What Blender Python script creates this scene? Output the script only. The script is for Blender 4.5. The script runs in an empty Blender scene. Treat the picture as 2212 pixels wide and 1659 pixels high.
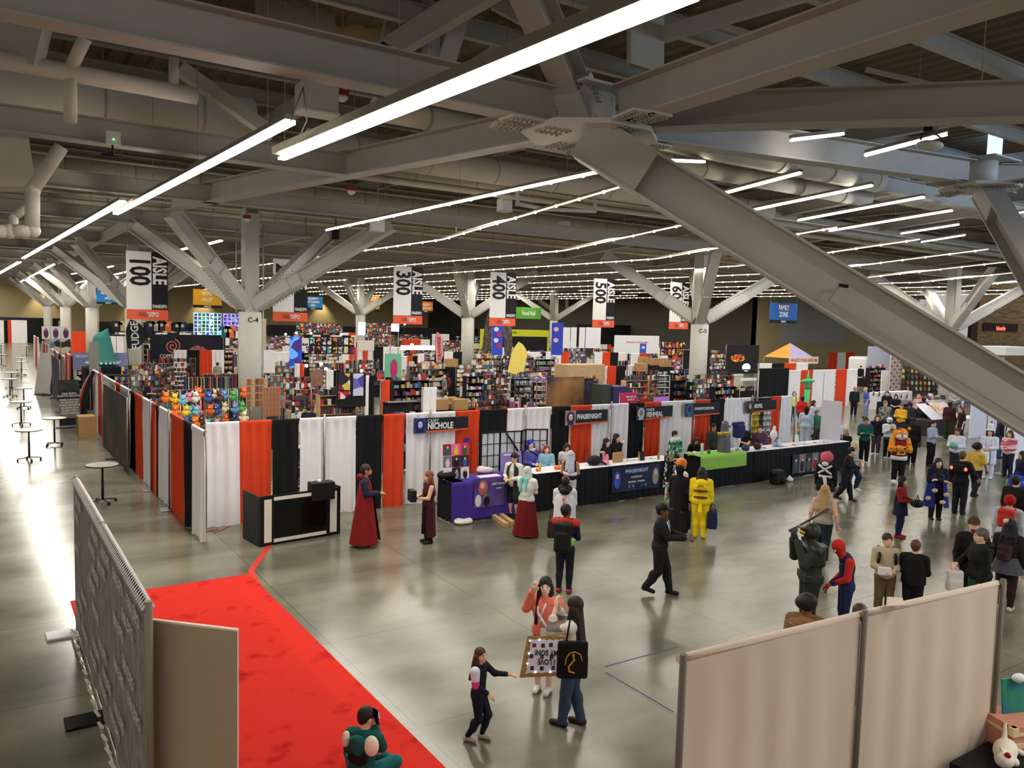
import bpy,bmesh,math,random
import numpy as np
from mathutils import Vector,Matrix
random.seed(7)
SC=bpy.context.scene
COL=SC.collection
PW,PH=2212,1659
FOC,CXP,CYP=1723.0,1106.0,829.5
EYE=np.array([0.0,0.0,5.15])
def _axes(yaw,pitch,roll):
 cy,sy,cp,sp,cr,sr=math.cos(yaw),math.sin(yaw),math.cos(pitch),math.sin(pitch),math.cos(roll),math.sin(roll)
 f=np.array([sy*cp,cy*cp,-sp]);r=np.array([cy,-sy,0.0]);u=np.cross(r,f)
 return cr*r+sr*u,-sr*r+cr*u,f
AXR,AXU,AXF=_axes(math.radians(33.9),math.radians(4.6),math.radians(1.6))
cam_data=bpy.data.cameras.new('camera');cam=bpy.data.objects.new('camera',cam_data);COL.objects.link(cam)
cam_data.sensor_width=36.0;cam_data.lens=FOC/PW*36.0;cam_data.clip_start=0.1;cam_data.clip_end=500
M=Matrix(((AXR[0],AXU[0],-AXF[0],EYE[0]),(AXR[1],AXU[1],-AXF[1],EYE[1]),(AXR[2],AXU[2],-AXF[2],EYE[2]),(0,0,0,1)))
cam.matrix_world=M
SC.camera=cam
SC.view_settings.view_transform='Standard';SC.view_settings.look='None'
SC.view_settings.gamma=1.0;SC.view_settings.use_curve_mapping=False
SC.view_settings.exposure=0.32
SC.cycles.max_bounces=5;SC.cycles.diffuse_bounces=3;SC.cycles.glossy_bounces=2
SC.cycles.transmission_bounces=2;SC.cycles.transparent_max_bounces=6
SC.cycles.caustics_reflective=False;SC.cycles.caustics_refractive=False
SC.cycles.sample_clamp_indirect=3.0
SC.cycles.use_adaptive_sampling=True;SC.cycles.adaptive_threshold=0.03
SC.cycles.use_denoising=True
W=bpy.data.worlds.new('daylight');SC.world=W;W.use_nodes=True  # world is warm ambient fill for the unseen lit hall, not daylight
bg=W.node_tree.nodes['Background'];bg.inputs[0].default_value=(1.0,0.95,0.89,1);bg.inputs[1].default_value=0.36
def area(name,loc,target,sx,sy,power,color):
 l=bpy.data.lights.new(name,'AREA');l.shape='RECTANGLE';l.size=sx;l.size_y=sy;l.energy=power;l.color=color
 o=bpy.data.objects.new(name,l);COL.objects.link(o);o.location=loc
 o.rotation_euler=(Vector(target)-Vector(loc)).to_track_quat('-Z','Y').to_euler()
 return o
area('window_daylight',(42,-14,7.5),(22,22,2),22,7,1300,(0.66,0.80,1.0))
area('clerestory_daylight',(40,1.5,11.2),(32,24,9.6),30,2.2,1500,(0.50,0.70,1.0))
def _ray(x,y):return AXR*(x-CXP)/FOC-AXU*(y-CYP)/FOC+AXF
def level_at(x,y,z):
 d=_ray(x,y);t=(z-EYE[2])/d[2];p=EYE+t*d;return Vector(p)
def floor_at(x,y):return level_at(x,y,0.0)
def depth_at(x,y,dep):
 d=_ray(x,y);return Vector(EYE+d*dep/(d@AXF))
def onY(x,y,Y):
 d=_ray(x,y);return Vector(EYE+d*(Y/d[1]))
def onX(x,y,X):
 d=_ray(x,y);return Vector(EYE+d*(X/d[0]))
def pix(p):
 d=np.array(p)-EYE;k=d@AXF;return CXP+FOC*(d@AXR)/k,CYP-FOC*(d@AXU)/k,k
def tall_at(x,yb,yt):
 g=floor_at(x,yb);lo,hi=-2.0,25.0
 for _ in range(40):
  m=(lo+hi)/2
  if pix((g.x,g.y,m))[1]>yt:lo=m
  else:hi=m
 return lo
_mats={}
def lin(c):
 return tuple(((v/255.0)/12.92 if v/255.0<=0.04045 else((v/255.0+0.055)/1.055)**2.4)for v in c)
def mat(name,rgb,rough=0.7,metal=0.0,emit=0.0,noise=0.0,scale=6.0,spec=0.3,rgb2=None,stretch=None,bump=0.0):
 """rgb is given 0-255 as the surface's own colour"""
 if name in _mats:return _mats[name]
 m=bpy.data.materials.new(name);m.use_nodes=True;nt=m.node_tree;b=nt.nodes['Principled BSDF']
 c=lin(rgb)
 b.inputs['Base Color'].default_value=(*c,1);b.inputs['Roughness'].default_value=rough
 b.inputs['Metallic'].default_value=metal;b.inputs['Specular IOR Level'].default_value=spec
 if emit>0:
  b.inputs['Emission Color'].default_value=(*c,1);b.inputs['Emission Strength'].default_value=emit
 if noise>0 or rgb2 is not None:
  tc=nt.nodes.new('ShaderNodeTexCoord');mp=nt.nodes.new('ShaderNodeMapping');nz=nt.nodes.new('ShaderNodeTexNoise')
  nz.inputs['Scale'].default_value=scale;nz.inputs['Detail'].default_value=3
  if stretch:mp.inputs['Scale'].default_value=stretch
  nt.links.new(tc.outputs['Object'],mp.inputs[0]);nt.links.new(mp.outputs[0],nz.inputs['Vector'])
  rp=nt.nodes.new('ShaderNodeValToRGB');rp.color_ramp.elements[0].position=0.35;rp.color_ramp.elements[1].position=0.65
  c2=lin(rgb2)if rgb2 is not None else tuple(v*(1-noise)for v in c)
  rp.color_ramp.elements[0].color=(*c2,1);rp.color_ramp.elements[1].color=(*c,1)
  nt.links.new(nz.outputs[0],rp.inputs[0]);nt.links.new(rp.outputs[0],b.inputs['Base Color'])
  if bump>0:
   bp=nt.nodes.new('ShaderNodeBump');bp.inputs['Strength'].default_value=bump;bp.inputs['Distance'].default_value=0.02
   nt.links.new(nz.outputs[0],bp.inputs['Height']);nt.links.new(bp.outputs[0],b.inputs['Normal'])
 _mats[name]=m
 return m
def spots(name,rgbs,scale=8.0,rough=0.7,emit=0.0,dims=(1,1,1),rnd=1.0):
 """printed picture or patterned cloth: flat patches of the given colours"""
 if name in _mats:return _mats[name]
 m=bpy.data.materials.new(name);m.use_nodes=True;nt=m.node_tree;b=nt.nodes['Principled BSDF']
 b.inputs['Roughness'].default_value=rough;b.inputs['Specular IOR Level'].default_value=0.3
 tc=nt.nodes.new('ShaderNodeTexCoord');mp=nt.nodes.new('ShaderNodeMapping');mp.inputs['Scale'].default_value=dims
 vo=nt.nodes.new('ShaderNodeTexVoronoi');vo.inputs['Scale'].default_value=scale;vo.inputs['Randomness'].default_value=rnd
 sp=nt.nodes.new('ShaderNodeSeparateColor');rp=nt.nodes.new('ShaderNodeValToRGB');rp.color_ramp.interpolation='CONSTANT'
 n=len(rgbs)
 while len(rp.color_ramp.elements)<n:rp.color_ramp.elements.new(0.5)
 for i,c in enumerate(rgbs):
  e=rp.color_ramp.elements[i];e.position=i/n;e.color=(*lin(c),1)
 nt.links.new(tc.outputs['Object'],mp.inputs[0]);nt.links.new(mp.outputs[0],vo.inputs['Vector'])
 nt.links.new(vo.outputs['Color'],sp.inputs[0]);nt.links.new(sp.outputs[0],rp.inputs[0]);nt.links.new(rp.outputs[0],b.inputs['Base Color'])
 if emit>0:
  nt.links.new(rp.outputs[0],b.inputs['Emission Color']);b.inputs['Emission Strength'].default_value=emit
 _mats[name]=m
 return m
class MB:
 def __init__(s):s.v=[];s.f=[];s.mi=[];s.sm=[]
 def add(s,vs,fs,mi=0,smooth=False):
  k=len(s.v);s.v+=[tuple(p)for p in vs];s.f+=[tuple(i+k for i in f)for f in fs]
  s.mi+=[mi]*len(fs);s.sm+=[smooth]*len(fs);return s
 def box(s,c,size,mi=0,rz=0.0,top=1.0):
  x,y,z=size[0]/2,size[1]/2,size[2]/2;ca,sa=math.cos(rz),math.sin(rz);vs=[]
  for dz,k in((-z,1.0),(z,top)):
   for dx,dy in((-x,-y),(x,-y),(x,y),(-x,y)):
    dx*=k;dy*=k
    vs.append((c[0]+dx*ca-dy*sa,c[1]+dx*sa+dy*ca,c[2]+dz))
  return s.add(vs,[(0,3,2,1),(4,5,6,7),(0,1,5,4),(1,2,6,5),(2,3,7,6),(3,0,4,7)],mi)
 def bar(s,a,b,w,h,mi=0,up=(0,0,1)):
  """box-section bar from a to b, w wide and h deep"""
  a=Vector(a);b=Vector(b);d=(b-a).normalized();u=Vector(up)
  if abs(d.dot(u))>0.99:u=Vector((0,1,0))
  r=d.cross(u).normalized();u=r.cross(d).normalized();vs=[]
  for p in(a,b):
   for i,j in((-1,-1),(1,-1),(1,1),(-1,1)):vs.append(p+r*(w/2*i)+u*(h/2*j))
  return s.add(vs,[(0,3,2,1),(4,5,6,7),(0,1,5,4),(1,2,6,5),(2,3,7,6),(3,0,4,7)],mi)
 def beam(s,a,b,w,h,t=0.03,mi=0,up=(0,0,1)):
  """rolled I section from a to b (axis through its middle)"""
  a=Vector(a);b=Vector(b);d=(b-a).normalized();u=Vector(up)
  if abs(d.dot(u))>0.99:u=Vector((0,1,0))
  r=d.cross(u).normalized();u=r.cross(d).normalized();o=u*(h/2-t/2)
  s.bar(a+o,b+o,w,t,mi,up);s.bar(a-o,b-o,w,t,mi,up);s.bar(a,b,t,h-2*t,mi,up);return s
 def tube(s,a,b,r,n=10,mi=0,r2=None,cap=True):
  a=Vector(a);b=Vector(b);r2=r if r2 is None else r2;d=(b-a)
  if d.length<1e-6:return s
  d.normalize();u=Vector((0,0,1))if abs(d.z)<0.95 else Vector((1,0,0))
  x=d.cross(u).normalized();y=x.cross(d);vs=[]
  for p,q in((a,r),(b,r2)):
   for i in range(n):
    t=2*math.pi*i/n;vs.append(p+x*(q*math.cos(t))+y*(q*math.sin(t)))
  s.add(vs,[(i,(i+1)%n,n+(i+1)%n,n+i)for i in range(n)],mi,True)
  if cap:
   k=len(s.v)-2*n
   s.f+=[tuple(k+i for i in reversed(range(n))),tuple(k+n+i for i in range(n))];s.mi+=[mi]*2;s.sm+=[False]*2
  return s
 def path(s,pts,r,n=8,mi=0):
  for a,b in zip(pts,pts[1:]):s.tube(a,b,r,n,mi)
  for p in pts[1:-1]:s.ball(p,(r*1.15,)*3,6,8,mi)
  return s
 def lathe(s,prof,n=20,c=(0,0,0),mi=0):
  vs=[];m=len(prof)
  for r,z in prof:
   for i in range(n):
    t=2*math.pi*i/n;vs.append((c[0]+r*math.cos(t),c[1]+r*math.sin(t),c[2]+z))
  fs=[(j*n+i,j*n+(i+1)%n,(j+1)*n+(i+1)%n,(j+1)*n+i)for j in range(m-1)for i in range(n)]
  s.add(vs,fs,mi,True);k=len(s.v)-m*n
  s.f+=[tuple(k+i for i in reversed(range(n))),tuple(k+(m-1)*n+i for i in range(n))];s.mi+=[mi]*2;s.sm+=[False]*2
  return s
 def ball(s,c,r,nu=8,nv=12,mi=0,rz=0.0):
  vs=[];ca,sa=math.cos(rz),math.sin(rz)
  for i in range(1,nu):
   a=math.pi*i/nu
   for j in range(nv):
    t=2*math.pi*j/nv;x=r[0]*math.sin(a)*math.cos(t);y=r[1]*math.sin(a)*math.sin(t)
    vs.append((c[0]+x*ca-y*sa,c[1]+x*sa+y*ca,c[2]+r[2]*math.cos(a)))
  vs+=[(c[0],c[1],c[2]+r[2]),(c[0],c[1],c[2]-r[2])];k=(nu-1)*nv
  fs=[(i*nv+j,(i+1)*nv+j,(i+1)*nv+(j+1)%nv,i*nv+(j+1)%nv)for i in range(nu-2)for j in range(nv)]
  fs+=[(k,j,(j+1)%nv)for j in range(nv)]+[(k+1,(nu-2)*nv+(j+1)%nv,(nu-2)*nv+j)for j in range(nv)]
  return s.add(vs,fs,mi,True)
 def quad(s,a,b,c,d,mi=0):return s.add([a,b,c,d],[(0,1,2,3)],mi)
 def slab(s,pts,thick,mi=0):
  """flat polygon given by its corner points, thickened along its own normal"""
  P=[Vector(p)for p in pts];nrm=Vector((0,0,0))
  for i in range(len(P)):nrm+=P[i].cross(P[(i+1)%len(P)])
  nrm.normalize();n=len(P);vs=[p+nrm*thick/2 for p in P]+[p-nrm*thick/2 for p in P]
  fs=[tuple(range(n)),tuple(reversed(range(n,2*n)))]+[(i,n+i,n+(i+1)%n,(i+1)%n)for i in range(n)]
  return s.add(vs,fs,mi)
 def mesh(s,name):
  me=bpy.data.meshes.new(name);me.from_pydata([tuple(p)for p in s.v],[],s.f);
  me.polygons.foreach_set('material_index',s.mi);me.polygons.foreach_set('use_smooth',s.sm);me.update();return me
 def build(s,name,mats,parent=None,loc=None):
  me=s.mesh(name)
  return obj(name,me,mats,parent,loc)
def obj(name,me,mats,parent=None,loc=None):
 for m in(mats if isinstance(mats,(list,tuple))else[mats]):me.materials.append(m)
 o=bpy.data.objects.new(name,me);COL.objects.link(o)
 if parent is not None:o.parent=parent
 if loc is not None:o.location=loc
 return o
def thing(name,label,cat,loc=(0,0,0),rz=0.0,group=None):
 o=bpy.data.objects.new(name,None);COL.objects.link(o);o.empty_display_size=0.1
 o.location=loc;o.rotation_euler=(0,0,rz);return tag(o,label,cat,group)
def tag(o,label,cat,group=None,kind=None):
 o['label']=label;o['category']=cat
 if group:o['group']=group
 if kind:o['kind']=kind
 return o
def struct(o):
 o['kind']='structure';return o
def text_mesh(body,size=1.0,bold=0.0,align='CENTER',ext=0.004,squeeze=1.0):
 """letters in the local x-z plane, facing -y"""
 cu=bpy.data.curves.new('lettering','FONT');cu.body=body;cu.size=size;cu.offset=bold*size;cu.extrude=ext
 cu.align_x=align;cu.align_y='CENTER';cu.resolution_u=2
 ob=bpy.data.objects.new('tmp',cu)
 me0=ob.to_mesh();me=me0.copy();ob.to_mesh_clear();bpy.data.objects.remove(ob);bpy.data.curves.remove(cu)
 me.transform(Matrix.Scale(squeeze,4,(1,0,0)));me.transform(Matrix.Rotation(math.pi/2,4,'X'));return me
def lettering(body,size,m,parent,loc,bold=0.02,roll=0.0,squeeze=1.0,align='CENTER',rz=0.0,name='lettering'):
 """text on the -y face of the parent"""
 me=text_mesh(body,size,bold,align,0.004,squeeze)
 o=obj(name,me,m,parent,loc);o.rotation_euler=(0,roll,rz);return o
# ================================================================ THE HALL
PAINT=mat('grey_steel_paint',(172,168,160),0.55,noise=0.06,scale=1.5)
PAINT2=mat('pale_steel_paint',(196,194,188),0.55)
DUCT=mat('painted_duct',(204,197,182),0.6,noise=0.08,scale=0.8)
BOLT=mat('bolt_paint',(150,145,136),0.5)
CONC=mat('column_concrete',(214,212,202),0.75,noise=0.05,scale=2)
WALLM=mat('tan_wall_paint',(196,178,134),0.85)
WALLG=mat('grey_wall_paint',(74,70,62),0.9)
BLACK=mat('black_paint',(14,14,15),0.6)
BLK2=mat('black_metal',(24,24,26),0.4,metal=0.2)
CHROME=mat('brushed_metal',(150,148,146),0.35,metal=0.9)
def floor_material():
 m=bpy.data.materials.new('polished_concrete');m.use_nodes=True;nt=m.node_tree;L=nt.links;b=nt.nodes['Principled BSDF']
 N=nt.nodes.new;tc=N('ShaderNodeTexCoord');mp=N('ShaderNodeMapping');L.new(tc.outputs['Object'],mp.inputs[0])
 n1=N('ShaderNodeTexNoise');n1.inputs['Scale'].default_value=0.42;n1.inputs['Detail'].default_value=5;n1.inputs['Roughness'].default_value=0.5;n1.inputs['Distortion'].default_value=0.15
 mp2=N('ShaderNodeMapping');mp2.inputs['Scale'].default_value=(1,2.0,1);mp2.inputs['Rotation'].default_value=(0,0,0.5)
 L.new(tc.outputs['Object'],mp2.inputs[0]);L.new(mp2.outputs[0],n1.inputs['Vector'])
 r1=N('ShaderNodeValToRGB');r1.color_ramp.elements[0].position=0.31;r1.color_ramp.elements[1].position=0.69
 r1.color_ramp.elements[0].color=(*lin((94,94,80)),1);r1.color_ramp.elements[1].color=(*lin((142,142,124)),1)
 L.new(n1.outputs[0],r1.inputs[0])
 n2=N('ShaderNodeTexNoise');n2.inputs['Scale'].default_value=0.09;n2.inputs['Detail'].default_value=3;L.new(tc.outputs['Object'],n2.inputs['Vector'])
 mx=N('ShaderNodeMix');mx.data_type='RGBA';mx.blend_type='MULTIPLY';mx.inputs[0].default_value=0.72
 r2=N('ShaderNodeValToRGB');r2.color_ramp.elements[0].position=0.38;r2.color_ramp.elements[1].position=0.62
 r2.color_ramp.elements[0].color=(0.62,0.60,0.55,1);r2.color_ramp.elements[1].color=(1,1,1,1)
 L.new(n2.outputs[0],r2.inputs[0]);L.new(r1.outputs[0],mx.inputs[6]);L.new(r2.outputs[0],mx.inputs[7])
 sx=N('ShaderNodeSeparateXYZ');L.new(tc.outputs['Object'],sx.inputs[0]);outs=[]
 for ax,off in((0,1.45),(1,8.6)):
  a=N('ShaderNodeMath');a.operation='SUBTRACT';a.inputs[1].default_value=off-305.0;L.new(sx.outputs[ax],a.inputs[0])
  d=N('ShaderNodeMath');d.operation='MODULO';d.inputs[1].default_value=3.05;L.new(a.outputs[0],d.inputs[0])
  l=N('ShaderNodeMath');l.operation='LESS_THAN';l.inputs[1].default_value=0.014;L.new(d.outputs[0],l.inputs[0]);outs.append(l)
 mxx=N('ShaderNodeMath');mxx.operation='MAXIMUM';L.new(outs[0].outputs[0],mxx.inputs[0]);L.new(outs[1].outputs[0],mxx.inputs[1])
 m2=N('ShaderNodeMix');m2.data_type='RGBA';L.new(mxx.outputs[0],m2.inputs[0]);L.new(mx.outputs[2],m2.inputs[6]);m2.inputs[7].default_value=(*lin((84,80,68)),1)
 L.new(m2.outputs[2],b.inputs['Base Color'])
 rr=N('ShaderNodeMapRange');rr.inputs['To Min'].default_value=0.16;rr.inputs['To Max'].default_value=0.24;L.new(n1.outputs[0],rr.inputs[0]);L.new(rr.outputs[0],b.inputs['Roughness'])
 b.inputs['Specular IOR Level'].default_value=0.5
 return m
fl=MB().quad((-40,-30,0),(150,-30,0),(150,175,0),(-40,175,0)).build('floor',floor_material());struct(fl)
mb=MB();y=-4.0;prof=[]
x=-18.0
while x<112:prof+=[(x,13.0),(x+0.22,13.0),(x+0.30,13.09),(x+0.52,13.09)];x+=0.6
n=len(prof);vs=[(p[0],-8,p[1])for p in prof]+[(p[0],155,p[1])for p in prof]
mb.add(vs,[(i,i+1,n+i+1,n+i)for i in range(n-1)])
struct(mb.build('ceiling',mat('roof_deck',(112,100,84),0.8)))
WY=148.0
struct(MB().box((28,WY+0.2,6.6),(100,0.4,13.2)).build('wall_back',WALLM))
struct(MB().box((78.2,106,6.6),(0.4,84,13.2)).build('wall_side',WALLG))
mb=MB();mb.box((96,64.2,6.6),(36,0.4,13.2));struct(mb.build('wall_right',WALLM))
mb=MB();mb.box((89.5,63.93,6.2),(13.5,0.06,6));struct(mb.build('trim_1',mat('grey_band',(184,184,180),0.8)))
def brick():
 m=bpy.data.materials.new('tan_brick');m.use_nodes=True;nt=m.node_tree;b=nt.nodes['Principled BSDF']
 tc=nt.nodes.new('ShaderNodeTexCoord');mp=nt.nodes.new('ShaderNodeMapping');mp.inputs['Rotation'].default_value=(math.pi/2,0,0)
 br=nt.nodes.new('ShaderNodeTexBrick');br.inputs['Scale'].default_value=1.0;br.inputs['Brick Width'].default_value=1.6;br.inputs['Row Height'].default_value=0.22;br.inputs['Mortar Size'].default_value=0.01
 br.inputs['Color1'].default_value=(*lin((176,152,112)),1);br.inputs['Color2'].default_value=(*lin((132,112,82)),1);br.inputs['Mortar'].default_value=(*lin((120,104,80)),1)
 nt.links.new(tc.outputs['Object'],mp.inputs[0]);nt.links.new(mp.outputs[0],br.inputs['Vector']);nt.links.new(br.outputs[0],b.inputs['Base Color']);b.inputs['Roughness'].default_value=0.9
 return m
xb=onY(2110,700,63.6).x
struct(MB().box((xb+12,63.8,6.6),(24,0.4,13.2)).build('wall_brick',brick()))
struct(MB().box((xb-0.9,63.7,5),(2.0,0.5,10)).build('trim_2',mat('dark_brown_trim',(70,48,36),0.7)))
HUBZ=9.15
def bolts(mb,c,u,v,nu,nv,du,dv,r=0.022,d=(0,0,-1),mi=1):
 for i in range(nu):
  for j in range(nv):
   p=Vector(c)+Vector(u)*((i-(nu-1)/2)*du)+Vector(v)*((j-(nv-1)/2)*dv)
   mb.tube(p,p+Vector(d)*0.045,r,6,mi)
H1=Vector((10.9,13.5,HUBZ));H2=onY(2115,402,13.5);H2=Vector((H2.x,13.5,H2.z))
HA=Vector((6.6,34.6,HUBZ));HB=Vector((6.2,41.2,HUBZ));HC=Vector((14.4,38.0,HUBZ));HD=Vector((14.6,31.2,HUBZ))
def roof_beam(a,b,w,h,label,group=None,t=0.035):
 """a, b are the middle of the underside"""
 o=Vector((0,0,h/2));mb=MB();mb.beam(Vector(a)+o,Vector(b)+o,w,h,t);ob=mb.build('roof_beam',PAINT)
 return tag(ob,label,'beam',group,'thing')
X0=Vector((-14,13.5,HUBZ))
roof_beam(X0,H1+Vector((-1.0,0,0)),0.52,0.72,'long grey steel beam crossing the top left of the ceiling to the bolted hub')
roof_beam(H1+Vector((1.0,0,0)),H2+Vector((-0.7,0,0)),0.52,0.72,'grey steel beam with daylight on its web between the two bolted hubs at right')
roof_beam(Vector((10.9,12.6,HUBZ)),Vector((10.1,-6,HUBZ)),0.54,0.74,'grey steel beam running from the bolted hub up to the top right corner')
roof_beam(H1+Vector((.62,-.68,0)),H1+Vector((14,-15.2,0)),0.52,0.70,'nearly level grey steel beam to the right of the bolted hub, red alarm below it')
roof_beam(H1+Vector((-0.2,0.95,0)),HA,0.5,0.72,'grey steel beam from the bolted hub towards the column marked C-4')
roof_beam(Vector((-14,22.3,HUBZ)),Vector((8.9,22.3,HUBZ)),0.46,0.62,'grey steel beam with a green-lit box on it, second from the top left')
roof_beam(H2+Vector((0.5,-0.3,0)),H2+Vector((7,-5,0.1)),0.42,0.72,'grey steel beam rising from the second hub to the right edge')
def hub_plate(c,label,r=1.5):
 t=thing('hub_plate',label,'steel plate',c)
 mb=MB();pts=[]
 for i in range(8):
  a=math.pi/8+i*math.pi/4;q=1.0 if i%4 in(0,3)else.92;pts.append((r*q*math.cos(a),r*q*math.sin(a),-0.06))
 mb.slab(pts,0.10);mb.box((0,0,0.78),(1.7,1.7,0.05));mb.tube((0,0,-.02),(0,0,0.8),0.5,16)
 for i in(0,2,4,6):
  a=i*math.pi/4;d=Vector((math.cos(a),math.sin(a),0));n=Vector((-d.y,d.x,0))
  for s in(-1,1):bolts(mb,d*(r*0.66)+n*(0.17*s)+Vector((0,0,-0.10)),d,n,5,2,0.13,0.12,0.035)
 mb.build('plate',[PAINT2,BOLT],t)
 for i in(0,1.35,3.6,4,5.75,6):
  a=i*math.pi/4;d=Vector((math.cos(a),math.sin(a),0));n=Vector((-d.y,d.x,0));b=MB()
  b.bar(d*(r*0.9)+Vector((0,0,-0.02)),d*(r*0.9+0.8)+Vector((0,0,-0.02)),0.52,0.04)
  for s in(-1,1):bolts(b,d*(r*0.9+0.42)+n*(0.15*s)+Vector((0,0,-0.035)),d,n,6,2,0.11,0.10,0.03)
  b.build('splice_plate',[PAINT2,BOLT],t)
 return t
hub_plate(H1,'big octagonal bolted steel hub where the thick diagonal brace meets the ceiling beams')
hub_plate(H2,'bolted steel hub at the right above the brace at the picture edge',1.3)
def strut(mbs,a,b,w,h,mi=0):
 mbs.beam(a,b,w,h,0.05,mi)
 d=(Vector(b)-Vector(a));L=d.length;d.normalize()
 return mbs
def box_strut(a,b,w,h,name='strut',parent=None,m=None,box=True):
 """built-up brace: I section boxed in by side plates for part of its length"""
 a=Vector(a);b=Vector(b);mb=MB();up=Vector((0,0,1));d=(b-a).normalized()
 mb.beam(a,b,w,h,0.05)
 if box:mb.bar(a,a+d*((b-a).length*0.13),w*0.92,h*0.9)
 return mb.build(name,m or PAINT,parent)
foot=depth_at(2420,1002,14.3)
nc=thing('tree_column','column outside the right edge whose thick diagonal braces cross the picture','column',(foot.x+0.5,foot.y-0.2,0))
def par(o,p):
 o.parent=p;o.matrix_parent_inverse=Matrix.Translation(-Vector(p.location));return o
hub1b=H1+Vector((-0.35,-0.3,-0.22))
par(box_strut(hub1b,foot,0.80,0.92,'strut'),nc)
d=(foot-hub1b).normalized();side=d.cross(Vector((0,0,1))).normalized();dn=side.cross(d).normalized()
if dn.z>0:dn=-dn
cam_side=side if(side@Vector((0,0,0))or True)else side
if cam_side.dot(Vector((-hub1b.x,-hub1b.y,0)))<0:cam_side=-cam_side
L0=(foot-hub1b).length
c0=hub1b+d*(L0*0.50)+cam_side*0.335+dn*0.26;c1=foot+cam_side*0.335+dn*0.26
mb=MB();mb.tube(c0,c1,0.02,8);mb.tube(c0,c0-dn*0.34+cam_side*0.03,0.018,8);mb.build('conduit',BOLT,None);cd=bpy.data.objects['conduit'];par(cd,nc)
hd=c0-dn*0.34+cam_side*0.05
k=MB();k.bar(hd,hd+Vector((0.18,-0.05,-0.02)),0.06,0.06);ko=k.build('camera_head',BLACK);par(ko,nc)
foot2=foot+Vector((0.9,0.1,0.0))
par(box_strut(H2+Vector((0.15,-0.1,-0.1)),foot2+Vector((2.6,0.6,-0.4)),0.62,0.70,'strut'),nc)
mb=MB();mb.tube((0,0,0),(0,0,foot.z+0.2),0.5,24);mb.build('concrete_shaft',CONC,nc)
ub=thing('roof_brace','wide grey steel brace rising from the hub out of the top of the picture','brace',H1)
b0=H1+Vector((-0.18,0.0,0.35));b1=depth_at(1125,-60,14.6)
o=box_strut(b0,b1,0.56,0.62,'brace',None,PAINT);o.name='brace_body';par(o,ub)
dd=(b1-b0).normalized();mb=MB();mb.bar(b0+dd*0.1,b0+dd*0.75,0.66,0.70)
for s in(-1,1):bolts(mb,b0+dd*0.42+Vector((0.2*s,-0.36,0)),dd,(1,0,0),6,2,0.1,0.07,0.025,(0,-1,-0.3))
o=mb.build('end_plate',[PAINT2,BOLT]);par(o,ub)
def tree_column(x,y,label,mark=None,s=4.2,rot=0.08,conc=5.15,r=0.5,group=None,ends=None,detail=True,hz=HUBZ):
 t=thing('tree_column',label,'column',(x,y,0),0,group)
 mb=MB();mb.lathe([(r,0),(r,conc),(r*0.98,conc+0.02)],24);mb.build('concrete_shaft',CONC,t)
 mb=MB();mb.beam((0,0,conc),(0,0,hz+0.6),0.62,0.62,0.05,0,(1,0,0));mb.bar((0.33,0,conc),(0.33,0,hz+.6),0.25,0.06,0,(1,0,0));mb.bar((0,-0.33,conc),(0,-0.33,hz+.4),0.62,0.08,0,(0,1,0))
 mb.build('steel_post',PAINT2,t)
 if ends is None:
  ends=[]
  for k in range(4):
   a=math.pi/4+rot+k*math.pi/2;ends.append((s*1.35*math.cos(a),s*1.35*math.sin(a)))
 for ex,ey in ends:
  a=Vector((ex,ey,hz-0.1));d2=Vector((ex,ey,0)).normalized();b=Vector((d2.x*0.35,d2.y*0.35,conc+0.35))
  mb=MB();mb.beam(a,b,0.50,0.62,0.045);d=(a-b).normalized()
  mb.bar(b,b+d*2.0,0.56,0.5);mb.bar(b+d*0.2,b+d*2.6,0.36,0.70)
  if detail:
   n=d.cross(Vector((0,0,1))).normalized();u=n.cross(d)
   for sg in(-1,1):
    bolts(mb,b+d*1.4+n*0.2*sg+u*0.36,d,n,13,1,0.17,0.1,0.028,u,1)
    bolts(mb,b+d*1.4+n*0.2*sg-u*0.36,d,n,13,1,0.17,0.1,0.028,-u,1)
  mb.build('strut',[PAINT2,BOLT],t)
 mb=MB();mb.tube((r+0.06,-0.1,0),(r+0.06,-0.1,hz),0.035,8);mb.tube((-r-0.08,0.1,conc),(-r-0.08,0.1,hz),0.03,8);mb.build('conduit',PAINT2,t)
 if mark:
  lt=lettering(mark,0.32,mat('black_ink',(30,32,40),0.6),t,((r+.035)*math.cos(math.radians(-78)-.85*math.atan2(x,y)),(r+.035)*math.sin(math.radians(-78)-.85*math.atan2(x,y)),conc-0.34),0.01,rz=math.radians(12)-.85*math.atan2(x,y))
 return t
c4=(10.25,36.6)
tree_column(*c4,'tall pale column marked C-4 with four steel braces, behind the drape corner','C-4',ends=[(HA.x-c4[0],HA.y-c4[1]),(HB.x-c4[0],HB.y-c4[1]),(HC.x-c4[0],HC.y-c4[1]),(HD.x-c4[0],HD.y-c4[1])])
def col_at(px,dep):
 p=depth_at(px,700,dep);return p.x,p.y
C5=col_at(1512,46);tree_column(*C5,'tall pale column marked C-5 beside the sixth aisle banner','C-5',detail=True)
for px,dep,lab in((1010,66,'pale column with braces between the third and fourth aisle banners'),(778,90,'far pale column with braces between the second and third aisle banners'),(1196,104,'far pale column with braces between the fourth and fifth aisle banners'),(2054,56,'pale column with braces in front of the right wall near the brick'),(288,53,'pale column half hidden behind the first aisle banner'),(198,74,'pale column left of the first aisle banner, nearest of its row'),(141,92,'pale column left of the first aisle banner, middle of its row'),(103,112,'pale column left of the first aisle banner, farthest of its row'),(1226,130,'small far column in front of the dark end of the hall')):
 tree_column(*col_at(px,dep),lab,'C' if False else None,detail=False)
fb=[]
for(xx,yy)in((-14,34.6),(-14,41.2)):
 pass
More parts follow.
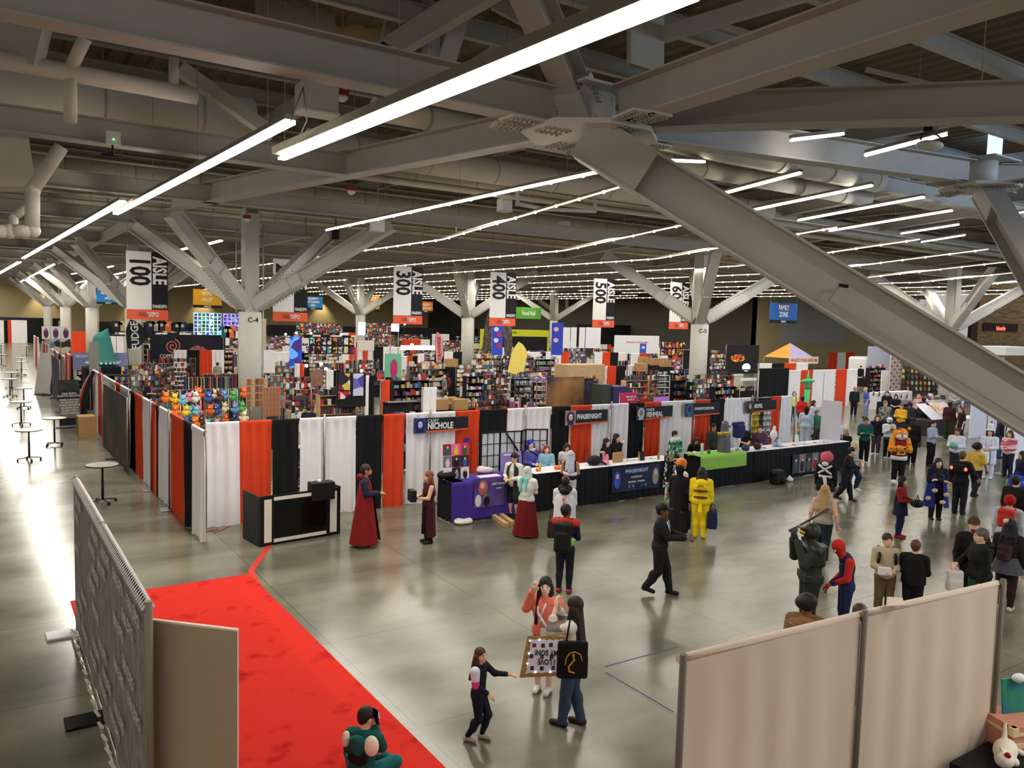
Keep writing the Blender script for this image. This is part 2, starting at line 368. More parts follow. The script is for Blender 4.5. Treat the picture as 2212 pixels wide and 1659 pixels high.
for Y in(31.2,41.2,55,65,80,90,104,114,130,140):
 roof_beam((-14,Y,HUBZ),(76 if Y>60 else 100,Y,HUBZ),0.36,0.6,'grey ceiling beam crossing the far half of the hall','cross beams of the far ceiling')
for X in(6.4,14.5,31.5,39.5,57,65):
 roof_beam((X,41,HUBZ+0.02),(X,147,HUBZ+0.02),0.34,0.58,'grey ceiling beam running away down the hall','lengthwise beams of the far ceiling')
for X in(31.5,39.5,57):
 roof_beam((X,18.5,HUBZ+1.6),(X,41,HUBZ+0.02),0.34,0.58,'grey ceiling beam sloping down towards the far hall at right','sloping beams at the right')
for Y in(18.0,24.5):roof_beam((22 if Y<20 else 16,Y,HUBZ+(1.3 if Y<20 else 0.7)),(100,Y,HUBZ+(1.3 if Y<20 else 0.7)),0.36,0.6,'daylit grey ceiling beam above the right half of the hall','cross beams at the right')
def duct(x0,x1,y,z,r,label,group=None,bands=True):
 t=thing('air_duct',label,'air duct',(x0,y,z),0,group)
 mb=MB();mb.tube((0,0,0),(x1-x0,0,0),r,20);mb.build('pipe_body',DUCT,t)
 b=MB();x=1.5
 while x<x1-x0:b.tube((x-0.03,0,0),(x+0.03,0,0),r+0.02,20);x+=2.6
 b.build('seam_band',PAINT,t)
 h=MB();x=1.5
 while x<x1-x0:h.tube((x,0,r),(x,0,13.05-z),0.012,5);x+=5.2
 h.build('hanger_rod',BOLT,t)
 return t
duct(-14,7.2,25.6,11.0,0.72,'large round air duct at upper left behind the beam with the green light')
for i,Y in enumerate((29.0,38.0,46.5,52.5,60,68,77,86,95)):
 duct(-14 if i else 1,70 if Y>60 else 96,Y,10.9,0.62 if i%2 else 0.5,'round painted air duct under the roof deck far down the hall','far air ducts')
for x0,x1,Y,z,r,w in((9.5,27,17.0,10.5,.4,'nearest'),(8.5,30,19.3,10.4,.3,'second'),(8.5,30,24.2,10.35,.45,'third'),(12,32,27.2,10.5,.5,'farthest')):duct(x0,x1,Y,z,r,'cream round duct between the hub and column C-4, %s of four'%w)
duct(14,60,20.8,11.4,0.55,'round air duct lit blue by daylight above the middle of the hall')
for i in range(40):
 Y=-2+i*3.4
 roof_beam((-16,Y,12.35),(100,Y,12.35),0.22,0.5,'grey roof purlin just under the corrugated deck','roof purlins')
for i in range(12):
 X=-8+i*8.5
 roof_beam((X,-6,11.7),(X,146,11.7),0.26,0.6,'grey roof girder under the purlins','roof girders')
def pipe_run(pts,r,label,group=None,m=None):
 mb=MB();mb.path([Vector(p)for p in pts],r,10)
 return tag(mb.build('pipe',m or DUCT),label,'pipe',group)
for i in range(16):
 Y=24+i*5.3;z=10.1+0.35*(i%3)
 pipe_run([(-14,Y,z),(76,Y,z)],0.05+0.02*(i%2),'thin painted pipe strung across the ceiling','thin ceiling pipes')
for i in range(8):
 Y=26.3+i*9.1
 pipe_run([(-14,Y,9.95),(76,Y,9.95)],0.13,'medium painted pipe strung across the ceiling','medium ceiling pipes')
pa=[onY(-60,118,18),onY(425,208,18)]
tag(MB().path([pa[0],pa[1]],0.17,14).build('pipe',DUCT),'fat cream pipe with a capped end below the top left beam','pipe')
pb=[onY(185,80,17.6),onY(152,150,18),onY(152,265,18)]
tag(MB().path(pb,0.12,12).build('pipe',DUCT),'upright cream pipe with an elbow at the upper left','pipe')
pc=[onY(375,125,18),onY(375,200,18)];tag(MB().path(pc,0.1,12).build('pipe',DUCT),'short upright pipe dropping onto the fat cream pipe','pipe')
pd=[onY(132,318,22.6),onY(70,410,22.6),onY(70,498,22.6),onY(20,500,22.6),onY(-30,500,22.6)]
tag(MB().path(pd,0.16,12).build('pipe',DUCT),'cream drain pipe with elbows dropping at the left edge','pipe')
pe=[onY(68,440,24),onY(30,470,24),onY(30,492,24),onY(-40,496,24)]
tag(MB().path(pe,0.1,12).build('pipe',DUCT),'thinner drain pipe behind the elbowed pipe at the left edge','pipe')
pf=[onY(1235,376,24),onY(1118,383,24),onY(1118,440,24),onY(1178,452,24),onY(1285,456,24),onY(1285,420,24)]
tag(MB().path(pf,0.075,10).build('pipe',PAINT2),'pale sprinkler pipe with elbows hanging over the middle of the hall','pipe')
def member(pa,pb,w,h,label,m=None):
 mb=MB();mb.bar(pa,pb,w,h);return tag(mb.build('roof_brace',m or PAINT),label,'brace')
member(onY(388,148,20),onY(590,292,20),0.34,0.3,'diagonal grey brace going down to the hanging ceiling box')
member(depth_at(1010,-20,19),depth_at(955,165,19),0.42,0.4,'slanting grey roof brace left of the upper hub brace')
member(depth_at(932,-20,20),depth_at(930,150,20),0.34,0.34,'upright grey roof post near the top middle')
member(depth_at(1070,110,20),depth_at(985,170,20),0.5,0.2,'pale short roof brace under the top middle gusset')
member(depth_at(860,-20,21),depth_at(838,130,21),0.2,0.5,'dark upright roof post beside the spotlight at top middle')
member(depth_at(1395,-30,16),depth_at(1395,150,16),0.9,0.12,'large flat grey roof panel right of the upper hub brace')
member(depth_at(1400,85,16.5),depth_at(1750,-20,14),0.16,0.3,'thin beam edge crossing the dark roof at upper right')
member(depth_at(1520,45,17),depth_at(1650,82,17),0.1,0.1,'small tie rod under the roof at upper right')
member(depth_at(1870,150,16),depth_at(2080,198,16),0.08,0.08,'thin conduit crossing the dark roof at the right')
member(depth_at(640,-30,20.5),depth_at(640,70,20.5),2.0,.3,'wide flat brown grey panel in the roof at the top left of the middle')
member(depth_at(-20,60,15),depth_at(95,95,15),.3,.9,'dark flat duct end under the beam at the top left corner')
member(onY(-40,350,24),onY(66,352,24),1.2,1.3,'large grey box duct at the left edge above the drain pipes',DUCT)
member(depth_at(1080,-20,18.6),depth_at(1190,40,18.6),.2,.9,'flat gusset plate above the long strip light at top middle')
member(depth_at(725,65,22),depth_at(835,95,22),.3,1.0,'tan fluted panel between the roof beams at top middle',mat('uplit_deck_tan',(196,168,120),.8))  # tan colour stands in for uplight on the roof deck
def hanging_box(p,sx,sy,sz,label,m,name='ceiling_box',cat='box',rods=True,group=None):
 t=thing(name,label,cat,(p.x,p.y,p.z),0,group)
 MB().box((0,0,0),(sx,sy,sz)).build('housing',m,t)
 b=MB();b.box((0,0,-sz/2-0.02),(sx*1.08,sy*1.08,0.05));b.build('rim',PAINT2,t)
 if rods:r=MB();r.tube((0,0,sz/2),(0,0,13.05-p.z),0.015,6);r.build('hanger_rod',BOLT,t)
 return t
WBOX=mat('white_box',(226,228,232),0.5)
hanging_box(onY(684,215,18.5),0.85,0.6,0.62,'grey box with a white square diffuser hanging right of the second light strip',PAINT)
for px,py,Y,lab in((1450//1*1,345,22,'white speaker box hanging beside the diagonal brace'),(1090,443,27,'white speaker box hanging left of the pale sprinkler pipe'),(1219,488,34,'small white speaker box on the blue lit ceiling beam'),(815,487,30,'white speaker box at the top of the right braces of column C-4'),(1004,532,45,'small white speaker box above the fourth aisle banner'),(1286,553,47,'small white speaker box above the fifth aisle banner'),(1495,565,47,'small white speaker box beside column C-5'),(1528,520,40,'white speaker box above column C-5'),(1565,380,24,'white speaker box right of the diagonal brace near a short light'),(1773,548,40,'small white speaker box far over the right aisle')):
 p=onY(px,py,Y);hanging_box(p,0.46,0.42,0.46,lab,WBOX,'speaker','speaker')
RED=mat('alarm_red',(150,22,22),0.5)
for px,py,Y,lab in((739,205,19,'red alarm beacon under the top left beam beside the long light strip'),(2116,236,9.0,'red alarm beacon under the level beam at the upper right'),(759,410,26,'small red alarm beacon hanging above column C-4'),(533,471,34,'small red and white beacon hanging over the top of column C-4'),(1749,418,24,'tiny red beacon hanging over the right light strips')):
 p=onY(px,py,Y);t=thing('alarm_beacon',lab,'alarm',p)
 MB().box((0,0,0.04),(0.26,0.26,0.14)).build('housing',RED,t);MB().lathe([(0.15,-0.03),(0.13,-0.1),(0.06,-0.16)],12).build('lens',WBOX,t)
 MB().tube((0,0,0.1),(0,0,13.05-p.z),0.012,6).build('hanger_rod',BOLT,t)
p=onY(243,300,21.9);t=thing('control_box','small grey box with a green light on the second beam at left','box',p)
MB().box((0,-0.1,0),(0.32,0.16,0.3)).build('housing',PAINT2,t);MB().ball((0,-0.19,-0.04),(0.02,0.01,0.02),5,8).build('green_light',mat('green_led',(60,255,90),0.4,emit=6),t)
MB().path([(0,0,-0.15),(0,0,-0.35),(-0.25,0,-0.4),(0.22,0,-0.4)],0.025).build('bracket',BLK2,t)
p=depth_at(830,110,17.5);t=thing('spotlight','black theatre spotlight on the roof steel near the top middle','spotlight',p)
MB().tube((-0.1,0,0.05),(0.32,0,-0.1),0.15,14).build('housing',BLACK,t);MB().path([(-0.3,0,0.1),(-0.3,0,-0.15),(0,0,-0.2)],0.02).build('bracket',BLACK,t)
p=depth_at(725,507,33);t=thing('spotlight','small black projector hanging right of column C-4','spotlight',p)
MB().tube((0,0,0.3),(0,0,-0.2),0.16,12).build('housing',BLACK,t);MB().tube((0,0,0.3),(0,0,1.2),0.02,6).build('bracket',BLACK,t)
p=depth_at(2008,312,17);t=thing('projector_mount','black bracket with a beige box hanging under the level beam at right','bracket',p)
MB().ball((0,0,-0.02),(0.35,0.25,0.1),8,14).build('housing',PAINT2,t);MB().path([(-0.35,0,0.05),(-0.3,0,0.18),(0.25,0,0.24),(0.42,0,0.2)],0.02).build('bracket',BLK2,t)
MB().box((0,0,0.34),(0.2,0.2,0.14)).build('clamp',BLACK,t)
def glow(name,rgb,e):return mat(name,rgb,0.5,emit=e)
SKYG=glow('sky_glass',(150,195,255),2.2)
for k,(x0,x1,y0,y1,Y)in enumerate(((2137,2162,272,350,16.5),(2165,2212,272,286,17.5),(1195,1270,368,378,33))):
 a=onY(x0,y0,Y);b=onY(x1,y1,Y)
 struct(MB().slab([a,Vector((b.x,Y,a.z)),b,Vector((a.x,Y,b.z))],0.04).build('window_%d'%(k+1),SKYG))
TUBE=glow('lit_tube',(255,250,238),14.0);LAMPEND=glow('lamp_end',(255,246,225),9.0);SOFT=glow('soft_tube',(255,244,220),1.1)
HOUS=mat('light_housing',(128,122,108),0.5)
def light_run(pts,label,group=None,w=0.16,dots=0.0,tw=0.05,lamp=0.0,tubes=True,tm=None):
 """continuous run of fixtures along the given points; tube faces down"""
 pts=[Vector(p)for p in pts];o0=pts[0].copy()
 t=thing('strip_light',label,'light',o0,0,group)
 h=MB();g=MB();dts=MB();hg=MB()
 for a,b in zip(pts,pts[1:]):
  a=a-o0;b=b-o0;h.bar(a+Vector((0,0,0.04+w*.25)),b+Vector((0,0,0.04+w*.25)),w,.03+w*.3)
  if tubes:g.bar(a,b,tw,0.05)
  d=b-a;L=d.length;d.normalize();s=0.6
  while s<L:
   p=a+d*s
   if dots:dts.ball(p+Vector((0,0,0.0)),(dots,dots,dots),4,6)
   s+=1.22
  s=1.2
  while s<L:
   p=a+d*s;hg.tube(p+Vector((0,0,0.12)),Vector((p.x,p.y,13.05-o0.z)),0.006,4);s+=4.9
 h.build('housing',HOUS,t)
 if tubes:g.build('tube',tm or TUBE,t)
 if dots:dts.build('lamp_end',LAMPEND,t)
 hg.build('hanger_wire',BOLT,t)
 if lamp:
  for a,b in zip(pts,pts[1:]):
   m=(a+b)/2;L=(b-a).length;l=bpy.data.lights.new('tube_light','AREA');l.shape='RECTANGLE';l.size=L;l.size_y=0.25
   l.energy=lamp*L;l.color=(1.0,0.93,0.82);lo=bpy.data.objects.new('tube_light',l);COL.objects.link(lo);lo.location=m-Vector((0,0,0.05))-o0;lo.parent=t
   lo.rotation_euler=(0,0,math.atan2((b-a).y,(b-a).x))
 return t
LZ=8.4;LP=27.0
light_run([level_at(1500,-8,LZ),level_at(608,343,LZ)],'longest bright strip light crossing the top of the picture',w=0.42,tw=0.15,dots=0.03,lamp=LP)
light_run([level_at(628,264,LZ),level_at(250,462,LZ)],'bright strip light at left, second from the front',w=0.2,tw=0.17,lamp=LP)
light_run([level_at(265,436,LZ),level_at(50,558,LZ)],'bright strip light at left, third from the front',w=0.2,tw=0.2,lamp=LP)
light_run([level_at(42,566,LZ),level_at(-40,612,LZ)],'bright strip light reaching the left edge, fourth from the front',w=0.2,tw=0.25,lamp=LP)
MB().path([onY(628,262,13.4),onY(655,188,14),onY(663,260,14),onY(640,310,15.5)],0.012,6).build('cable',mat('grey_cable',(120,112,98),0.6));tag(bpy.data.objects['cable'],'looping grey power cable between the two nearest strip lights','cable')
light_run([(11.3,13.6,LZ),(11.3,30,LZ)],'dotted strip light ending right of column C-4',dots=0.055,tw=0.04,w=.1,lamp=LP)
def zslope(Y,k=0.075):return LZ+max(0,29.6-Y)*k
XR=[16.2,22.6,28.4,34.4,40.4,46.4,52.4,58.4,64.4,70.4]
names=['first','second','third','fourth','fifth','sixth','seventh','eighth','ninth','tenth']
for i,X in enumerate(XR):
 y0=17.5 if i==0 else 19.5
 pts=[(X,y0,zslope(y0)),(X,29.6,LZ),(X,66,LZ)]
 light_run(pts,'dotted row of ceiling strip lights, %s of the long rows counted from column C-4'%names[i],'long rows of strip lights',dots=0.06,tw=0.028,w=.09,lamp=LP,tm=SOFT)
 if X<76:light_run([(X,70,LZ),(X,126,LZ)],'small dotted row of strip lights far down the hall','far rows of strip lights',dots=0.08,tw=0.02,w=.07,lamp=LP if i%2 else LP*0.6,tm=SOFT)
light_run([(5,70,LZ),(5,126,LZ)],'small dotted row of strip lights above the left aisle far away',dots=0.08,tw=0.02,w=.07,lamp=LP,tm=SOFT)
light_run([(11,62,LZ),(11,126,LZ)],'small dotted row of strip lights behind column C-4',dots=0.08,tw=0.02,w=.07,lamp=LP,tm=SOFT)
for(ax,ay,bx,by),lab in(((1560,419,1730,374),'short bright strip light right of the diagonal brace, highest of its set'),((1616,456,1884,401),'long bright strip light under the first at right'),((1725,476,1996,426),'long bright strip light third down at right'),((1792,499,2056,455),'bright strip light fourth down at right'),((1946,505,2072,485),'short bright strip light fifth down at right'),((1990,523,2085,508),'short bright strip light sixth down at right'),((1868,336,2046,290),'bright daylit strip light under the level beam at upper right'),((1710,303,1820,290),'thin bright strip light above the blue lit beam'),((1448,347,1520,350),'short bright light just right of the bolted hub'),((2162,468,2240,452),'strip light at the right edge, upper one'),((2180,494,2240,482),'strip light at the right edge, lower one')):
 za=9.7;light_run([level_at(ax,ay,za),level_at(bx,by,za+0.35)],lab,w=0.18,tw=0.12)
light_run([(21,-7,9.4),(21,7.5,9.6)],'strip light just outside the right edge of the picture, nearer',w=.18,tw=.1,lamp=LP)  # unseen run added to light the right foreground and raise floor bounce
light_run([(28,-7,9.4),(28,8,9.6)],'strip light outside the right edge of the picture, farther',w=.18,tw=.1,lamp=LP)  # second added run out of view, more fill for the right foreground
light_run([(11.3,-8,LZ),(11.3,1.5,LZ)],'strip light behind the camera side of the pale drape',w=.18,tw=.1,lamp=LP*2.2)  # strong unseen run added to brighten the pale drape
light_run([(-5,-8,LZ),(-5,20,LZ)],'long strip light over the far left side, outside the picture',w=.18,tw=.1,lamp=LP*.55)  # unseen run added as side fill on the backdrop and board
for(ax,ay,bx,by),lab in(((382,542,410,535),'short light strip between the left braces of column C-4, nearer half'),((443,529,478,520),'short light strip between the left braces of column C-4, farther half'),((222,580,244,575),'small far light strip above the left columns'),((155,592,182,588),'smallest far light strip above the left columns')):
 light_run([level_at(ax,ay,LZ),level_at(bx,by,LZ)],lab,w=0.16,tw=0.14)
for px in(90,300,440,700,940):
 p=onY(px,640,WY-1.2);l=bpy.data.lights.new('wall_washer','SPOT');l.energy=1700;l.spot_size=math.radians(75);l.spot_blend=0.8;l.color=(1,0.85,0.55)
 t=thing('wall_lamp','small lamp washing the tan back wall','lamp',(p.x,p.y,9.0),0,'wall washers');MB().tube((0,0,0),(0,0,0.3),0.12,10).build('housing',BLACK,t)
 MB().tube((0,0,0.3),(0,0,4),0.02,6).build('hanger_rod',BLACK,t)
 o=bpy.data.objects.new('wall_washer',l);COL.objects.link(o);o.parent=t;o.location=(0,0,-0.1)
# ================================================================ DRAPES, SIGNS AND TABLES AT THE FRONT
def cloth_shader(name,rgb,rgh=0.8,trans=0.0):
 return mat(name,rgb,rgh,noise=0.05,scale=3)
CW=cloth_shader('white_drape_cloth',(242,238,240));CO=cloth_shader('orange_drape_cloth',(222,70,32));CB=cloth_shader('black_drape_cloth',(16,16,18));CG=cloth_shader('warm_white_cloth',(232,222,208))
CLR={'white':CW,'orange':CO,'black':CB}
def solve_x(px,Y,z):
 lo,hi=-60.0,200.0
 for _ in range(50):
  m=(lo+hi)/2
  if pix((m,Y,z))[0]<px:lo=m
  else:hi=m
 return lo
def solve_y(px,X,z):
 lo,hi=1.0,400.0
 for _ in range(60):
  m=(lo+hi)/2
  if pix((X,m,z))[0]>px:lo=m
  else:hi=m
 return lo
def curtain(a,b,m,label,ztop=2.5,zbot=0.01,group=None,amp=0.03,per=0.17,name='drape',seed=0,cols=None,flare=0.0,cat='curtain'):
 """pleated cloth hung between floor points a and b"""
 a=Vector((a[0],a[1],0));b=Vector((b[0],b[1],0));d=b-a;L=d.length;d.normalize();n=Vector((d.y,-d.x,0));rn=random.Random(seed)
 nc=cols or max(4,int(L/0.035));nc=min(nc,90);ph=rn.random()*6;zs=[ztop,ztop-.06,ztop-.13,ztop-.5,ztop*.6+zbot*.4,ztop*.3+zbot*.7,zbot+.15,zbot];vs=[]
 for z in zs:
  q=(ztop-z)/(ztop-zbot)
  for i in range(nc+1):
   u=i/nc*L;w=(amp*(.35+.65*min(1,q*6)))*math.sin(2*math.pi*u/per+ph+.6*math.sin(u*3+ph))+amp*.6*q*math.sin(2*math.pi*u/(per*2.7)+ph*2)
   if q<.03:w=amp*.5
   p=a+d*(u+flare*q*(u/L-.5)*L)+n*(w+.02+flare*q*.4*(1 if flare else 0));vs.append((p.x,p.y,z+(.012*math.sin(u*9+ph)if q>.99 else 0)))
 m1=nc+1;mb=MB();mb.add(vs,[(j*m1+i,j*m1+i+1,(j+1)*m1+i+1,(j+1)*m1+i)for j in range(len(zs)-1)for i in range(nc)],0,True)
 k=9;hv=[]
 for i in range(nc+1):
  u=i/nc*L;p=a+d*u
  for j in range(k):
   t=math.pi*j/(k-1);hv.append((p.x+n.x*.035*math.cos(t),p.y+n.y*.035*math.cos(t),ztop+.035*math.sin(t)))
 mb.add(hv,[(i*k+j,(i+1)*k+j,(i+1)*k+j+1,i*k+j+1)for i in range(nc)for j in range(k-1)],0,True)
 o=mb.build(name,m);return tag(o,label,cat,group)
def pole(p,label,h=2.62,r=0.025,group=None,m=None):
 t=thing('drape_pole',label,'pole',(p[0],p[1],0),0,group)
 MB().tube((0,0,0),(0,0,h),r,10).build('tube',m or CHROME,t);MB().box((0,0,.008),(.45,.45,.016)).build('base_plate',m or CHROME,t);return t
def rail(a,b,label,z=2.5,group=None):
 return tag(MB().tube((a[0],a[1],z),(b[0],b[1],z),.022,8).build('drape_rail',CHROME),label,'rail',group)
FY=19.5;FX=4.12
edge=443
front=[('white',517,'wide white drape panel at the near corner of the enclosure, right of the corner pole'),('orange',587,'orange drape panel behind the black desk'),('black',646,'black drape panel behind the black desk'),('white',699,'white drape panel right above the black tray on the desk'),('white',769,'white drape panel left of the person in the red cape'),('black',827,'black drape panel behind the person in the red cape'),('orange',875,'orange drape panel right of the person in the red cape'),('white',928,'white drape panel behind the woman in dark red, under the portrait of the first sign'),('white',983,'white drape panel under the middle of the first name sign'),('orange',1035,'orange drape panel at the right end of the first name sign'),('black',1095,'black drape panel behind the paper folding screen'),('white',1191,'wide white drape panel behind the blue wig and the red hair'),('black',1231,'black drape panel left of the second name sign'),('orange',1277,'orange drape panel under the second name sign'),('white',1318,'white drape panel under the right end of the second name sign'),('white',1357,'white drape panel behind the two people in black'),('black',1391,'black drape panel under the left end of the third name sign'),('orange',1427,'orange drape panel under the third name sign'),('white',1498,'wide white drape panel between the third and fourth name signs'),('orange',1534,'orange drape panel under the fourth name sign'),('black',1565,'black drape panel behind the grey armoured bust'),('white',1600,'white drape panel left of the fifth name sign'),('white',1622,'narrow white drape panel left of the tinsel curtain'),('orange',1686,'orange drape panel right of the tinsel curtain'),('white',1712,'white drape panel at the far end of the front wall')]
x=solve_x(edge,FY,2.5);xs0=x;poles_x=[x]
for i,(c,e,lab)in enumerate(front):
 xe=solve_x(e,FY,2.5);x0=x
 if i==23:x0=solve_x(1664,FY,2.5)
 curtain((x0+.01,FY),(xe-.01,FY),CLR[c],lab,seed=i+1,amp=.04 if c!='black' else.03,per=.26,flare=.04 if i in(0,4)else 0)
 x=xe
xe=x
for i,pxp in enumerate((443,699,928,1133,1318,1498,1622,1716)):
 X=solve_x(pxp,FY,2.5);pole((X,FY-.075),'grey pipe pole of the front drape wall',group='poles of the front drape wall')
px_=[443,699,928,1133,1318,1498,1622,1716]
for a,b in zip(px_,px_[1:]):rail((solve_x(a,FY,2.5),FY),(solve_x(b,FY,2.5),FY),'horizontal pipe carrying the front drapes',group='rails of the front drape wall')
def tinsel(x0,x1,m,lab,seed):
 rn=random.Random(seed);mb=MB();n=60
 for i in range(n):
  xx=x0+(x1-x0)*(i+rn.random())/n;w=.012;y=FY-.05+rn.random()*.05;pts=[]
  for k in range(9):pts.append((xx+.012*math.sin(k*2+i),y+.012*math.cos(k*3+i),2.1-k*.22))
  for p,q in zip(pts,pts[1:]):mb.quad((p[0]-w,p[1],p[2]),(p[0]+w,p[1]+.006,p[2]),(q[0]+w,q[1]-.006,q[2]),(q[0]-w,q[1],q[2]))
 return tag(mb.build('tinsel_curtain',m),lab,'curtain')
GOLD=mat('gold_tinsel',(190,160,50),.22,metal=.9);SILV=mat('silver_tinsel',(190,186,190),.2,metal=.95)
xa=[solve_x(v,FY,2.2)for v in(1620,1637,1648,1665)]
tinsel(xa[0],xa[1]+.1,GOLD,'gold tinsel curtain hanging under the last name sign',1)
tinsel(xa[1]+.1,xa[2],mat('dark_tinsel',(60,58,52),.3,metal=.7),'dark tinsel strip between the gold and the silver tinsel',2)
tinsel(xa[2],xa[3],SILV,'silver tinsel curtain beside the orange drape',3)
y=solve_y(443,FX,2.5)
left=[('white',416.5,'white drape panel at the near corner, left of the corner pole'),('black',399,'black drape panel next to the corner on the left wall'),('orange',371,'wide orange drape panel near the corner on the left wall'),('white',346,'white drape panel on the left wall beside the wide orange one'),('black',339,'narrow black drape panel on the left wall'),('orange',331,'narrow orange drape panel on the left wall'),('white',310,'white drape panel between the two narrower orange ones on the left wall'),('orange',293,'orange drape panel nearest the dark banner on the left wall'),('black',283,'black drape panel right of the dark nebula banner'),('white',262,'white drape panel behind the right edge of the dark nebula banner'),('orange',251,'orange drape panel peeping over the dark nebula banner'),('white',224,'white drape panel behind the dark nebula banner'),('orange',214,'orange drape panel left of the dark nebula banner'),('white',202,'white drape panel left of the dark nebula banner')]
for i,(c,e,lab)in enumerate(left):
 ye=solve_y(e,FX,2.5);curtain((FX,ye-.01),(FX,y+.01),CLR[c],lab,seed=40+i,amp=.04,per=.26);y=ye
for pxp in(443,371,331,283,224):Y=solve_y(pxp,FX,2.5);(pole((FX-.07,Y),'grey pipe pole of the left drape wall',group='poles of the left drape wall')if pxp!=443 else None)
rail((FX,solve_y(443,FX,2.5)),(FX,y),'long horizontal pipe carrying the left drapes')
def lrun(X,spec,pre,z=2.5,s0=80):
 yy=solve_y(spec[0],X,z)
 for i,(c,e)in enumerate(spec[1]):
  ye=solve_y(e,X,z);curtain((X,ye-.02),(X,yy+.02),CLR[c],'%s %s drape panel %s'%(['','second','third','fourth','fifth','sixth'][min(i,5)]if i else 'first',c,pre),seed=s0+i,cols=24,ztop=z);yy=ye
lrun(4.3,(165,[('white',160),('black',155),('orange',151),('white',146),('orange',142)]),'counted leftwards on the left wall beyond the leaning poster sign',s0=90)
lrun(3.9,(140,[('white',135),('orange',131),('black',128),('white',122),('orange',117),('white',112)]),'counted leftwards over the grey backdrop of the left wall',s0=100)
lrun(4.1,(107,[('white',103.5),('orange',101),('white',98),('orange',94),('white',91)]),'counted leftwards beyond the white foam board',s0=110)
lrun(4.3,(84,[('white',81),('orange',77),('white',73)]),'counted leftwards at the far end of the left wall',s0=120)
NEB=mat('nebula_print',(96,70,52),.6,rgb2=(26,27,32),scale=.9);NEB2=mat('smoke_print',(92,98,104),.6,rgb2=(40,43,48),scale=.7)
def wall_banner(x0,y0,y1,z0,z1,m,label,name='banner',polem=CHROME):
 t=thing(name,label,'banner',(x0,(y0+y1)/2,0));h=(y1-y0)/2
 MB().box((0,0,(z0+z1)/2),(.03,2*h,z1-z0)).build('printed_sheet',m,t)
 for s in(-1,1):MB().tube((-.02,s*h,0),(-.02,s*h,z1+.04),.03,8).build('post',polem,t)
 MB().box((0,0,.02),(.6,.3,.04)).build('foot_plate',BLACK,t);return t
ya=solve_y(276,3.86,2.35);yb=solve_y(223,3.86,2.4);wall_banner(3.86,ya,yb,.02,2.38,NEB,'dark brown nebula banner standing against the left drape wall')
ya=solve_y(130,3.62,2.3);yb=solve_y(109,3.62,2.35);wall_banner(3.62,ya,yb,.02,2.35,NEB2,'smoky grey backdrop standing against the far left drape wall')
g=floor_at(182,935)
def drape_heap(p):
 t=thing('gathered_drape','gathered white, orange and black drapes pulled aside above the carton','curtain',(4.05,p.y+1.6,0))
 for(ya,yb,yc,yd,m,nm)in((1.6,-.5,2.6,1.9,CG,'white_cloth'),(-.5,-1.1,1.9,.9,CO,'orange_cloth'),(-1.1,-1.9,.9,-1.3,CB,'black_cloth')):
  mb=MB();n=14;rows=8;vs=[]
  for j in range(rows):
   q=j/(rows-1)
   for i in range(n+1):
    u=i/n;yt=-.8-.5*u;ybm=yc*(1-u)+yd*u;yy=yt*(1-q**.7)+ybm*q**.7;vs.append((-.15*math.sin(math.pi*q)-.05+.05*math.sin(u*14+q*2)-.25*q,yy,2.5-2.48*q))
  mb.add(vs,[(j*(n+1)+i,j*(n+1)+i+1,(j+1)*(n+1)+i+1,(j+1)*(n+1)+i)for j in range(rows-1)for i in range(n)],0,True);mb.build(nm,m,t)
drape_heap(g)
CARD=mat('cardboard',(178,138,92),.85,noise=.08,scale=5)
def carton(p,sx,sy,sz,label,rz=0,group=None,tape=None):
 t=thing('carton',label,'box',p,rz,group);MB().box((0,0,sz/2),(sx,sy,sz)).build('box_body',CARD,t)
 MB().box((0,0,sz+.002),(sx*.98,.06,.004)).build('tape_strip',mat('tape',(200,176,130),.4),t);return t
c=floor_at(186,940);ct=carton((c.x,c.y,0),.62,.9,.8,'cardboard carton on the floor under the gathered drapes')
MB().box((-.312,-.1,.5),(.004,.3,.26)).build('teal_label',mat('teal_label',(90,140,135),.7),ct)
g=floor_at(152,924);t=thing('standing_sign','tall dark sign with white writing leaning on its black foot','sign',g,math.radians(8))
W_=.82;H_=2.05
MB().slab([(-W_/2,0,.1),(W_/2,0,.1),(W_/2,.22,H_),(-W_/2,.22,H_)],.02).build('panel',mat('sign_black',(24,26,28),.5),t)
MB().slab([(-W_/2+.0,-.012+.22*.15,.42),(W_/2,-.012+.22*.15,.42),(W_/2,.135,1.32),(-W_/2,.135,1.32)],.012).build('grey_field',mat('sign_grey',(116,112,106),.6),t)
MB().slab([(-W_/2,.13,1.5),(W_/2,.13,1.5),(W_/2,.205,H_-.02),(-W_/2,.205,H_-.02)],.014).build('picture',mat('dark_moss_print',(44,56,48),.6,rgb2=(22,26,26),scale=4),t)
MB().box((0,.05,.03),(1.1,.5,.06),rz=.0,top=.6).build('foot',BLACK,t)
INKW=mat('white_ink',(225,225,222),.6);INKB=mat('black_letter',(18,18,20),.6)
for i,(tx,sz,z)in enumerate((('FAN EXPO',.12,1.46),('PHOTO BOOTH',.12,1.36))):lettering(tx,sz,INKW,t,(0,z*.105-.03,z),.02)
for i,tx in enumerate(('TAKE A PHOTO','IN FRONT OF','YOUR FAVORITE','BACKDROP &','SHARE WITH','YOUR FRIENDS')):lettering(tx,.105,INKW,t,(0,.09-.011*i,1.20-i*.115),.02)
g=floor_at(90,850);t=thing('foam_board','tall blank white foam board standing at the left wall far down the aisle','board',g,math.radians(-72));MB().slab([(-1.0,0,0),(1.0,0,0),(1.0,.35,2.4),(-1.0,.35,2.4)],.03).build('sheet',mat('foam_white',(214,210,206),.7),t)
MB().box((.9,-.3,.03),(1.1,.5,.06)).build('black_foot',BLACK,t)
TOPM=mat('table_laminate',(206,200,184),.35);TOPG=mat('table_laminate_grey',(150,148,140),.35)
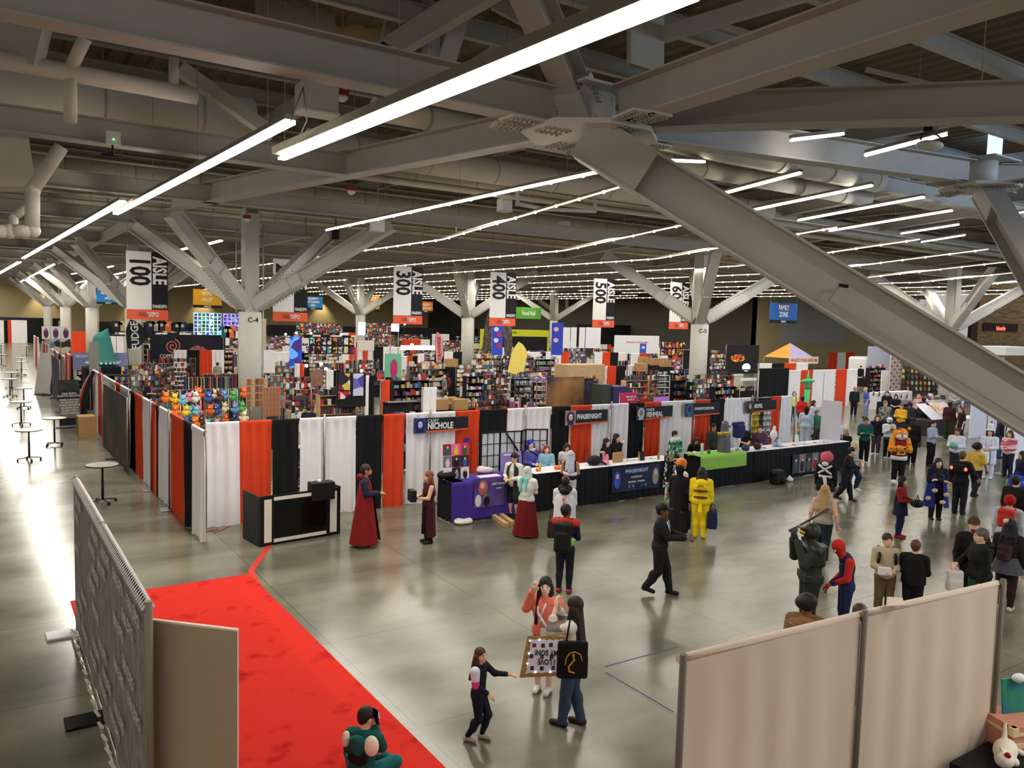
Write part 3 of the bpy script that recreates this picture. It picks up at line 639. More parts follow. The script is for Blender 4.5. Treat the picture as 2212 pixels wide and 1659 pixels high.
def hi_table(px,py,label,m=TOPM,rz=0.3,r=.40,lev=None):
 g=level_at(px,py,1.04);t=thing('high_table',label,'table',(g.x,g.y,0),rz)
 MB().lathe([(r-.01,1.015),(r,1.02),(r,1.035),(r-.01,1.04)],40).build('table_top',m,t);MB().lathe([(r-.004,1.005),(r+.006,1.008),(r+.006,1.032),(r-.004,1.034)],40).build('edge_band',BLACK,t)
 mb=MB();mb.tube((0,0,.09),(0,0,.62),.034,12);mb.tube((0,0,.5),(0,0,1.0),.026,12);mb.box((0,0,.99),(.25,.25,.02));mb.build('column',BLK2,t)
 for k in range(4):
  a=k*math.pi/2;c,s=math.cos(a),math.sin(a);l=MB();l.bar((.02*c,.02*s,.11),(.34*c,.34*s,.075),.04,.025);lo=l.build('leg',BLK2,t)
  w=MB();w.tube((.34*c-.03*s,.34*s+.03*c,.03),(.34*c+.03*s,.34*s-.03*c,.03),.03,10);w.tube((.34*c,.34*s,.03),(.34*c,.34*s,.08),.012,6);w.build('caster',BLACK,lo)
 return t
for px,py,lab,m in((221,1003,'nearest high round table, with a grey top, by the left drape wall',TOPG),(62,928,'high round table with a pale top, second from the camera',TOPM),(117,902.5,'high round table with a pale top, nearest the carton',TOPM),(45,867,'high round table with a pale top left of the white foam board foot',TOPM),(51,838,'high round table with a pale top, fifth from the camera',TOPM),(21,818,'high round table at the left edge of the aisle, its top half in view',TOPM),(25,804,'high round table in the left aisle carrying a dark item',TOPM),(46,781,'high round table far down the left aisle, nearer of the middle pair',TOPM),(46,772.5,'high round table far down the left aisle, farther of the middle pair',TOPM),(3,765,'high round table cut by the left edge of the picture',TOPM),(57,747,'high round table near the far end of the left aisle',TOPM),(2,744,'far high round table at the left edge',TOPM)):
 hi_table(px,py,lab,m,rz=random.random())
def carpet_mat():
 m=mat('red_carpet_pile',(212,52,42),.95,spec=.05,rgb2=(172,28,26),scale=2.2,bump=.4);rp=[n for n in m.node_tree.nodes if n.type=='VALTORGB'][0];rp.color_ramp.elements[0].position=.28;rp.color_ramp.elements[1].position=.42;return m
tag(MB().box((2.81,8.3,.006),(3.1,14.6,.012)).build('red_carpet',carpet_mat()),'wide bright red carpet on the concrete floor','carpet')
a=floor_at(556,1264);b=floor_at(592,1178);mb=MB();pts=[(a.x,a.y,.004),(a.x+.13,a.y+.9,.004),(b.x+.0,b.y+.2,.004)]
for p,q in zip(pts,pts[1:]):mb.bar(p,q,.12,.006)
tag(mb.build('floor_tape',mat('red_tape',(205,44,36),.6)),'strip of red tape from the carpet to the black desk','tape')
t=thing('step_and_repeat','long grey step-and-repeat backdrop with small white writing, seen edge-on beside the carpet','backdrop',(1.24,10.85,0))
FAB=mat('charcoal_banner_cloth',(136,128,124),.8,rgb2=(108,100,98),scale=11,stretch=(1,1,.35));L2=3.2
mb=MB();n=60;vs=[]
for j,z in enumerate((2.47,1.6,.8,.12)):
 for i in range(n+1):u=-L2+2*L2*i/n;vs.append((-.03-.012*math.sin(u*5+j),u,z+(.02*math.sin(u*6)if j==3 else 0)))
mb.add(vs,[(j*(n+1)+i,j*(n+1)+i+1,(j+1)*(n+1)+i+1,(j+1)*(n+1)+i)for j in range(3)for i in range(n)],0,True);mb.build('printed_cloth',FAB,t)
rn=random.Random(3);mb=MB()
for r in range(9):
 yy=-L2+.15+(.35 if r%2 else 0)
 while yy<L2-.9:
  if rn.random()<.62:
   me=text_mesh('FAN EXPO',.19,.01,'LEFT',.001,.8)
   me.transform(Matrix.Rotation(math.pi/2,4,'Z')@Matrix.Scale(-1,4,(1,0,0)));me.transform(Matrix.Translation((-.056,yy+.75,2.25-r*.25)))
   mb.add([tuple(v.co)for v in me.vertices],[tuple(p.vertices)for p in me.polygons]);bpy.data.meshes.remove(me)
  yy+=1.0
mb.build('lettering',mat('faded_lettering',(190,178,176),.7),t)
mb=MB();u=-L2
while u<L2:mb.path([(-.06,u,2.44),(0,u+.02,2.50),(.05,u+.04,2.44)],.014,5);u+=.075
mb.build('lacing_cord',mat('lacing',(225,218,214),.7),t)
MB().tube((0,-L2,2.47),(0,L2,2.47),.03,10).build('top_rail',BLACK,t);MB().tube((0,-L2,.1),(0,L2,.1),.025,8).build('bottom_rail',BLACK,t)
for yy in(-L2,0,L2):MB().tube((0,yy,0),(0,yy,2.52),.035,10).build('post',mat('beige_post',(120,112,98),.5),t)
for yy,m in((L2-.05,WBOX),(0,BLACK)):MB().box((-.22,yy,.02),(.45,.35,.03)).build('foot_plate',m,t)
mb=MB();u=-L2
while u<L2:mb.bar((-.08,u,.10),(-.10,u+.26,.06),.03,.02);u+=.34
mb.build('bottom_fringe',mat('lacing2',(214,206,190),.7),t)
p0=level_at(320,1340,2.25);p1=level_at(513,1363,2.25)
t=thing('blank_board','plain olive grey board with a pale edge standing in front of the red carpet','board',(p0.x,p0.y,0));d=p1-p0
MB().slab([(0,0,.0),(d.x,d.y,0),(d.x,d.y,2.25),(0,0,2.25)],.03).build('sheet',mat('olive_board',(160,148,122),.8),t)
mb=MB();mb.bar((0,0,2.26),(d.x,d.y,2.26),.034,.018);mb.bar((d.x,d.y,0),(d.x,d.y,2.26),.034,.014,up=(1,0,0));mb.build('edge_strip',mat('pale_edge',(235,220,200),.6),t)
PZ=2.5;PP=[level_at(1466,1424,PZ),level_at(1857,1328,PZ),level_at(2156,1260,PZ)]
ROSE=mat('pale_rose_cloth',(216,198,182),.85,noise=.04,scale=2)
for i,(a,b,lab)in enumerate(((PP[0],PP[1],'big pale drape at the bottom right, left of the middle pole'),(PP[1],PP[2],'big pale drape at the bottom right, right of the middle pole'))):
 o=curtain((a.x+.03,a.y),(b.x-.03,b.y),ROSE,lab,ztop=PZ,amp=.012,per=.45,seed=5+i)
for p,lab in zip(PP,('pole at the left end of the big pale drape','middle pole of the big pale drape','pole at the right end of the big pale drape')):pole((p.x,p.y-.05),lab,h=2.56,r=.03,m=mat('weathered_pole',(104,96,84),.5))
for i in(0,1):tag(MB().tube((PP[i].x,PP[i].y,PZ+.0),(PP[i+1].x,PP[i+1].y,PZ+.0),.034,12).build('drape_rail',ROSE),'cloth covered rail on top of the big pale drape, %s half'%('left' if i==0 else 'right'),'rail')
q=level_at(1935,1306,2.55);tag(MB().slab([(q.x-.16,q.y,2.56),(q.x+.02,q.y-.08,2.56),(q.x+.14,q.y+.02,2.58),(q.x-.02,q.y+.08,2.6)],.015).build('folded_corner',ROSE),'folded corner of cloth sticking up from the pale drape rail','cloth')
g=floor_at(562,1182);g2=floor_at(733,1153);t=thing('event_desk','black event desk with white inset strips, in front of the drape corner','desk',(g.x,g.y,0),math.atan2(g2.y-g.y,g2.x-g.x));Wd=(g2-g).length;Hd=1.12
DW=mat('desk_white_inset',(226,220,206),.4);DB=mat('desk_black',(14,14,15),.35)
MB().box((Wd/2,.02,Hd/2),(Wd,.05,Hd)).build('front_panel',DB,t)
for(xx,ww)in((.17,.17),(Wd-.17,.17)):MB().box((xx,-.012,Hd/2),(ww*1.0,.02,Hd*.86)).build('white_strip',DW,t)
for zz in(Hd*.07+.02,Hd*.93-.0):MB().box((Wd/2-.02,-.012,zz),(Wd*.66,.02,.075)).build('white_strip',DW,t)
MB().box((Wd/2,-.010,Hd/2),(Wd*.63,.012,Hd*.70)).build('glossy_inset',mat('desk_gloss',(9,10,11),.15),t)
MB().box((-.01,.45,Hd/2),(.04,.9,Hd)).build('side_panel',mat('scuffed_black',(48,48,46),.5,rgb2=(24,24,24),scale=14),t);MB().box((Wd,.3,Hd/2),(.04,.6,Hd*1.04)).build('side_panel',DB,t)
MB().box((Wd/2,.35,Hd-.25),(Wd*.95,.5,.03)).build('inner_shelf',DB,t)
p=level_at(690,1052,1.2);k=thing('black_tray','small open black box with a white item, standing on the black desk','box',(p.x+.1,p.y+.15,Hd-.235));MB().box((0,0,.2),(.55,.3,.4)).build('box_body',BLACK,k);MB().ball((-.05,0,.42),(.05,.05,.05)).build('white_item',WBOX,k)
NAVY=mat('sign_navy',(22,24,34),.5);ORS=mat('sign_orange',(214,92,48),.5)
def name_sign(x0,x1,yt0,yt1,yb0,lines,hairc,facec,bgc,label):
 a=onY(x0,yt0,FY-.16);b=onY(x1,yt1,FY-.16);c=onY(x0,yb0,FY-.16);Wd,Ht=b.x-a.x,a.z-c.z;tl=math.atan2(b.z-a.z,b.x-a.x)
 t=thing('name_sign',label,'sign',(a.x,a.y,a.z));t.rotation_euler=(0,-tl,0)
 MB().box((Wd/2,0,-Ht*.45),(Wd,.02,Ht*.84)).build('panel',NAVY,t);pw=min(Ht*.86,Wd*.26)
 MB().slab([(pw*.9,-.012,-Ht*.86),(Wd,-.012,-Ht*.80),(Wd,-.012,-Ht*.90),(pw*.9,-.012,-Ht*.99)],.016).build('orange_strip',ORS,t)
 po=MB().box((pw/2,-.012,-Ht*.5),(pw,.02,Ht*.96)).build('portrait',mat('portrait_bg_%d_%d_%d'%bgc,bgc,.5),t)
 MB().slab([(pw/2+pw*.38*math.cos(q),-.026,-Ht*.48+Ht*.40*math.sin(q))for q in[i*math.pi/8 for i in range(16)]],.006).build('pictured_hair',mat('hair_print_%d_%d_%d'%hairc,hairc,.5),po)
 MB().slab([(pw/2+pw*.19*math.cos(q),-.032,-Ht*.44+Ht*.22*math.sin(q))for q in[i*math.pi/8 for i in range(16)]],.006).build('pictured_face',mat('face_print_%d_%d_%d'%facec,facec,.5),po)
 MB().slab([(pw*.2,-.031,-Ht*.94),(pw*.8,-.031,-Ht*.94),(pw*.7,-.031,-Ht*.72),(pw*.3,-.031,-Ht*.72)],.004).build('pictured_shoulders',mat('hair_print_%d_%d_%d'%hairc,hairc,.5),po)
 fc=mat('dark_feature',(30,22,34),.5)
 for sx in(-1,1):MB().box((pw/2+sx*pw*.08,-.037,-Ht*.40),(pw*.09,.004,Ht*.035)).build('pictured_eye',fc,po)
 MB().box((pw/2,-.037,-Ht*.56),(pw*.11,.004,Ht*.03)).build('pictured_lips',fc,po)
 MB().tube((.08,0,-.02),(.08,.16,.0),.008,5).build('hook',CHROME,t);MB().tube((Wd-.08,0,-.02),(Wd-.08,.16,.0),.008,5).build('hook',CHROME,t)
 for tx,sz,zz,sq,bd in lines:lettering(tx,sz*Ht,INKW,t,(pw*1.12,-.018,-zz*Ht),bd,0,sq,'LEFT')
 return t
name_sign(894,1011,903,898,937,[('CASEY',.34,.24,.8,.0),('NICHOLE',.56,.58,.78,.035)],(26,32,96),(196,200,226),(40,66,130),'first name sign from the left, reading CASEY NICHOLE')
name_sign(1221,1313,887,883,920,[('PHASEKNIGHT',.44,.46,.72,.035)],(58,30,66),(232,206,204),(150,130,130),'second name sign, reading PHASEKNIGHT')
name_sign(1375,1453,879,875,909,[('MAKER',.30,.26,.8,.0),('FISHMEAL',.50,.62,.74,.035)],(190,190,196),(150,130,130),(44,58,74),'third name sign, reading MAKER FISHMEAL')
name_sign(1480,1555,871,868,901,[('SWAGGYCOSPLAYER',.27,.44,.78,.03)],(60,100,150),(22,30,50),(40,66,96),'fourth name sign, reading SWAGGYCOSPLAYER')
name_sign(1612,1677,866,863,893,[('ØDFEL',.42,.46,.78,.035)],(52,34,34),(206,170,156),(84,62,62),'fifth name sign, over the tinsel curtain, reading ØDFEL')
TY,TH,TD=17.15,1.05,.76
PURP=mat('purple_cloth',(66,46,140),.8,noise=.08,scale=4);WTC=mat('white_table_cover',(228,226,230),.6);GRN=mat('lime_cloth',(150,200,84),.8,noise=.05)
def skirt_box(x0,x1,m,t,name='table_skirt',ztop=TH,zb=.02,amp=.02,front=TY,depth=TD):
 mb=MB();pts=[(x0,front+depth),(x0,front),(x1,front),(x1,front+depth)];per=[];
 for(ax,ay),(bx,by)in zip(pts,pts[1:]):
  L=math.hypot(bx-ax,by-ay);n=max(2,int(L/.04));nx,ny=(by-ay)/L,-(bx-ax)/L
  for i in range(n):per.append((ax+(bx-ax)*i/n,ay+(by-ay)*i/n,nx,ny))
 vs=[]
 for j,z in enumerate((ztop,ztop-.08,.5,zb)):
  for i,(xx,yy,nx,ny)in enumerate(per):w=amp*(0 if j==0 else 1)*math.sin(i*1.1)+.005+amp*(j>1);vs.append((xx+nx*w,yy+ny*w,z))
 k=len(per);mb.add(vs,[(j*k+i,j*k+i+1,(j+1)*k+i+1,(j+1)*k+i)for j in range(3)for i in range(k-1)],0,True);return mb.build(name,m,t)
def skirted_table(x0,x1,label,skirt=CB,topm=WTC,front=TY,depth=TD,h=TH,over=None):
 t=thing('skirted_table',label,'table',(0,0,0));MB().box(((x0+x1)/2,front+depth/2,h-.015),(x1-x0,depth,.03)).build('table_top',topm,t)
 skirt_box(x0,x1,skirt,t,ztop=h-.005,front=front,depth=depth)
 for a in(x0+.12,x1-.12):
  for b in(front+.1,front+depth-.1):MB().tube((a,b,0),(a,b,h-.03),.016,8).build('leg',BLK2,t)
 if over:over(t)
 c=Vector(((x0+x1)/2,front+depth/2,0));t.location=c
 for ch in t.children:ch.location=Vector(ch.location)-c
 return t
X1=9.78;X2=11.95
def front_cloth(x0,x1,m,z0,t,name,off=.04):
 mb=MB();n=24;vs=[]
 for j,(yy,z)in enumerate(((TY+TD-.05,TH+.006),(TY-off,TH+.006),(TY-off-.01,TH-.1),(TY-off-.02,z0))):
  for i in range(n+1):u=i/n;vs.append((x0+(x1-x0)*u,yy+(.012*math.sin(u*22)if j>1 else 0),z))
 mb.add(vs,[(j*(n+1)+i,j*(n+1)+i+1,(j+1)*(n+1)+i+1,(j+1)*(n+1)+i)for j in range(3)for i in range(n)],0,True);return mb.build(name,m,t)
skirted_table(X1+.05,X2,'table under a purple cloth at the left end of the cosplay row',CB,PURP,over=lambda t:(front_cloth(X1,X2+.02,PURP,.06,t,'purple_cloth'),front_cloth(X1-.03,X1+.35,PURP,.02,t,'purple_corner_fold',.06)))
xt=[12.35,15.0,17.75,18.75,21.25,23.9,26.5]
skirted_table(xt[0],xt[1]-.03,'black skirted table with a white top behind the standing customers')
skirted_table(xt[1],xt[2],'black skirted table with the blue grey banner hung on its front')
skirted_table(xt[3],xt[4]-.03,'black skirted table with a lime green cloth over it',over=lambda t:front_cloth(xt[3]-.1,xt[4]-.45,GRN,.62,t,'lime_cloth'))
skirted_table(xt[4],xt[5]-.03,'black skirted table with a white top, the grey bust standing on it')
skirted_table(xt[5],xt[6],'black skirted table at the right end of the row, photo banner on its front')
def hung(x0,x1,z0,z1,m,label,texts=(),extra=None,name='table_banner'):
 t=thing(name,label,'banner',((x0+x1)/2,TY-.075,(z0+z1)/2));w,h=(x1-x0)/2,(z1-z0)/2
 MB().box((0,0,0),(2*w,.012,2*h)).build('printed_sheet',m,t)
 for tx,sz,xx,zz,sq,c in texts:lettering(tx,sz,c,t,(xx,-.012,zz),.015,0,sq)
 if extra:extra(t,w,h)
 return t
LAV=mat('lavender_print',(112,84,160),.6,rgb2=(60,46,120),scale=1.5);PINKF=mat('pink_print',(206,90,110),.6);SKP=mat('skin_print',(226,190,170),.6);GRP=mat('green_print',(120,130,60),.6);WHP=mat('white_print',(220,220,230),.6)
def disc(t,name,m,cx,cz,rx,rz_,y=-.014):MB().slab([(cx+rx*math.cos(q),y,cz+rz_*math.sin(q))for q in[i*math.pi/9 for i in range(18)]],.004).build(name,m,t)
def fig1(t,w,h):
 disc(t,'pictured_hair',PINKF,-w*.45,h*.35,w*.3,h*.5);disc(t,'pictured_braid',GRP,-w*.3,-h*.35,w*.12,h*.55,-.018);disc(t,'pictured_face',SKP,-w*.5,h*.5,w*.15,h*.22,-.022);disc(t,'pictured_sleeve',WHP,-w*.75,-h*.5,w*.2,h*.42,-.018);disc(t,'pictured_dress',INKB,-w*.2,-h*.6,w*.2,h*.35,-.020)
a=onY(1025,1035,TY-.075);b=onY(1089,1090,TY-.075)
hung(a.x,b.x,b.z,a.z,LAV,'lavender poster reading CASEY NICHOLE COSPLAY on the purple cloth',(('CASEY NICHOLE',.075,.28,.2,.8,INKW),('COSPLAY',.05,.28,.08,.8,INKW)),fig1)
a=onY(1323,1012,TY-.075);b=onY(1424,1052,TY-.075);BLG=mat('slate_blue_print',(38,48,84),.6,rgb2=(26,30,52),scale=2)
def fig2(t,w,h):
 for s,hc in((-1,(70,86,190)),(1,(160,150,140))):disc(t,'pictured_hair',mat('hp%d'%s,hc,.6),s*w*.8,0,w*.13,h*.7);disc(t,'pictured_face',SKP,s*w*.8,h*.3,w*.06,h*.2,-.02)
 for k,c in enumerate(((200,60,120),(70,160,230),(20,20,20),(50,90,180),(120,130,150))):MB().box((-w*.3+k*w*.17,-.014,-h*.62),(.07,.006,.07)).build('social_badge',mat('badge%d'%k,c,.5),t)
hung(a.x,b.x,b.z,a.z,BLG,'blue grey banner reading PHASEKNIGHT COSPLAY on the black table front',(('PHASEKNIGHT',.15,0,.22,.9,mat('pale_blue_ink',(180,196,236),.5)),('COSPLAY',.08,0,.04,1.3,INKW),('GAMING · STREAM',.07,0,-.10,1.1,INKW)),fig2)
a=onY(1712,982,TY-.075);b=onY(1793,1003,TY-.075)
def fig3(t,w,h):
 for k,c in enumerate(((70,90,84),(40,40,46),(110,90,80),(160,50,50),(190,60,90),(60,60,70))):
  cx=-w+w*(2*k+1)/6;MB().box((cx,-.012,0),(w/3.2,.008,2*h*.94)).build('photo',mat('photo_bg%d'%(k%2),((58,60,64),(130,128,132))[k%2],.6),t);disc(t,'pictured_person',mat('pp%d'%k,c,.6),cx,-h*.25,w*.1,h*.6,-.02);disc(t,'pictured_face',SKP,cx,h*.35,w*.045,h*.15,-.026)
hung(a.x,b.x,b.z-.18,a.z,mat('dark_photo_print',(40,40,44),.6),'dark banner of six costume photos on the last table front',(),fig3)
# ================================================================ BODIES (one continuous surface each)
def surface(prims,h,k=0.03):
 """smooth union of ('c',a,b,ra,rb) tapered capsules, ('e',c,(rx,ry,rz),R) ellipsoids, ('r',c,(sx,sy,sz),round,R) rounded
    boxes and ('-',prim) cuts -> vertices and quads"""
 lo=np.full(3,1e9);hi=-lo;bbs=[]
 for p in prims:
  q=p[1]if p[0]=='-' else p
  if q[0]=='c':
   a,b=np.array(q[1],float),np.array(q[2],float);r=max(q[3],q[4]);l=np.minimum(a,b)-r;u=np.maximum(a,b)+r
  else:
   c=np.array(q[1],float);m=max(q[2])*(1.75 if q[0]=='r' else 1.0);l=c-m;u=c+m
  bbs.append((l,u))
  if p[0]!='-':lo=np.minimum(lo,l);hi=np.maximum(hi,u)
 lo=lo-3*h;n=np.ceil((hi+3*h-lo)/h).astype(int)+1
 F=np.full(n,0.5,np.float32);ax=[lo[i]+h*np.arange(n[i])for i in range(3)]
 for p,(l,u)in zip(prims,bbs):
  q=p[1]if p[0]=='-' else p;mg=k+2*h
  i0=np.maximum(np.floor((l-mg-lo)/h).astype(int),0);i1=np.minimum(np.ceil((u+mg-lo)/h).astype(int)+1,n)
  if(i1<=i0).any():continue
  sl=tuple(slice(i0[j],i1[j])for j in range(3))
  X=ax[0][sl[0]][:,None,None];Y=ax[1][sl[1]][None,:,None];Z=ax[2][sl[2]][None,None,:]
  if q[0]=='c':
   a,b=np.array(q[1],float),np.array(q[2],float);d=b-a;L=max(d@d,1e-9)
   t=np.clip(((X-a[0])*d[0]+(Y-a[1])*d[1]+(Z-a[2])*d[2])/L,0,1)
   D=np.sqrt((X-a[0]-t*d[0])**2+(Y-a[1]-t*d[1])**2+(Z-a[2]-t*d[2])**2)-(q[3]+(q[4]-q[3])*t)
  else:
   c=q[1];R=q[3]if q[0]=='e' and len(q)>3 else(q[4]if q[0]=='r' and len(q)>4 else None)
   x,y,z=X-c[0],Y-c[1],Z-c[2]
   if R is not None:x,y,z=(R[0][0]*x+R[1][0]*y+R[2][0]*z,R[0][1]*x+R[1][1]*y+R[2][1]*z,R[0][2]*x+R[1][2]*y+R[2][2]*z)
   if q[0]=='e':
    r=q[2];g=np.sqrt((x/r[0])**2+(y/r[1])**2+(z/r[2])**2);D=(g-1)*min(r)*0.6+(g-1)*0.4*(sum(r)/3)
   else:
    s,rd=q[2],q[3];ex,ey,ez=abs(x)-s[0]+rd,abs(y)-s[1]+rd,abs(z)-s[2]+rd
    D=np.sqrt(np.maximum(ex,0)**2+np.maximum(ey,0)**2+np.maximum(ez,0)**2)+np.minimum(np.maximum(np.maximum(ex,ey),ez),0)-rd
  V=F[sl]
  if p[0]=='-':F[sl]=np.maximum(V,-D)
  else:
   hh=np.clip(0.5+0.5*(V-D)/k,0,1);F[sl]=V*(1-hh)+D*hh-k*hh*(1-hh)
 S=F<0
 C=[S[i:n[0]-1+i,j:n[1]-1+j,l:n[2]-1+l]for i in(0,1)for j in(0,1)for l in(0,1)]
 cnt=sum(c.astype(np.int8)for c in C);act=(cnt>0)&(cnt<8);idx=-np.ones(act.shape,np.int64);cells=np.argwhere(act);idx[act]=np.arange(len(cells))
 acc=np.zeros((len(cells),3));w=np.zeros(len(cells));ci,cj,cl=cells.T
 corners=[(0,0,0),(0,0,1),(0,1,0),(0,1,1),(1,0,0),(1,0,1),(1,1,0),(1,1,1)]
 val={c:F[ci+c[0],cj+c[1],cl+c[2]].astype(float)for c in corners}
 for c in corners:
  for axn in range(3):
   if c[axn]==0:
    e=list(c);e[axn]=1;e=tuple(e);f0,f1=val[c],val[e];m=(f0<0)!=(f1<0)
    t=np.where(m,f0/np.where(m,f0-f1,1),0);pt=np.zeros((len(cells),3));pt+=np.array(c,float);pt[:,axn]=t
    acc[m]+=pt[m];w[m]+=1
 vs=(cells+acc/np.maximum(w,1)[:,None])*h+lo;fs=[]
 for axn in range(3):
  A=np.moveaxis(S,axn,0);m=A[:-1]!=A[1:];m=np.moveaxis(m,0,axn);e=np.argwhere(m)
  o1,o2=[(1,2),(2,0),(0,1)][axn];e=e[(e[:,o1]>0)&(e[:,o2]>0)]
  e=e[(e[:,o1]<n[o1]-1)&(e[:,o2]<n[o2]-1)]
  a=e.copy();b=e.copy();b[:,o1]-=1;c=b.copy();c[:,o2]-=1;d=e.copy();d[:,o2]-=1
  q=np.stack([idx[tuple(v.T)]for v in(a,b,c,d)],1);ins=S[tuple(e.T)]
  q[~ins]=q[~ins][:,::-1];fs.append(q[(q>=0).all(1)])
 return vs,np.concatenate(fs)[:,::-1]
def mesh_np(name,parts):
 """parts: list of (verts, faces, material index)"""
 vs=np.concatenate([p[0]for p in parts]);fs=[];mi=[];k=0
 for v,f,m in parts:fs.append(f+k);mi.append(np.full(len(f),m));k+=len(v)
 fs=np.concatenate(fs);mi=np.concatenate(mi);me=bpy.data.meshes.new(name)
 me.vertices.add(len(vs));me.vertices.foreach_set('co',vs.astype(np.float32).ravel());me.loops.add(len(fs)*4);me.loops.foreach_set('vertex_index',fs.astype(np.int32).ravel())
 me.polygons.add(len(fs));me.polygons.foreach_set('loop_start',np.arange(0,len(fs)*4,4,dtype=np.int32));me.polygons.foreach_set('loop_total',np.full(len(fs),4,np.int32))
 me.polygons.foreach_set('material_index',mi.astype(np.int32));me.polygons.foreach_set('use_smooth',np.ones(len(fs),bool));me.update(calc_edges=True);me.validate();return me
def blob(name,prims,h,m,parent=None,k=0.03,loc=None):
 v,f=surface(prims,h,k);return obj(name,mesh_np(name,[(v,f,0)]),m,parent,loc)
SKINS={'light':(226,178,148),'tan':(188,136,104),'brown':(120,78,56),'dark':(74,48,36),'pale':(238,200,176)}
def V3(*a):return np.array(a,float)
BASE=dict(pel=(0,0,.52),chest=(0,0,.715),neck=(0,.0,.825),head=(0,.012,.925),sl=(-.112,0,.795),sr=(.112,0,.795),el=(-.135,-.01,.625),er=(.135,-.01,.625),hl=(-.14,.04,.475),hr=(.14,.04,.475),tl=(-.052,0,.50),tr=(.052,0,.50),kl=(-.056,.012,.275),kr=(.056,.012,.275),al=(-.058,-.012,.045),ar=(.058,-.012,.045))
POSES={'stand':{},'walk':dict(kl=(-.05,.07,.29),al=(-.05,.11,.05),kr=(.05,.00,.27),ar=(.05,-.13,.085),el=(-.14,-.05,.64),hl=(-.14,.02,.50),er=(.14,.03,.64),hr=(.12,.12,.52)),'crossed':dict(el=(-.135,.03,.64),hl=(.05,.13,.67),er=(.135,.03,.64),hr=(-.05,.12,.65)),'phone':dict(el=(-.125,.04,.64),hl=(-.03,.16,.72),er=(.125,.04,.64),hr=(.03,.16,.72)),'hold':dict(el=(-.135,.03,.63),hl=(-.05,.16,.62),er=(.135,.03,.63),hr=(.05,.16,.62)),'reach':dict(el=(-.11,.10,.70),hl=(-.03,.24,.68),er=(.11,.10,.70),hr=(.03,.25,.68)),'run':dict(kl=(-.05,.11,.31),al=(-.05,.05,.12),kr=(.05,-.04,.27),ar=(.05,-.20,.14),el=(-.14,-.07,.66),hl=(-.11,.05,.62),er=(.14,.02,.65),hr=(.10,.16,.66)),'sit':dict(pel=(0,0,.27),tl=(-.055,.02,.26),tr=(.055,.02,.26),kl=(-.07,.24,.27),kr=(.07,.24,.27),al=(-.07,.25,.045),ar=(.07,.25,.045),up=-.25),'floor':dict(pel=(0,0,.075),tl=(-.06,.03,.085),tr=(.06,.03,.085),kl=(-.19,.17,.12),kr=(.19,.17,.12),al=(.06,.21,.05),ar=(-.06,.25,.05),up=-.44),}
def hand_prims(w,e,s,curl=0.35,side=1,up=None):
 """palm, four unequal fingers and a thumb on its side; w wrist, e elbow"""
 d=w-e;d=d/np.linalg.norm(d);upv=V3(0,0,1)if abs(d[2])<.8 else V3(0,1,0)
 r=np.cross(d,upv);r/=np.linalg.norm(r);u=np.cross(r,d);L=.105*s;out=[]
 out.append(('c',w-d*.01,w+d*L*.45,.020*s/1.7+.004,.024*s/1.7+.004));palm=w+d*L*.25
 for j,(off,ln)in enumerate(((-1.5,.42),(-.5,.5),(.5,.47),(1.5,.36))):
  b=w+d*L*.50+r*(off*.012*s/1.0*0.9);m=b+(d*math.cos(curl)-u*math.sin(curl))*L*ln*.55;t=m+(d*math.cos(curl*2.4)-u*math.sin(curl*2.4))*L*ln*.5
  out.append(('c',palm+r*off*.008*s,b,.009*s,.0085*s/1.2));out.append(('c',b,m,.0085*s/1.15,.0075*s/1.15));out.append(('c',m,t,.0075*s/1.15,.006*s/1.15))
 tb=w+d*L*.15-r*side*.012*s;tm=tb-r*side*.022*s+d*L*.22-u*.01;out.append(('c',w+d*L*.1,tb,.011*s,.010*s));out.append(('c',tb,tm,.0095*s,.0085*s));out.append(('c',tm,tm+d*L*.22,.0085*s,.007*s))
 return out
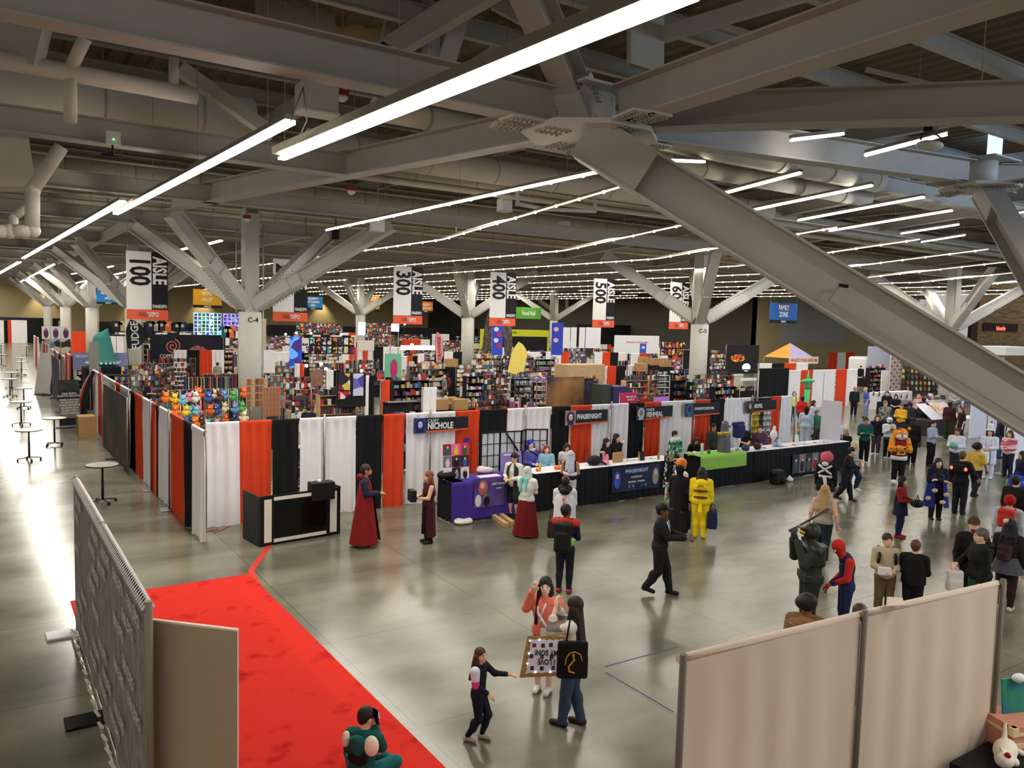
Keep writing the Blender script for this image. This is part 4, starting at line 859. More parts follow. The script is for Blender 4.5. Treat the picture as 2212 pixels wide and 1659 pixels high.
def person(label,foot,height=1.72,face=0.0,pose='stand',skin='light',top=None,bottom=None,shoes=(30,28,28),hair=(40,28,20),hairstyle='short',girth=1.0,sleeve=1.0,skirt=None,coat=None,legs_len=1.0,over=None,lod=1,look=0.0,nod=0.0,lean=0.0,cat='person',tight=False,extras=None,group=None,hat=None,glove=None,mask=None,loc_z=0.0,beard=None,hood=None,tmat=None,bmat=None,offset_foot=True):
 """face: where the figure faces as seen in the photograph: 0 towards the camera, 90 to the right, 180 away, -90 to the left"""
 hair=hair or(40,30,26);H=height;fp=Vector((foot[0],foot[1],0));az=math.atan2(fp.y-EYE[1],fp.x-EYE[0])
 rz=az+math.pi+math.radians(face)-math.pi/2
 J={k:V3(*v)for k,v in BASE.items()};P=dict(POSES[pose]);up=P.pop('up',0);
 if over:P.update(over)
 if up:
  for k in('chest','neck','head','sl','sr','el','er','hl','hr'):
   if k not in P:J[k]=J[k]+V3(0,0,up)
 for k,v in P.items():
  J[k]=V3(*v)if k in J else J.get(k)
 if lean:
  pv=J['pel'].copy();c,s=math.cos(lean),math.sin(lean)
  for k in('chest','neck','head','sl','sr','el','er','hl','hr'):
   if over and k in over and k in('hl','hr','el','er'):continue
   d=J[k]-pv;J[k]=pv+V3(d[0],d[1]*c+d[2]*s,-d[1]*s+d[2]*c)
 g=girth;hz=.011 if lod==0 else(.015 if lod==1 else(.022 if lod==2 else.03))
 sc=lambda k:J[k]*H
 t=thing('person',label,cat,(fp.x,fp.y,loc_z),rz,group)
 nk,hd=sc('neck'),sc('head');hdir=(hd-nk)/np.linalg.norm(hd-nk)
 ry=math.radians(look);cy,sy=math.cos(ry),math.sin(ry);cn,sn=math.cos(nod),math.sin(nod)
 R=np.array([[cy,-sy,0],[sy,cy,0],[0,0,1]])@np.array([[1,0,0],[0,cn,sn],[0,-sn,cn]])
 hp=lambda x,y,z:hd+R@V3(x*H*1.07,y*H*1.07,z*H*1.07)
 RT=R
 torso=[('e',sc('chest')+V3(0,0,-.005*H),(.098*H*g,.066*H*g,.105*H)),('e',(sc('chest')*.45+sc('pel')*.55),(.080*H*g,.062*H*g,.10*H)),('e',sc('pel')+V3(0,-.008*H,.01*H),(.094*H*g,.070*H*g,.068*H)),('c',sc('sl')*.8+sc('sr')*.2,sc('sr')*.8+sc('sl')*.2,.042*H*g**.5,.042*H*g**.5)]
 gl=g**.6
 def arm(s,gg=1.0,add=0.0):return[('c',sc('s'+s),sc('e'+s),(.034*gl)*H+add,.025*H*gl+add),('c',sc('e'+s),sc('h'+s),.0245*H*gl+add,.0165*H*gl+add)]
 def leg(s,add=0.0):return[('c',sc('t'+s),sc('k'+s),.054*H*gl+add,.036*H*gl+add),('c',sc('k'+s),sc('a'+s),.036*H*gl+add,.022*H*gl+add),('e',sc('k'+s)*.62+sc('a'+s)*.38+V3(0,-.008*H,0),(.033*H*gl+add,.036*H*gl+add,.075*H))]
 footd={}
 for s in 'lr':
  sh=sc('a'+s)-sc('k'+s);f=V3(0,1,0)
  if pose=='floor':f=V3(-1 if s=='r' else 1,.3,0)/1.04
  footd[s]=f
 def feet(s,add=0.0):
  a=sc('a'+s);f=footd[s];z=max(a[2]-.022*H,.018*H);tilt=-.02*H if a[2]>.07*H else 0
  return[('c',a+V3(0,0,-.018*H)-f*.012*H,V3(a[0],a[1],max(.017*H,a[2]-.025*H+tilt))+f*.085*H,.021*H+add,.017*H+add),('c',a,a-f*.02*H+V3(0,0,-.02*H),.02*H+add,.02*H+add)]
 headp=[('e',hp(0,-.004,.012),(.0455*H,.056*H,.058*H),RT),('e',hp(0,.012,-.022),(.036*H,.042*H,.046*H),RT),('c',nk-V3(0,0,.02*H),hd-hdir*.03*H,.034*H*gl,.031*H*gl),('e',hp(0,.056,-.008),(.008*H,.011*H,.014*H),RT),('e',hp(.046,-.002,-.004),(.006*H,.012*H,.017*H),RT),('e',hp(-.046,-.002,-.004),(.006*H,.012*H,.017*H),RT),('e',hp(0,.046,-.034),(.014*H,.008*H,.006*H),RT),('e',hp(0,.038,-.052),(.014*H,.012*H,.010*H),RT)]
 prims=torso+headp+arm('l')+arm('r')+leg('l')+leg('r')+feet('l')+feet('r')
 v,f=surface(prims,hz*1.15 if lod else hz,.028);meshes=[(v,f,0)]
 hh=.0065 if lod<=1 else(.010 if lod==2 else.016)
 hs=H*1.0
 for s,sd in(('l',1),('r',-1)):
  hv,hf=surface(hand_prims(sc('h'+s),sc('e'+s),hs,.35,sd),hh,.007 if lod<=1 else.012);meshes.append((hv,hf,1))
 sk=mat('skin_'+skin,SKINS[skin],0.55,noise=.06,scale=20)
 gm=mat('glove_%d_%d_%d'%glove,glove,.6)if glove else sk
 if mask:hm=mat('mask_%d_%d_%d'%mask,mask,.6)
 o=obj('body',mesh_np('body',meshes),[hm if mask else sk,gm],t)
 if lod<=1 and not mask:
  e=MB()
  for sx in(-1,1):e.ball(hp(.018*sx,.0455,.006),(.0062*H,.0045*H,.0042*H),6,8,0)
  for sx in(-1,1):e.bar(hp(.010*sx,.051,.019),hp(.027*sx,.046,.019),.004*H,.003*H,1)
  e.ball(hp(0,.0535,-.033),(.0115*H,.003*H,.0032*H),5,10,2)
  e.build('face_features',[mat('eye_dark',(28,20,18),.2),mat('brow_%d_%d_%d'%tuple(hair),hair,.8),mat('lips',(150,78,70),.5)],t)
 add=.006*H if tight else.012*H
 def cm(c,nm='cloth'):return c if not isinstance(c,tuple)else mat('%s_%d_%d_%d'%(nm,*c),c,.85,noise=.12,scale=9,bump=.25)
 if top is not None:
  pr=[('e',q[1],tuple(r+add*1.2 for r in q[2]))if q[0]=='e' else('c',q[1],q[2],q[3]+add,q[4]+add)for q in torso]
  if not tight:pr.append(('e',sc('pel')+V3(0,0,.025*H),(.108*H*g,.084*H*g,.075*H)))
  for s in 'lr':
   a=arm(s,1,add)
   if sleeve>=1:pr+=[a[0],('c',a[1][1],a[1][1]*.08+a[1][2]*.92,a[1][3],a[1][4]+.004)]
   elif sleeve>.5:pr+=[a[0],('c',a[1][1],a[1][1]*(1-sleeve)+a[1][2]*sleeve,a[1][3],a[1][3])]
   elif sleeve>0:pr+=[('c',a[0][1],a[0][1]*(1-2*sleeve)+a[0][2]*2*sleeve,a[0][3],a[0][3]*.95)]
  pr.append(('c',nk-V3(0,0,.035*H),nk-V3(0,0,.012*H),.047*H*gl,.040*H*gl))
  if pose in('sit','floor'):pass
  else:pr.append(('-',('r',sc('pel')+V3(0,0,-.115*H),(.3*H,.3*H,.075*H),.001)))
  blob('shirt',pr,hz,tmat or cm(top),t,.03)
 if bottom is not None:
  ll=legs_len;pr=[('e',sc('pel')+V3(0,-.008*H,0),(.096*H*g+add,.072*H*g+add,.062*H))]
  for s in 'lr':
   a=leg(s,add);kk,aa=sc('k'+s),sc('a'+s)
   if ll>=.5:q=(ll-.5)*2;pr+=[a[0],('c',kk,kk*(1-q)+aa*q,a[1][3],(a[1][3]*(1-q)+a[1][4]*q)*(1.0 if tight else 1.12)),a[2]]if q>.6 else[a[0],('c',kk,kk*(1-q)+aa*q,a[1][3],a[1][3])]
   else:pr+=[('c',a[0][1],a[0][1]*(1-2*ll)+a[0][2]*2*ll,a[0][3]*1.08,a[0][3]*1.08)]
  blob('trousers',pr,hz,bmat or cm(bottom),t,.022)
 if skirt is not None:
  col,hem,rad=skirt[:3];wz=skirt[3]if len(skirt)>3 else.60;n=40;mb=MB();rows=9;vs=[]
  p0=sc('pel')
  for j in range(rows):
   q=j/(rows-1);z=(wz*(1-q)+hem*q)*H;r=(.088*g*(1-q)**1.0+rad*q)*H
   r=(.092*g+(rad-.092*g)*q**.75)*H
   for i in range(n):
    a=2*math.pi*i/n;rr=r*(1+.07*q*math.sin(9*a+q)+.03*q*math.sin(17*a));vs.append((p0[0]+rr*math.cos(a),p0[1]*(1-q)+rr*.85*math.sin(a),z))
  mb.add(vs,[(j*n+i,(j+1)*n+i,(j+1)*n+(i+1)%n,j*n+(i+1)%n)for j in range(rows-1)for i in range(n)],0,True);mb.build('skirt',cm(col),t)
 if coat is not None:
  col,hem,rad=coat[:3];tz=coat[3]if len(coat)>3 else.83;a0=coat[4]if len(coat)>4 else.5;n=36;rows=12;vs=[];mb=MB()
  for j in range(rows):
   q=j/(rows-1);z=(tz*(1-q)+hem*q)*H
   for i in range(n+1):
    a=math.pi/2+a0+(2*math.pi-2*a0)*i/n;s1=min(1,q*7);rx=(.05+(.128*g-.05)*s1**.5+(rad-.128*g)*max(0,q-.14)/.86)*H;ryy=(.05+(.085*g-.05)*s1**.5+(rad*.85-.085*g)*max(0,q-.14)/.86)*H
    w=1+.06*q*math.sin(7*a+2)+.03*q*math.sin(15*a);vs.append((rx*w*math.cos(a),sc('neck')[1]*(1-q)+ryy*w*math.sin(a),z))
  m=n+1
  mb.add(vs,[(j*m+i,(j+1)*m+i,(j+1)*m+i+1,j*m+i+1)for j in range(rows-1)for i in range(n)],0,True);mb.build('cloak',cm(col),t)
 if shoes is not None:
  for s in 'lr':blob('shoe',[(q[0],q[1],q[2],q[3]+.006*H,q[4]+.006*H)for q in feet(s)],hz*.8,mat('shoe_%d_%d_%d'%tuple(shoes),shoes,.5),t,.02)
 if hair is not None and hairstyle!='none' and not mask:
  hm=mat('hair_%d_%d_%d'%tuple(hair),hair,.6,noise=.35,scale=30,spec=.4);hr=[('e',hp(0,-.014,.022),(.056*H,.064*H,.063*H),RT)]
  cut=('-',('e',hp(0,.068,-.025),(.036*H,.040*H,.052*H),RT))
  if hairstyle=='short':hr+=[('e',hp(0,-.030,-.006),(.044*H,.036*H,.045*H),RT),cut]
  elif hairstyle=='bald':hr=None
  elif hairstyle=='afro':hr=[('e',hp(0,-.015,.028),(.082*H,.080*H,.074*H),RT),('e',hp(.03,-.03,.05),(.05*H,.05*H,.045*H),RT),('e',hp(-.04,-.02,.02),(.05*H,.055*H,.05*H),RT),('-',('e',hp(0,.066,-.025),(.036*H,.036*H,.048*H),RT))]
  elif hairstyle=='bun':hr+=[('e',hp(0,-.03,-.01),(.043*H,.034*H,.045*H),RT),('e',hp(0,-.068,.03),(.028*H,.026*H,.028*H),RT),cut]
  else:
   ln={'bob':.10,'long':.23,'xlong':.36}[hairstyle]
   hr+=[('e',hp(0,-.030,-.015),(.050*H,.038*H,.055*H),RT)]
   for sx in(-.042,-.028,-.012,.004,.018,.030,.043):
    b=hp(sx,-.028-.012*(1-abs(sx)/.043),-.01);kz=-ln*(1+.12*math.sin(sx*300));e2=b+V3(sx*.35*H,-.022*H-(.03*H if ln>.15 else 0),kz*H);hr.append(('c',b,e2,.026*H,.019*H))
   for sx in(-1,1):b=hp(.047*sx,-.004,.0);hr.append(('c',b,b+V3(.006*sx*H,(.052 if ln>.25 else.02)*H,-ln*.85*H),.019*H,.014*H))
   hr.append(cut)
  if hr:blob('hair',hr,min(hz,.013),hm,t,.016)
 if beard:blob('beard',[('e',hp(0,.036,-.048),(.030*H,.026*H,.026*H),RT),('-',('e',hp(0,.075,-.026),(.022*H,.03*H,.012*H),RT))],.009,mat('hair_%d_%d_%d'%tuple(beard),beard,.8),t,.012)
 if hood:blob('hood',[('e',hp(0,-.012,.012),(.060*H,.068*H,.068*H),RT),('c',nk-V3(0,.01,.02*H),nk+V3(0,-.01,.03*H),.062*H,.05*H),('-',('e',hp(0,.075,-.01),(.036*H,.05*H,.052*H),RT))],hz*.8,cm(hood),t,.03)
 if hat is not None:
  kind,hc=hat;hm2=mat('hat_%d_%d_%d'%tuple(hc),hc,.8)
  if kind=='cap':blob('cap',[('e',hp(0,-.006,.034),(.054*H,.063*H,.042*H),RT),('r',hp(0,.070,.026),(.036*H,.036*H,.005*H),.004,R),('-',('r',hp(0,0,-.02),(.08*H,.1*H,.036*H),.002,R))],.009,hm2,t,.01)
  elif kind=='beanie':blob('beanie',[('e',hp(0,-.008,.032),(.056*H,.064*H,.052*H),RT),('-',('r',hp(0,.02,-.03),(.09*H,.1*H,.034*H),.002,R))],.010,hm2,t,.01)
  elif kind=='top':blob('top_hat',[('c',hp(0,-.005,.04),hp(0,-.008,.115),.046*H,.052*H),('r',hp(0,-.005,.040),(.085*H,.09*H,.006*H),.005,R)],.011,hm2,t,.006)
  elif kind=='helmet':blob('helmet',[('e',hp(0,-.004,.012),(.066*H,.076*H,.074*H),RT),('e',hp(0,.04,.035),(.058*H,.055*H,.02*H),RT),('-',('e',hp(0,.085,-.012),(.04*H,.04*H,.030*H),RT))],.010,hm2,t,.015)
 t['_']=0;del t['_']
 info=dict(t=t,H=H,sc=sc,hp=hp,R=R,J=J,hz=hz)
 if extras:extras(info)
 return t
# ================================================================ PEOPLE
def wl(I,x,y,z):
 t=I['t'];c,s=math.cos(t.rotation_euler[2]),math.sin(t.rotation_euler[2]);H=I['H']
 return Vector((t.location[0]+c*x*H-s*y*H,t.location[1]+s*x*H+c*y*H,t.location[2]+z*H))
def held(I,name,label,cat,xyz,rz=0.0):
 p=wl(I,*xyz);return thing(name,label,cat,p,I['t'].rotation_euler[2]+rz)
def phone(I,label,xyz=(0,.20,.74)):
 t=held(I,'phone',label,'phone',xyz);MB().slab([(-.04,0,-.075),(.04,0,-.075),(.04,.03,.075),(-.04,.03,.075)],.01).build('case',BLACK,t);return t
def bag(I,label,xyz,m,w=.36,h=.40,d=.10,name='bag',drop=.22,extra=None):
 t=held(I,name,label,'bag',xyz);blob('bag_body',[('r',(0,0,-drop-h/2),(d/2+.01,w/2,h/2),.03),('r',(0,0,-drop-h*.7),(d/2+.02,w/2*.96,h*.28),.05 if d>.08 else.02)],.014,m,t)
 s=MB()
 for sx in(-1,1):s.path([(sx*d*.3,-w*.22,-drop),(sx*d*.2,-w*.12,-drop*.15),(0,0,0),(sx*d*.2,w*.12,-drop*.15),(sx*d*.3,w*.22,-drop)],.008,5)
 s.build('strap',m,t)
 if extra:extra(t,w,h,d,drop)
 return t
def backpack(I,m,w=.15,h=.25,d=.075,z=.70,y=-.135,side=None):
 H=I['H'];b=blob('backpack',[('r',V3(0,y*H,z*H),(w/2*H*1.1,d*H*.85,h/2*H*1.1),.05),('r',V3(0,(y-.045)*H,(z-.03)*H),(w/2*H*.8,d*H*.5,h/3.2*H),.03)],.016,m,I['t'],.02)
 s=MB()
 for sx in(-1,1):s.path([V3(sx*.07,-.09,z+.10)*H,V3(sx*.075,-.01,.845)*H,V3(sx*.08,.085,.76)*H,V3(sx*.085,.05,.66)*H,V3(sx*.075,-.07,.61)*H],.018,6)
 s.build('strap',m,I['t'])
 if side:MB().tube(V3(.095,y+.01,z-.09)*H,V3(.10,y+.01,z+.0)*H,.035,10).build('bottle',side,I['t'])
def band(I,name,z,r,h,m,ry=None,y=0):I_=I['H'];MB().lathe([(r*I_,z*I_-h),(r*I_*1.02,z*I_),(r*I_,z*I_+h)],24,(0,y*I_,0)).build(name,m,I['t']).scale=(1,(ry or.72),1)
def P(px,py,H,label,**kw):
 g=level_at(px,py,H);return person(label,(g.x,g.y),H,**kw)
MT=lambda n,c,**k:mat(n,c,.8,**k)
DENIM=MT('denim',(52,72,104),noise=.3,scale=14)
def e_coral(I):
 H=I['H'];hs=MB();hs.path([V3(-.03,.075,.80)*H,V3(0,.105,.70)*H,V3(.02,.09,.60)*H],.012,6);hs.path([V3(.07,-.02,.83)*H,V3(.03,.10,.72)*H,V3(-.06,.11,.60)*H],.018,6);hs.build('white_strap',WBOX,I['t'])
 MB().box(V3(-.03,.115,.57)*H,(.09,.012,.11)).build('badge',WBOX,I['t'])
 b=held(I,'paper_bag','crumpled white bag with red marks under the arm of the woman in coral','bag',(-.13,.08,.50));b2=blob('bag_body',[('e',(0,0,0),(.13,.11,.09)),('e',(-.03,.05,-.16),(.09,.10,.13)),('e',(-.05,0,-.3),(.07,.05,.12))],.02,mat('white_plastic',(228,222,216),.5,rgb2=(205,198,194),scale=12),b,.04)
 for k in range(5):MB().ball((-.02+.035*k-.05,.085+.012*k,.05-.012*k),(.016,.008,.012)).build('red_mark',RED,b)
P(1180,1247,1.63,'woman with black and green hair in a coral sweater, hand raised to her face',face=-18,skin='pale',top=(248,134,114),skirt=((150,40,60),.44,.105,.57),bottom=None,shoes=(226,222,216),hair=(14,26,22),hairstyle='xlong',look=15,lod=0,over=dict(er=(.16,.03,.72),hr=(.085,.10,.90),el=(-.13,.04,.62),hl=(-.10,.16,.55),al=(-.05,-.01,.045),ar=(.05,-.02,.045)),extras=e_coral)
def e_long(I):
 def pic(t,w,h,d,dr):
  z=-dr-h/2;mb=MB();pts=[(-.09,-.10),(-.08,.0),(-.04,.07),(.02,.09),(.08,.05),(.10,-.04)]
  mb.path([(d/2+.034,a,z+.04+b*.8)for a,b in pts],.006,5);pts=[(0,.06),(.01,.02),(-.02,-.02),(-.05,-.06),(-.04,-.11),(.02,-.13)];mb.path([(d/2+.034,a,z+b)for a,b in pts],.010,5);mb.ball((d/2+.034,.0,z+.075),(.006,.014,.014));mb.build('gold_snake_emblem',mat('gold_print',(206,152,50),.5),t)
 b=bag(I,'black tote bag with a gold curved emblem on the long haired woman',(.16,-.02,.66),mat('black_canvas',(14,14,14),.9),w=.34,h=.42,drop=.30,name='tote_bag',d=.06,extra=None)
 b.location=depth_at(1240,1328,8.85)
 b.rotation_euler[2]=math.atan2(EYE[1]-b.location[1],EYE[0]-b.location[0])+math.radians(8);pic(b,.34,.42,.06,.30)
P(1243,1290,1.68,'woman with very long dark red brown hair and striped top, hands at her face',face=-112,skin='pale',tmat=spots('stripe_top',[(206,202,192),(120,118,112)],5,.9,dims=(.4,.4,2)),top=(200,200,190),sleeve=.55,bottom=(54,72,98),girth=.88,shoes=(46,30,24),hair=(44,18,14),hairstyle='xlong',lod=0,over=dict(el=(-.15,.13,.76),hl=(-.05,.14,.90),er=(.10,.14,.76),hr=(.03,.15,.90),kl=(-.05,.03,.27),al=(-.055,.05,.045),ar=(.05,-.06,.045)),extras=e_long)
a=depth_at(1152,1372,9.05);t=thing('protest_sign','hand-held gold bordered sign with small lights, upside down, reading I LOVE MY SON','sign',depth_at(1180,1418,9.1))
az=math.atan2(EYE[1]-t.location[1],EYE[0]-t.location[0])+math.pi/2;t.rotation_euler=(math.radians(-14),0,az+math.radians(3))
MB().slab([(-.30,0,-.24),(.27,0,-.20),(.21,0,.23),(-.22,0,.22)],.012).build('gold_board',mat('gold_glitter',(168,132,70),.5,noise=.3,scale=60),t)
pts=[];CR=[(-.225,-.185),(.225,-.16),(.175,.185),(-.17,.18)]
for(ax,az_),(bx,bz)in zip(CR,CR[1:]+CR[:1]):
 n=10
 for i in range(n):u=i/n;k=.985 if i%2 else 1.05;pts.append(((ax+(bx-ax)*u)*k,-.012,(az_+(bz-az_)*u)*k))
MB().slab(pts,.006).build('white_paper',mat('sign_paper',(222,224,232),.6),t)
for tx,z in(('I LOVE',-.055),('MY SON!',.045)):l=lettering(tx,.085,INKB,t,(0,-.018,z),.02,math.pi,.8)
for k,(x_,z_,c)in enumerate(((-.14,.12,(90,50,90)),(-.04,.12,(60,50,60)),(.05,.13,(50,50,60)),(-.17,.0,(40,40,70)),(-.05,-.005,(130,90,90)),(.06,.0,(100,90,90)),(-.16,-.13,(140,110,100)),(-.05,-.13,(60,40,40)),(.08,-.12,(50,40,50)),(.14,-.11,(60,50,60)))):
 MB().slab([(x_-.022,-.017,z_-.022),(x_+.022,-.017,z_-.02),(x_+.02,-.017,z_+.024),(x_-.02,-.017,z_+.022)],.003).build('pasted_picture',mat('pasted%d'%(k%4),c,.6),t)
for x_,z_ in((-.19,.17),(-.08,.185),(.16,.17),(-.20,.03),(-.215,-.08),(-.12,-.17),(.05,-.165)):MB().ball((x_,-.02,z_),(.009,.006,.009),5,8).build('small_light',mat('led_blue',(170,190,255),.4,emit=7),t)
P(1037,1400,1.17,'girl with brown hair in a navy and pink outfit, arms held out',face=68,skin='light',top=(24,26,44),bottom=(20,24,40),tight=True,shoes=(178,160,150),hair=(84,56,40),hairstyle='long',lod=0,look=-20,over=dict(el=(-.13,.12,.70),hl=(-.12,.27,.72),er=(.135,.02,.66),hr=(.10,.14,.58),kl=(-.05,.09,.28),al=(-.06,.02,.05),kr=(.06,.03,.27),ar=(.05,-.10,.05)),extras=lambda I:(blob('white_sleeve',[('c',I['sc']('sr')+V3(.01,0,0),I['sc']('sr')*.35+I['sc']('er')*.65+V3(.008,0,0),.062,.05)],.010,WBOX,I['t'],.01),blob('pink_sleeve',[('c',I['sc']('sr')*.3+I['sc']('er')*.7+V3(.008,0,0),I['sc']('er')+V3(.01,0,0),.050,.046)],.010,MT('pink_band',(214,70,130)),I['t'],.01)))
def e_boy(I):
 H=I['H'];blob('white_shoulder_patch',[('e',V3(.10,-.045,.335)*H,(.055*H,.045*H,.075*H))],.010,MT('cream_patch',(236,222,202)),I['t']);blob('white_shoulder_patch',[('e',V3(-.115,-.03,.34)*H,(.03*H,.035*H,.06*H))],.010,MT('cream_patch',(236,222,202)),I['t'])
 blob('hood',[('e',V3(0,-.055,.345)*H,(.075*H,.035*H,.055*H)),('e',V3(0,-.06,.29)*H,(.045*H,.03*H,.05*H))],.012,MT('teal_hood',(22,92,92)),I['t'])
 blob('hood_lining',[('e',V3(0,-.068,.23)*H,(.085*H,.02*H,.05*H))],.012,MT('black_cloth',(14,18,20)),I['t'])
 t=held(I,'phone','black phone with a lit blue screen held by the boy on the carpet','phone',(.065,.10,.485),math.radians(150));MB().slab([(-.045,0,-.09),(.045,0,-.09),(.045,.02,.09),(-.045,.02,.09)],.012).build('case',BLACK,t);MB().slab([(-.03,-.012,-.02),(.03,-.012,-.02),(.03,-.002,.05),(-.03,-.002,.05)],.004).build('screen',mat('phone_screen',(60,120,255),.4,emit=3),t)
g=level_at(783,1543,.80);person('boy in a teal and black hooded tracksuit sitting on the red carpet with a phone',(g.x,g.y),1.50,face=152,pose='floor',skin='light',top=(20,84,84),bottom=(24,104,104),shoes=(30,26,26),hair=(26,18,14),lod=0,look=-30,nod=.3,lean=.12,extras=e_boy,over=dict(hr=(.05,.10,.40),er=(.12,.08,.27),hl=(-.02,.17,.18),el=(-.14,.06,.22)))
P(790,1004,1.83,'man with a grey temple and beard wearing a long dark red cape',face=82,skin='tan',top=(34,38,60),bottom=(26,26,34),shoes=(40,38,40),hair=(46,32,26),lod=1,beard=(40,28,24),coat=((128,22,24),.045,.22,.845,.28),over=dict(er=(.13,.03,.66),hr=(.04,.17,.66),el=(-.12,.0,.64),hl=(-.04,.14,.64)),extras=lambda I:(blob('cape_collar',[('c',V3(-.05,-.04,.86)*I['H'],V3(.05,-.04,.86)*I['H'],.055,.055),('c',V3(0,-.07,.85)*I['H'],V3(0,-.05,.80)*I['H'],.07,.06)],.014,MT('red_collar',(120,22,26)),I['t']),blob('grey_temple',[('e',I['hp'](.047,.0,.01),(.012,.03,.02)),('e',I['hp'](-.047,.0,.01),(.012,.03,.02))],.009,MT('grey_hair',(170,168,166)),I['t'])))
P(927,1018,1.66,'woman with long auburn hair in a dark red outfit holding a black box',face=-70,skin='light',top=(64,18,28),sleeve=0,bottom=(30,14,20),shoes=(34,30,30),hair=(140,74,40),hairstyle='long',coat=((72,20,30),.10,.12,.62,.9),over=dict(el=(-.13,.05,.65),hl=(-.04,.17,.64),er=(.13,.05,.65),hr=(.04,.17,.64)),glove=(70,20,30),extras=lambda I:MB().box((0,0,0),(.28,.12,.26)).build('box_body',BLACK,held(I,'camera_box','small black box held by the woman in dark red','box',(0,.24,.68))))
P(1112,978,1.70,'boy in a black and green open robe looking down at his hands',face=-30,skin='light',top=(226,222,210),bottom=(30,34,54),legs_len=.55,shoes=(24,24,24),hair=(46,32,24),nod=.4,coat=((34,48,36),.32,.165,.84,.35),pose='hold',extras=lambda I:band(I,'belt',.58,.105,.02,BLACK))
P(1140,1008,1.68,'woman with white and mint hair, white top and long dark red skirt',face=150,skin='pale',top=(232,230,226),sleeve=.25,skirt=((112,18,26),.02,.19,.60),hair=(216,224,220),hairstyle='xlong',girth=1.1,pose='phone',extras=lambda I:(phone(I,'phone held by the woman with white and mint hair'),blob('mint_hair_ends',[('c',V3(-.05,-.07,.83)*I['H'],V3(-.06,-.095,.66)*I['H'],.05,.025),('c',V3(.02,-.07,.83)*I['H'],V3(.03,-.095,.68)*I['H'],.05,.025)],.012,MT('mint_hair',(120,206,200)),I['t']),blob('hair_bow',[('e',I['hp'](-.05,-.01,.06),(.03,.03,.04))],.01,MT('mint_bow',(96,140,120)),I['t'])))
P(1233,974,1.66,'woman with pale lilac hair in a black and white outfit, her back to the camera',face=172,skin='tan',top=(20,20,26),sleeve=0,bottom=(210,214,224),tight=True,hair=(206,206,226),hairstyle='long',pose='hold',extras=lambda I:band(I,'white_sash',.63,.115,.05,WBOX))
def e_white(I):
 for k,z in enumerate((.72,.66,.60)):MB().box((0,-.142*I['H'],z*I['H']),(.10,.01,.07)).build('red_character_block',mat('red_ink',(206,40,44),.7),I['t'])if False else lettering(('K','E','H')[k],.12,mat('red_ink',(206,40,44),.7),I['t'],(0,-.150*I['H']-.01*k,z*I['H']),.03)
P(1222,1030,1.68,'person in a long white coat with red marks on its back and a striped cap',face=176,skin='brown',top=(222,222,228),bottom=(40,40,46),coat=((224,224,230),.16,.16,.83,.35),pose='phone',hat=('beanie',(190,70,60)),hair=(30,26,24),girth=1.1,extras=lambda I:(e_white(I),blob('black_hood_collar',[('c',V3(-.05,-.03,.85)*I['H'],V3(.05,-.03,.85)*I['H'],.08,.08),('e',V3(0,-.09,.82)*I['H'],(.12,.07,.08))],.014,BLACK,I['t']),bag(I,'dark red quilted bag hanging beside the white coat',(-.17,.02,.55),mat('maroon_cloth',(92,28,34),.8,rgb2=(40,24,26),scale=20),w=.42,h=.40,d=.12)))
SUITB=(26,28,48)
def e_spider(I):
 H=I['H'];backpack(I,mat('black_nylon',(16,17,16),.7),side=mat('lime_plastic',(130,220,60),.4),w=.17,h=.30,z=.665,y=-.135)
 blob('red_yoke',[('c',I['sc']('sl')+V3(0,0,.01),I['sc']('sr')+V3(0,0,.01),.085,.085),('e',V3(0,0,.83)*H,(.09,.08,.05))],.013,MT('suit_red',(186,50,38)),I['t'])
 for s in 'lr':a=I['sc']('a'+s);k=I['sc']('k'+s);blob('red_boot',[('c',a*.45+k*.55,a,.058,.046),('c',a+V3(0,0,-.03),a+V3(0,.14,-.045),.04,.034)],.011,MT('suit_red',(186,50,38)),I['t'],.02)
P(1224,1090,1.70,'young man in a navy and red bodysuit with a black backpack, seen from behind',face=168,skin='brown',top=SUITB,bottom=SUITB,tight=True,shoes=(150,34,30),hair=(24,18,16),pose='hold',look=-35,extras=e_spider,lod=0)
P(1430,1088,1.76,'man in black with a black cap walking and holding out a phone',face=80,pose='walk',skin='brown',top=(26,26,28),bottom=(24,24,28),shoes=(16,16,18),hat=('cap',(18,18,18)),hair=(20,16,14),lod=0,over=dict(el=(-.12,.10,.67),hl=(-.03,.26,.66),er=(.12,.10,.67),hr=(.03,.27,.66)),extras=lambda I:(phone(I,'phone held out by the walking man in the black cap',(0,.31,.68)),MB().path([V3(-.04,.07,.82)*I['H'],V3(0,.10,.70)*I['H'],V3(.04,.07,.82)*I['H']],.008).build('lanyard',WBOX,I['t']),MB().box(V3(0,.115,.60)*I['H'],(.09,.01,.12)).build('badge',WBOX,I['t'])))
P(1470,1005,1.72,'person in a long black hooded robe with small blue marks',face=150,skin='tan',hood=(16,16,20),hair=None,hairstyle='none',top=(16,16,20),bottom=(16,16,20),coat=((15,15,19),.05,.15,.84,.12),extras=lambda I:(MB().ball(V3(.165,-.03,.66)*I['H'],(.02,.03,.05)).build('blue_mark',MT('blue_mark',(40,60,190)),I['t']),MB().ball(V3(-.03,-.115,.90)*I['H'],(.03,.012,.03)).build('blue_mark',MT('blue_mark',(40,60,190)),I['t']),bag(I,'black printed bag held by the person in the black robe',(.12,-.02,.50),BLACK,w=.40,h=.5)))
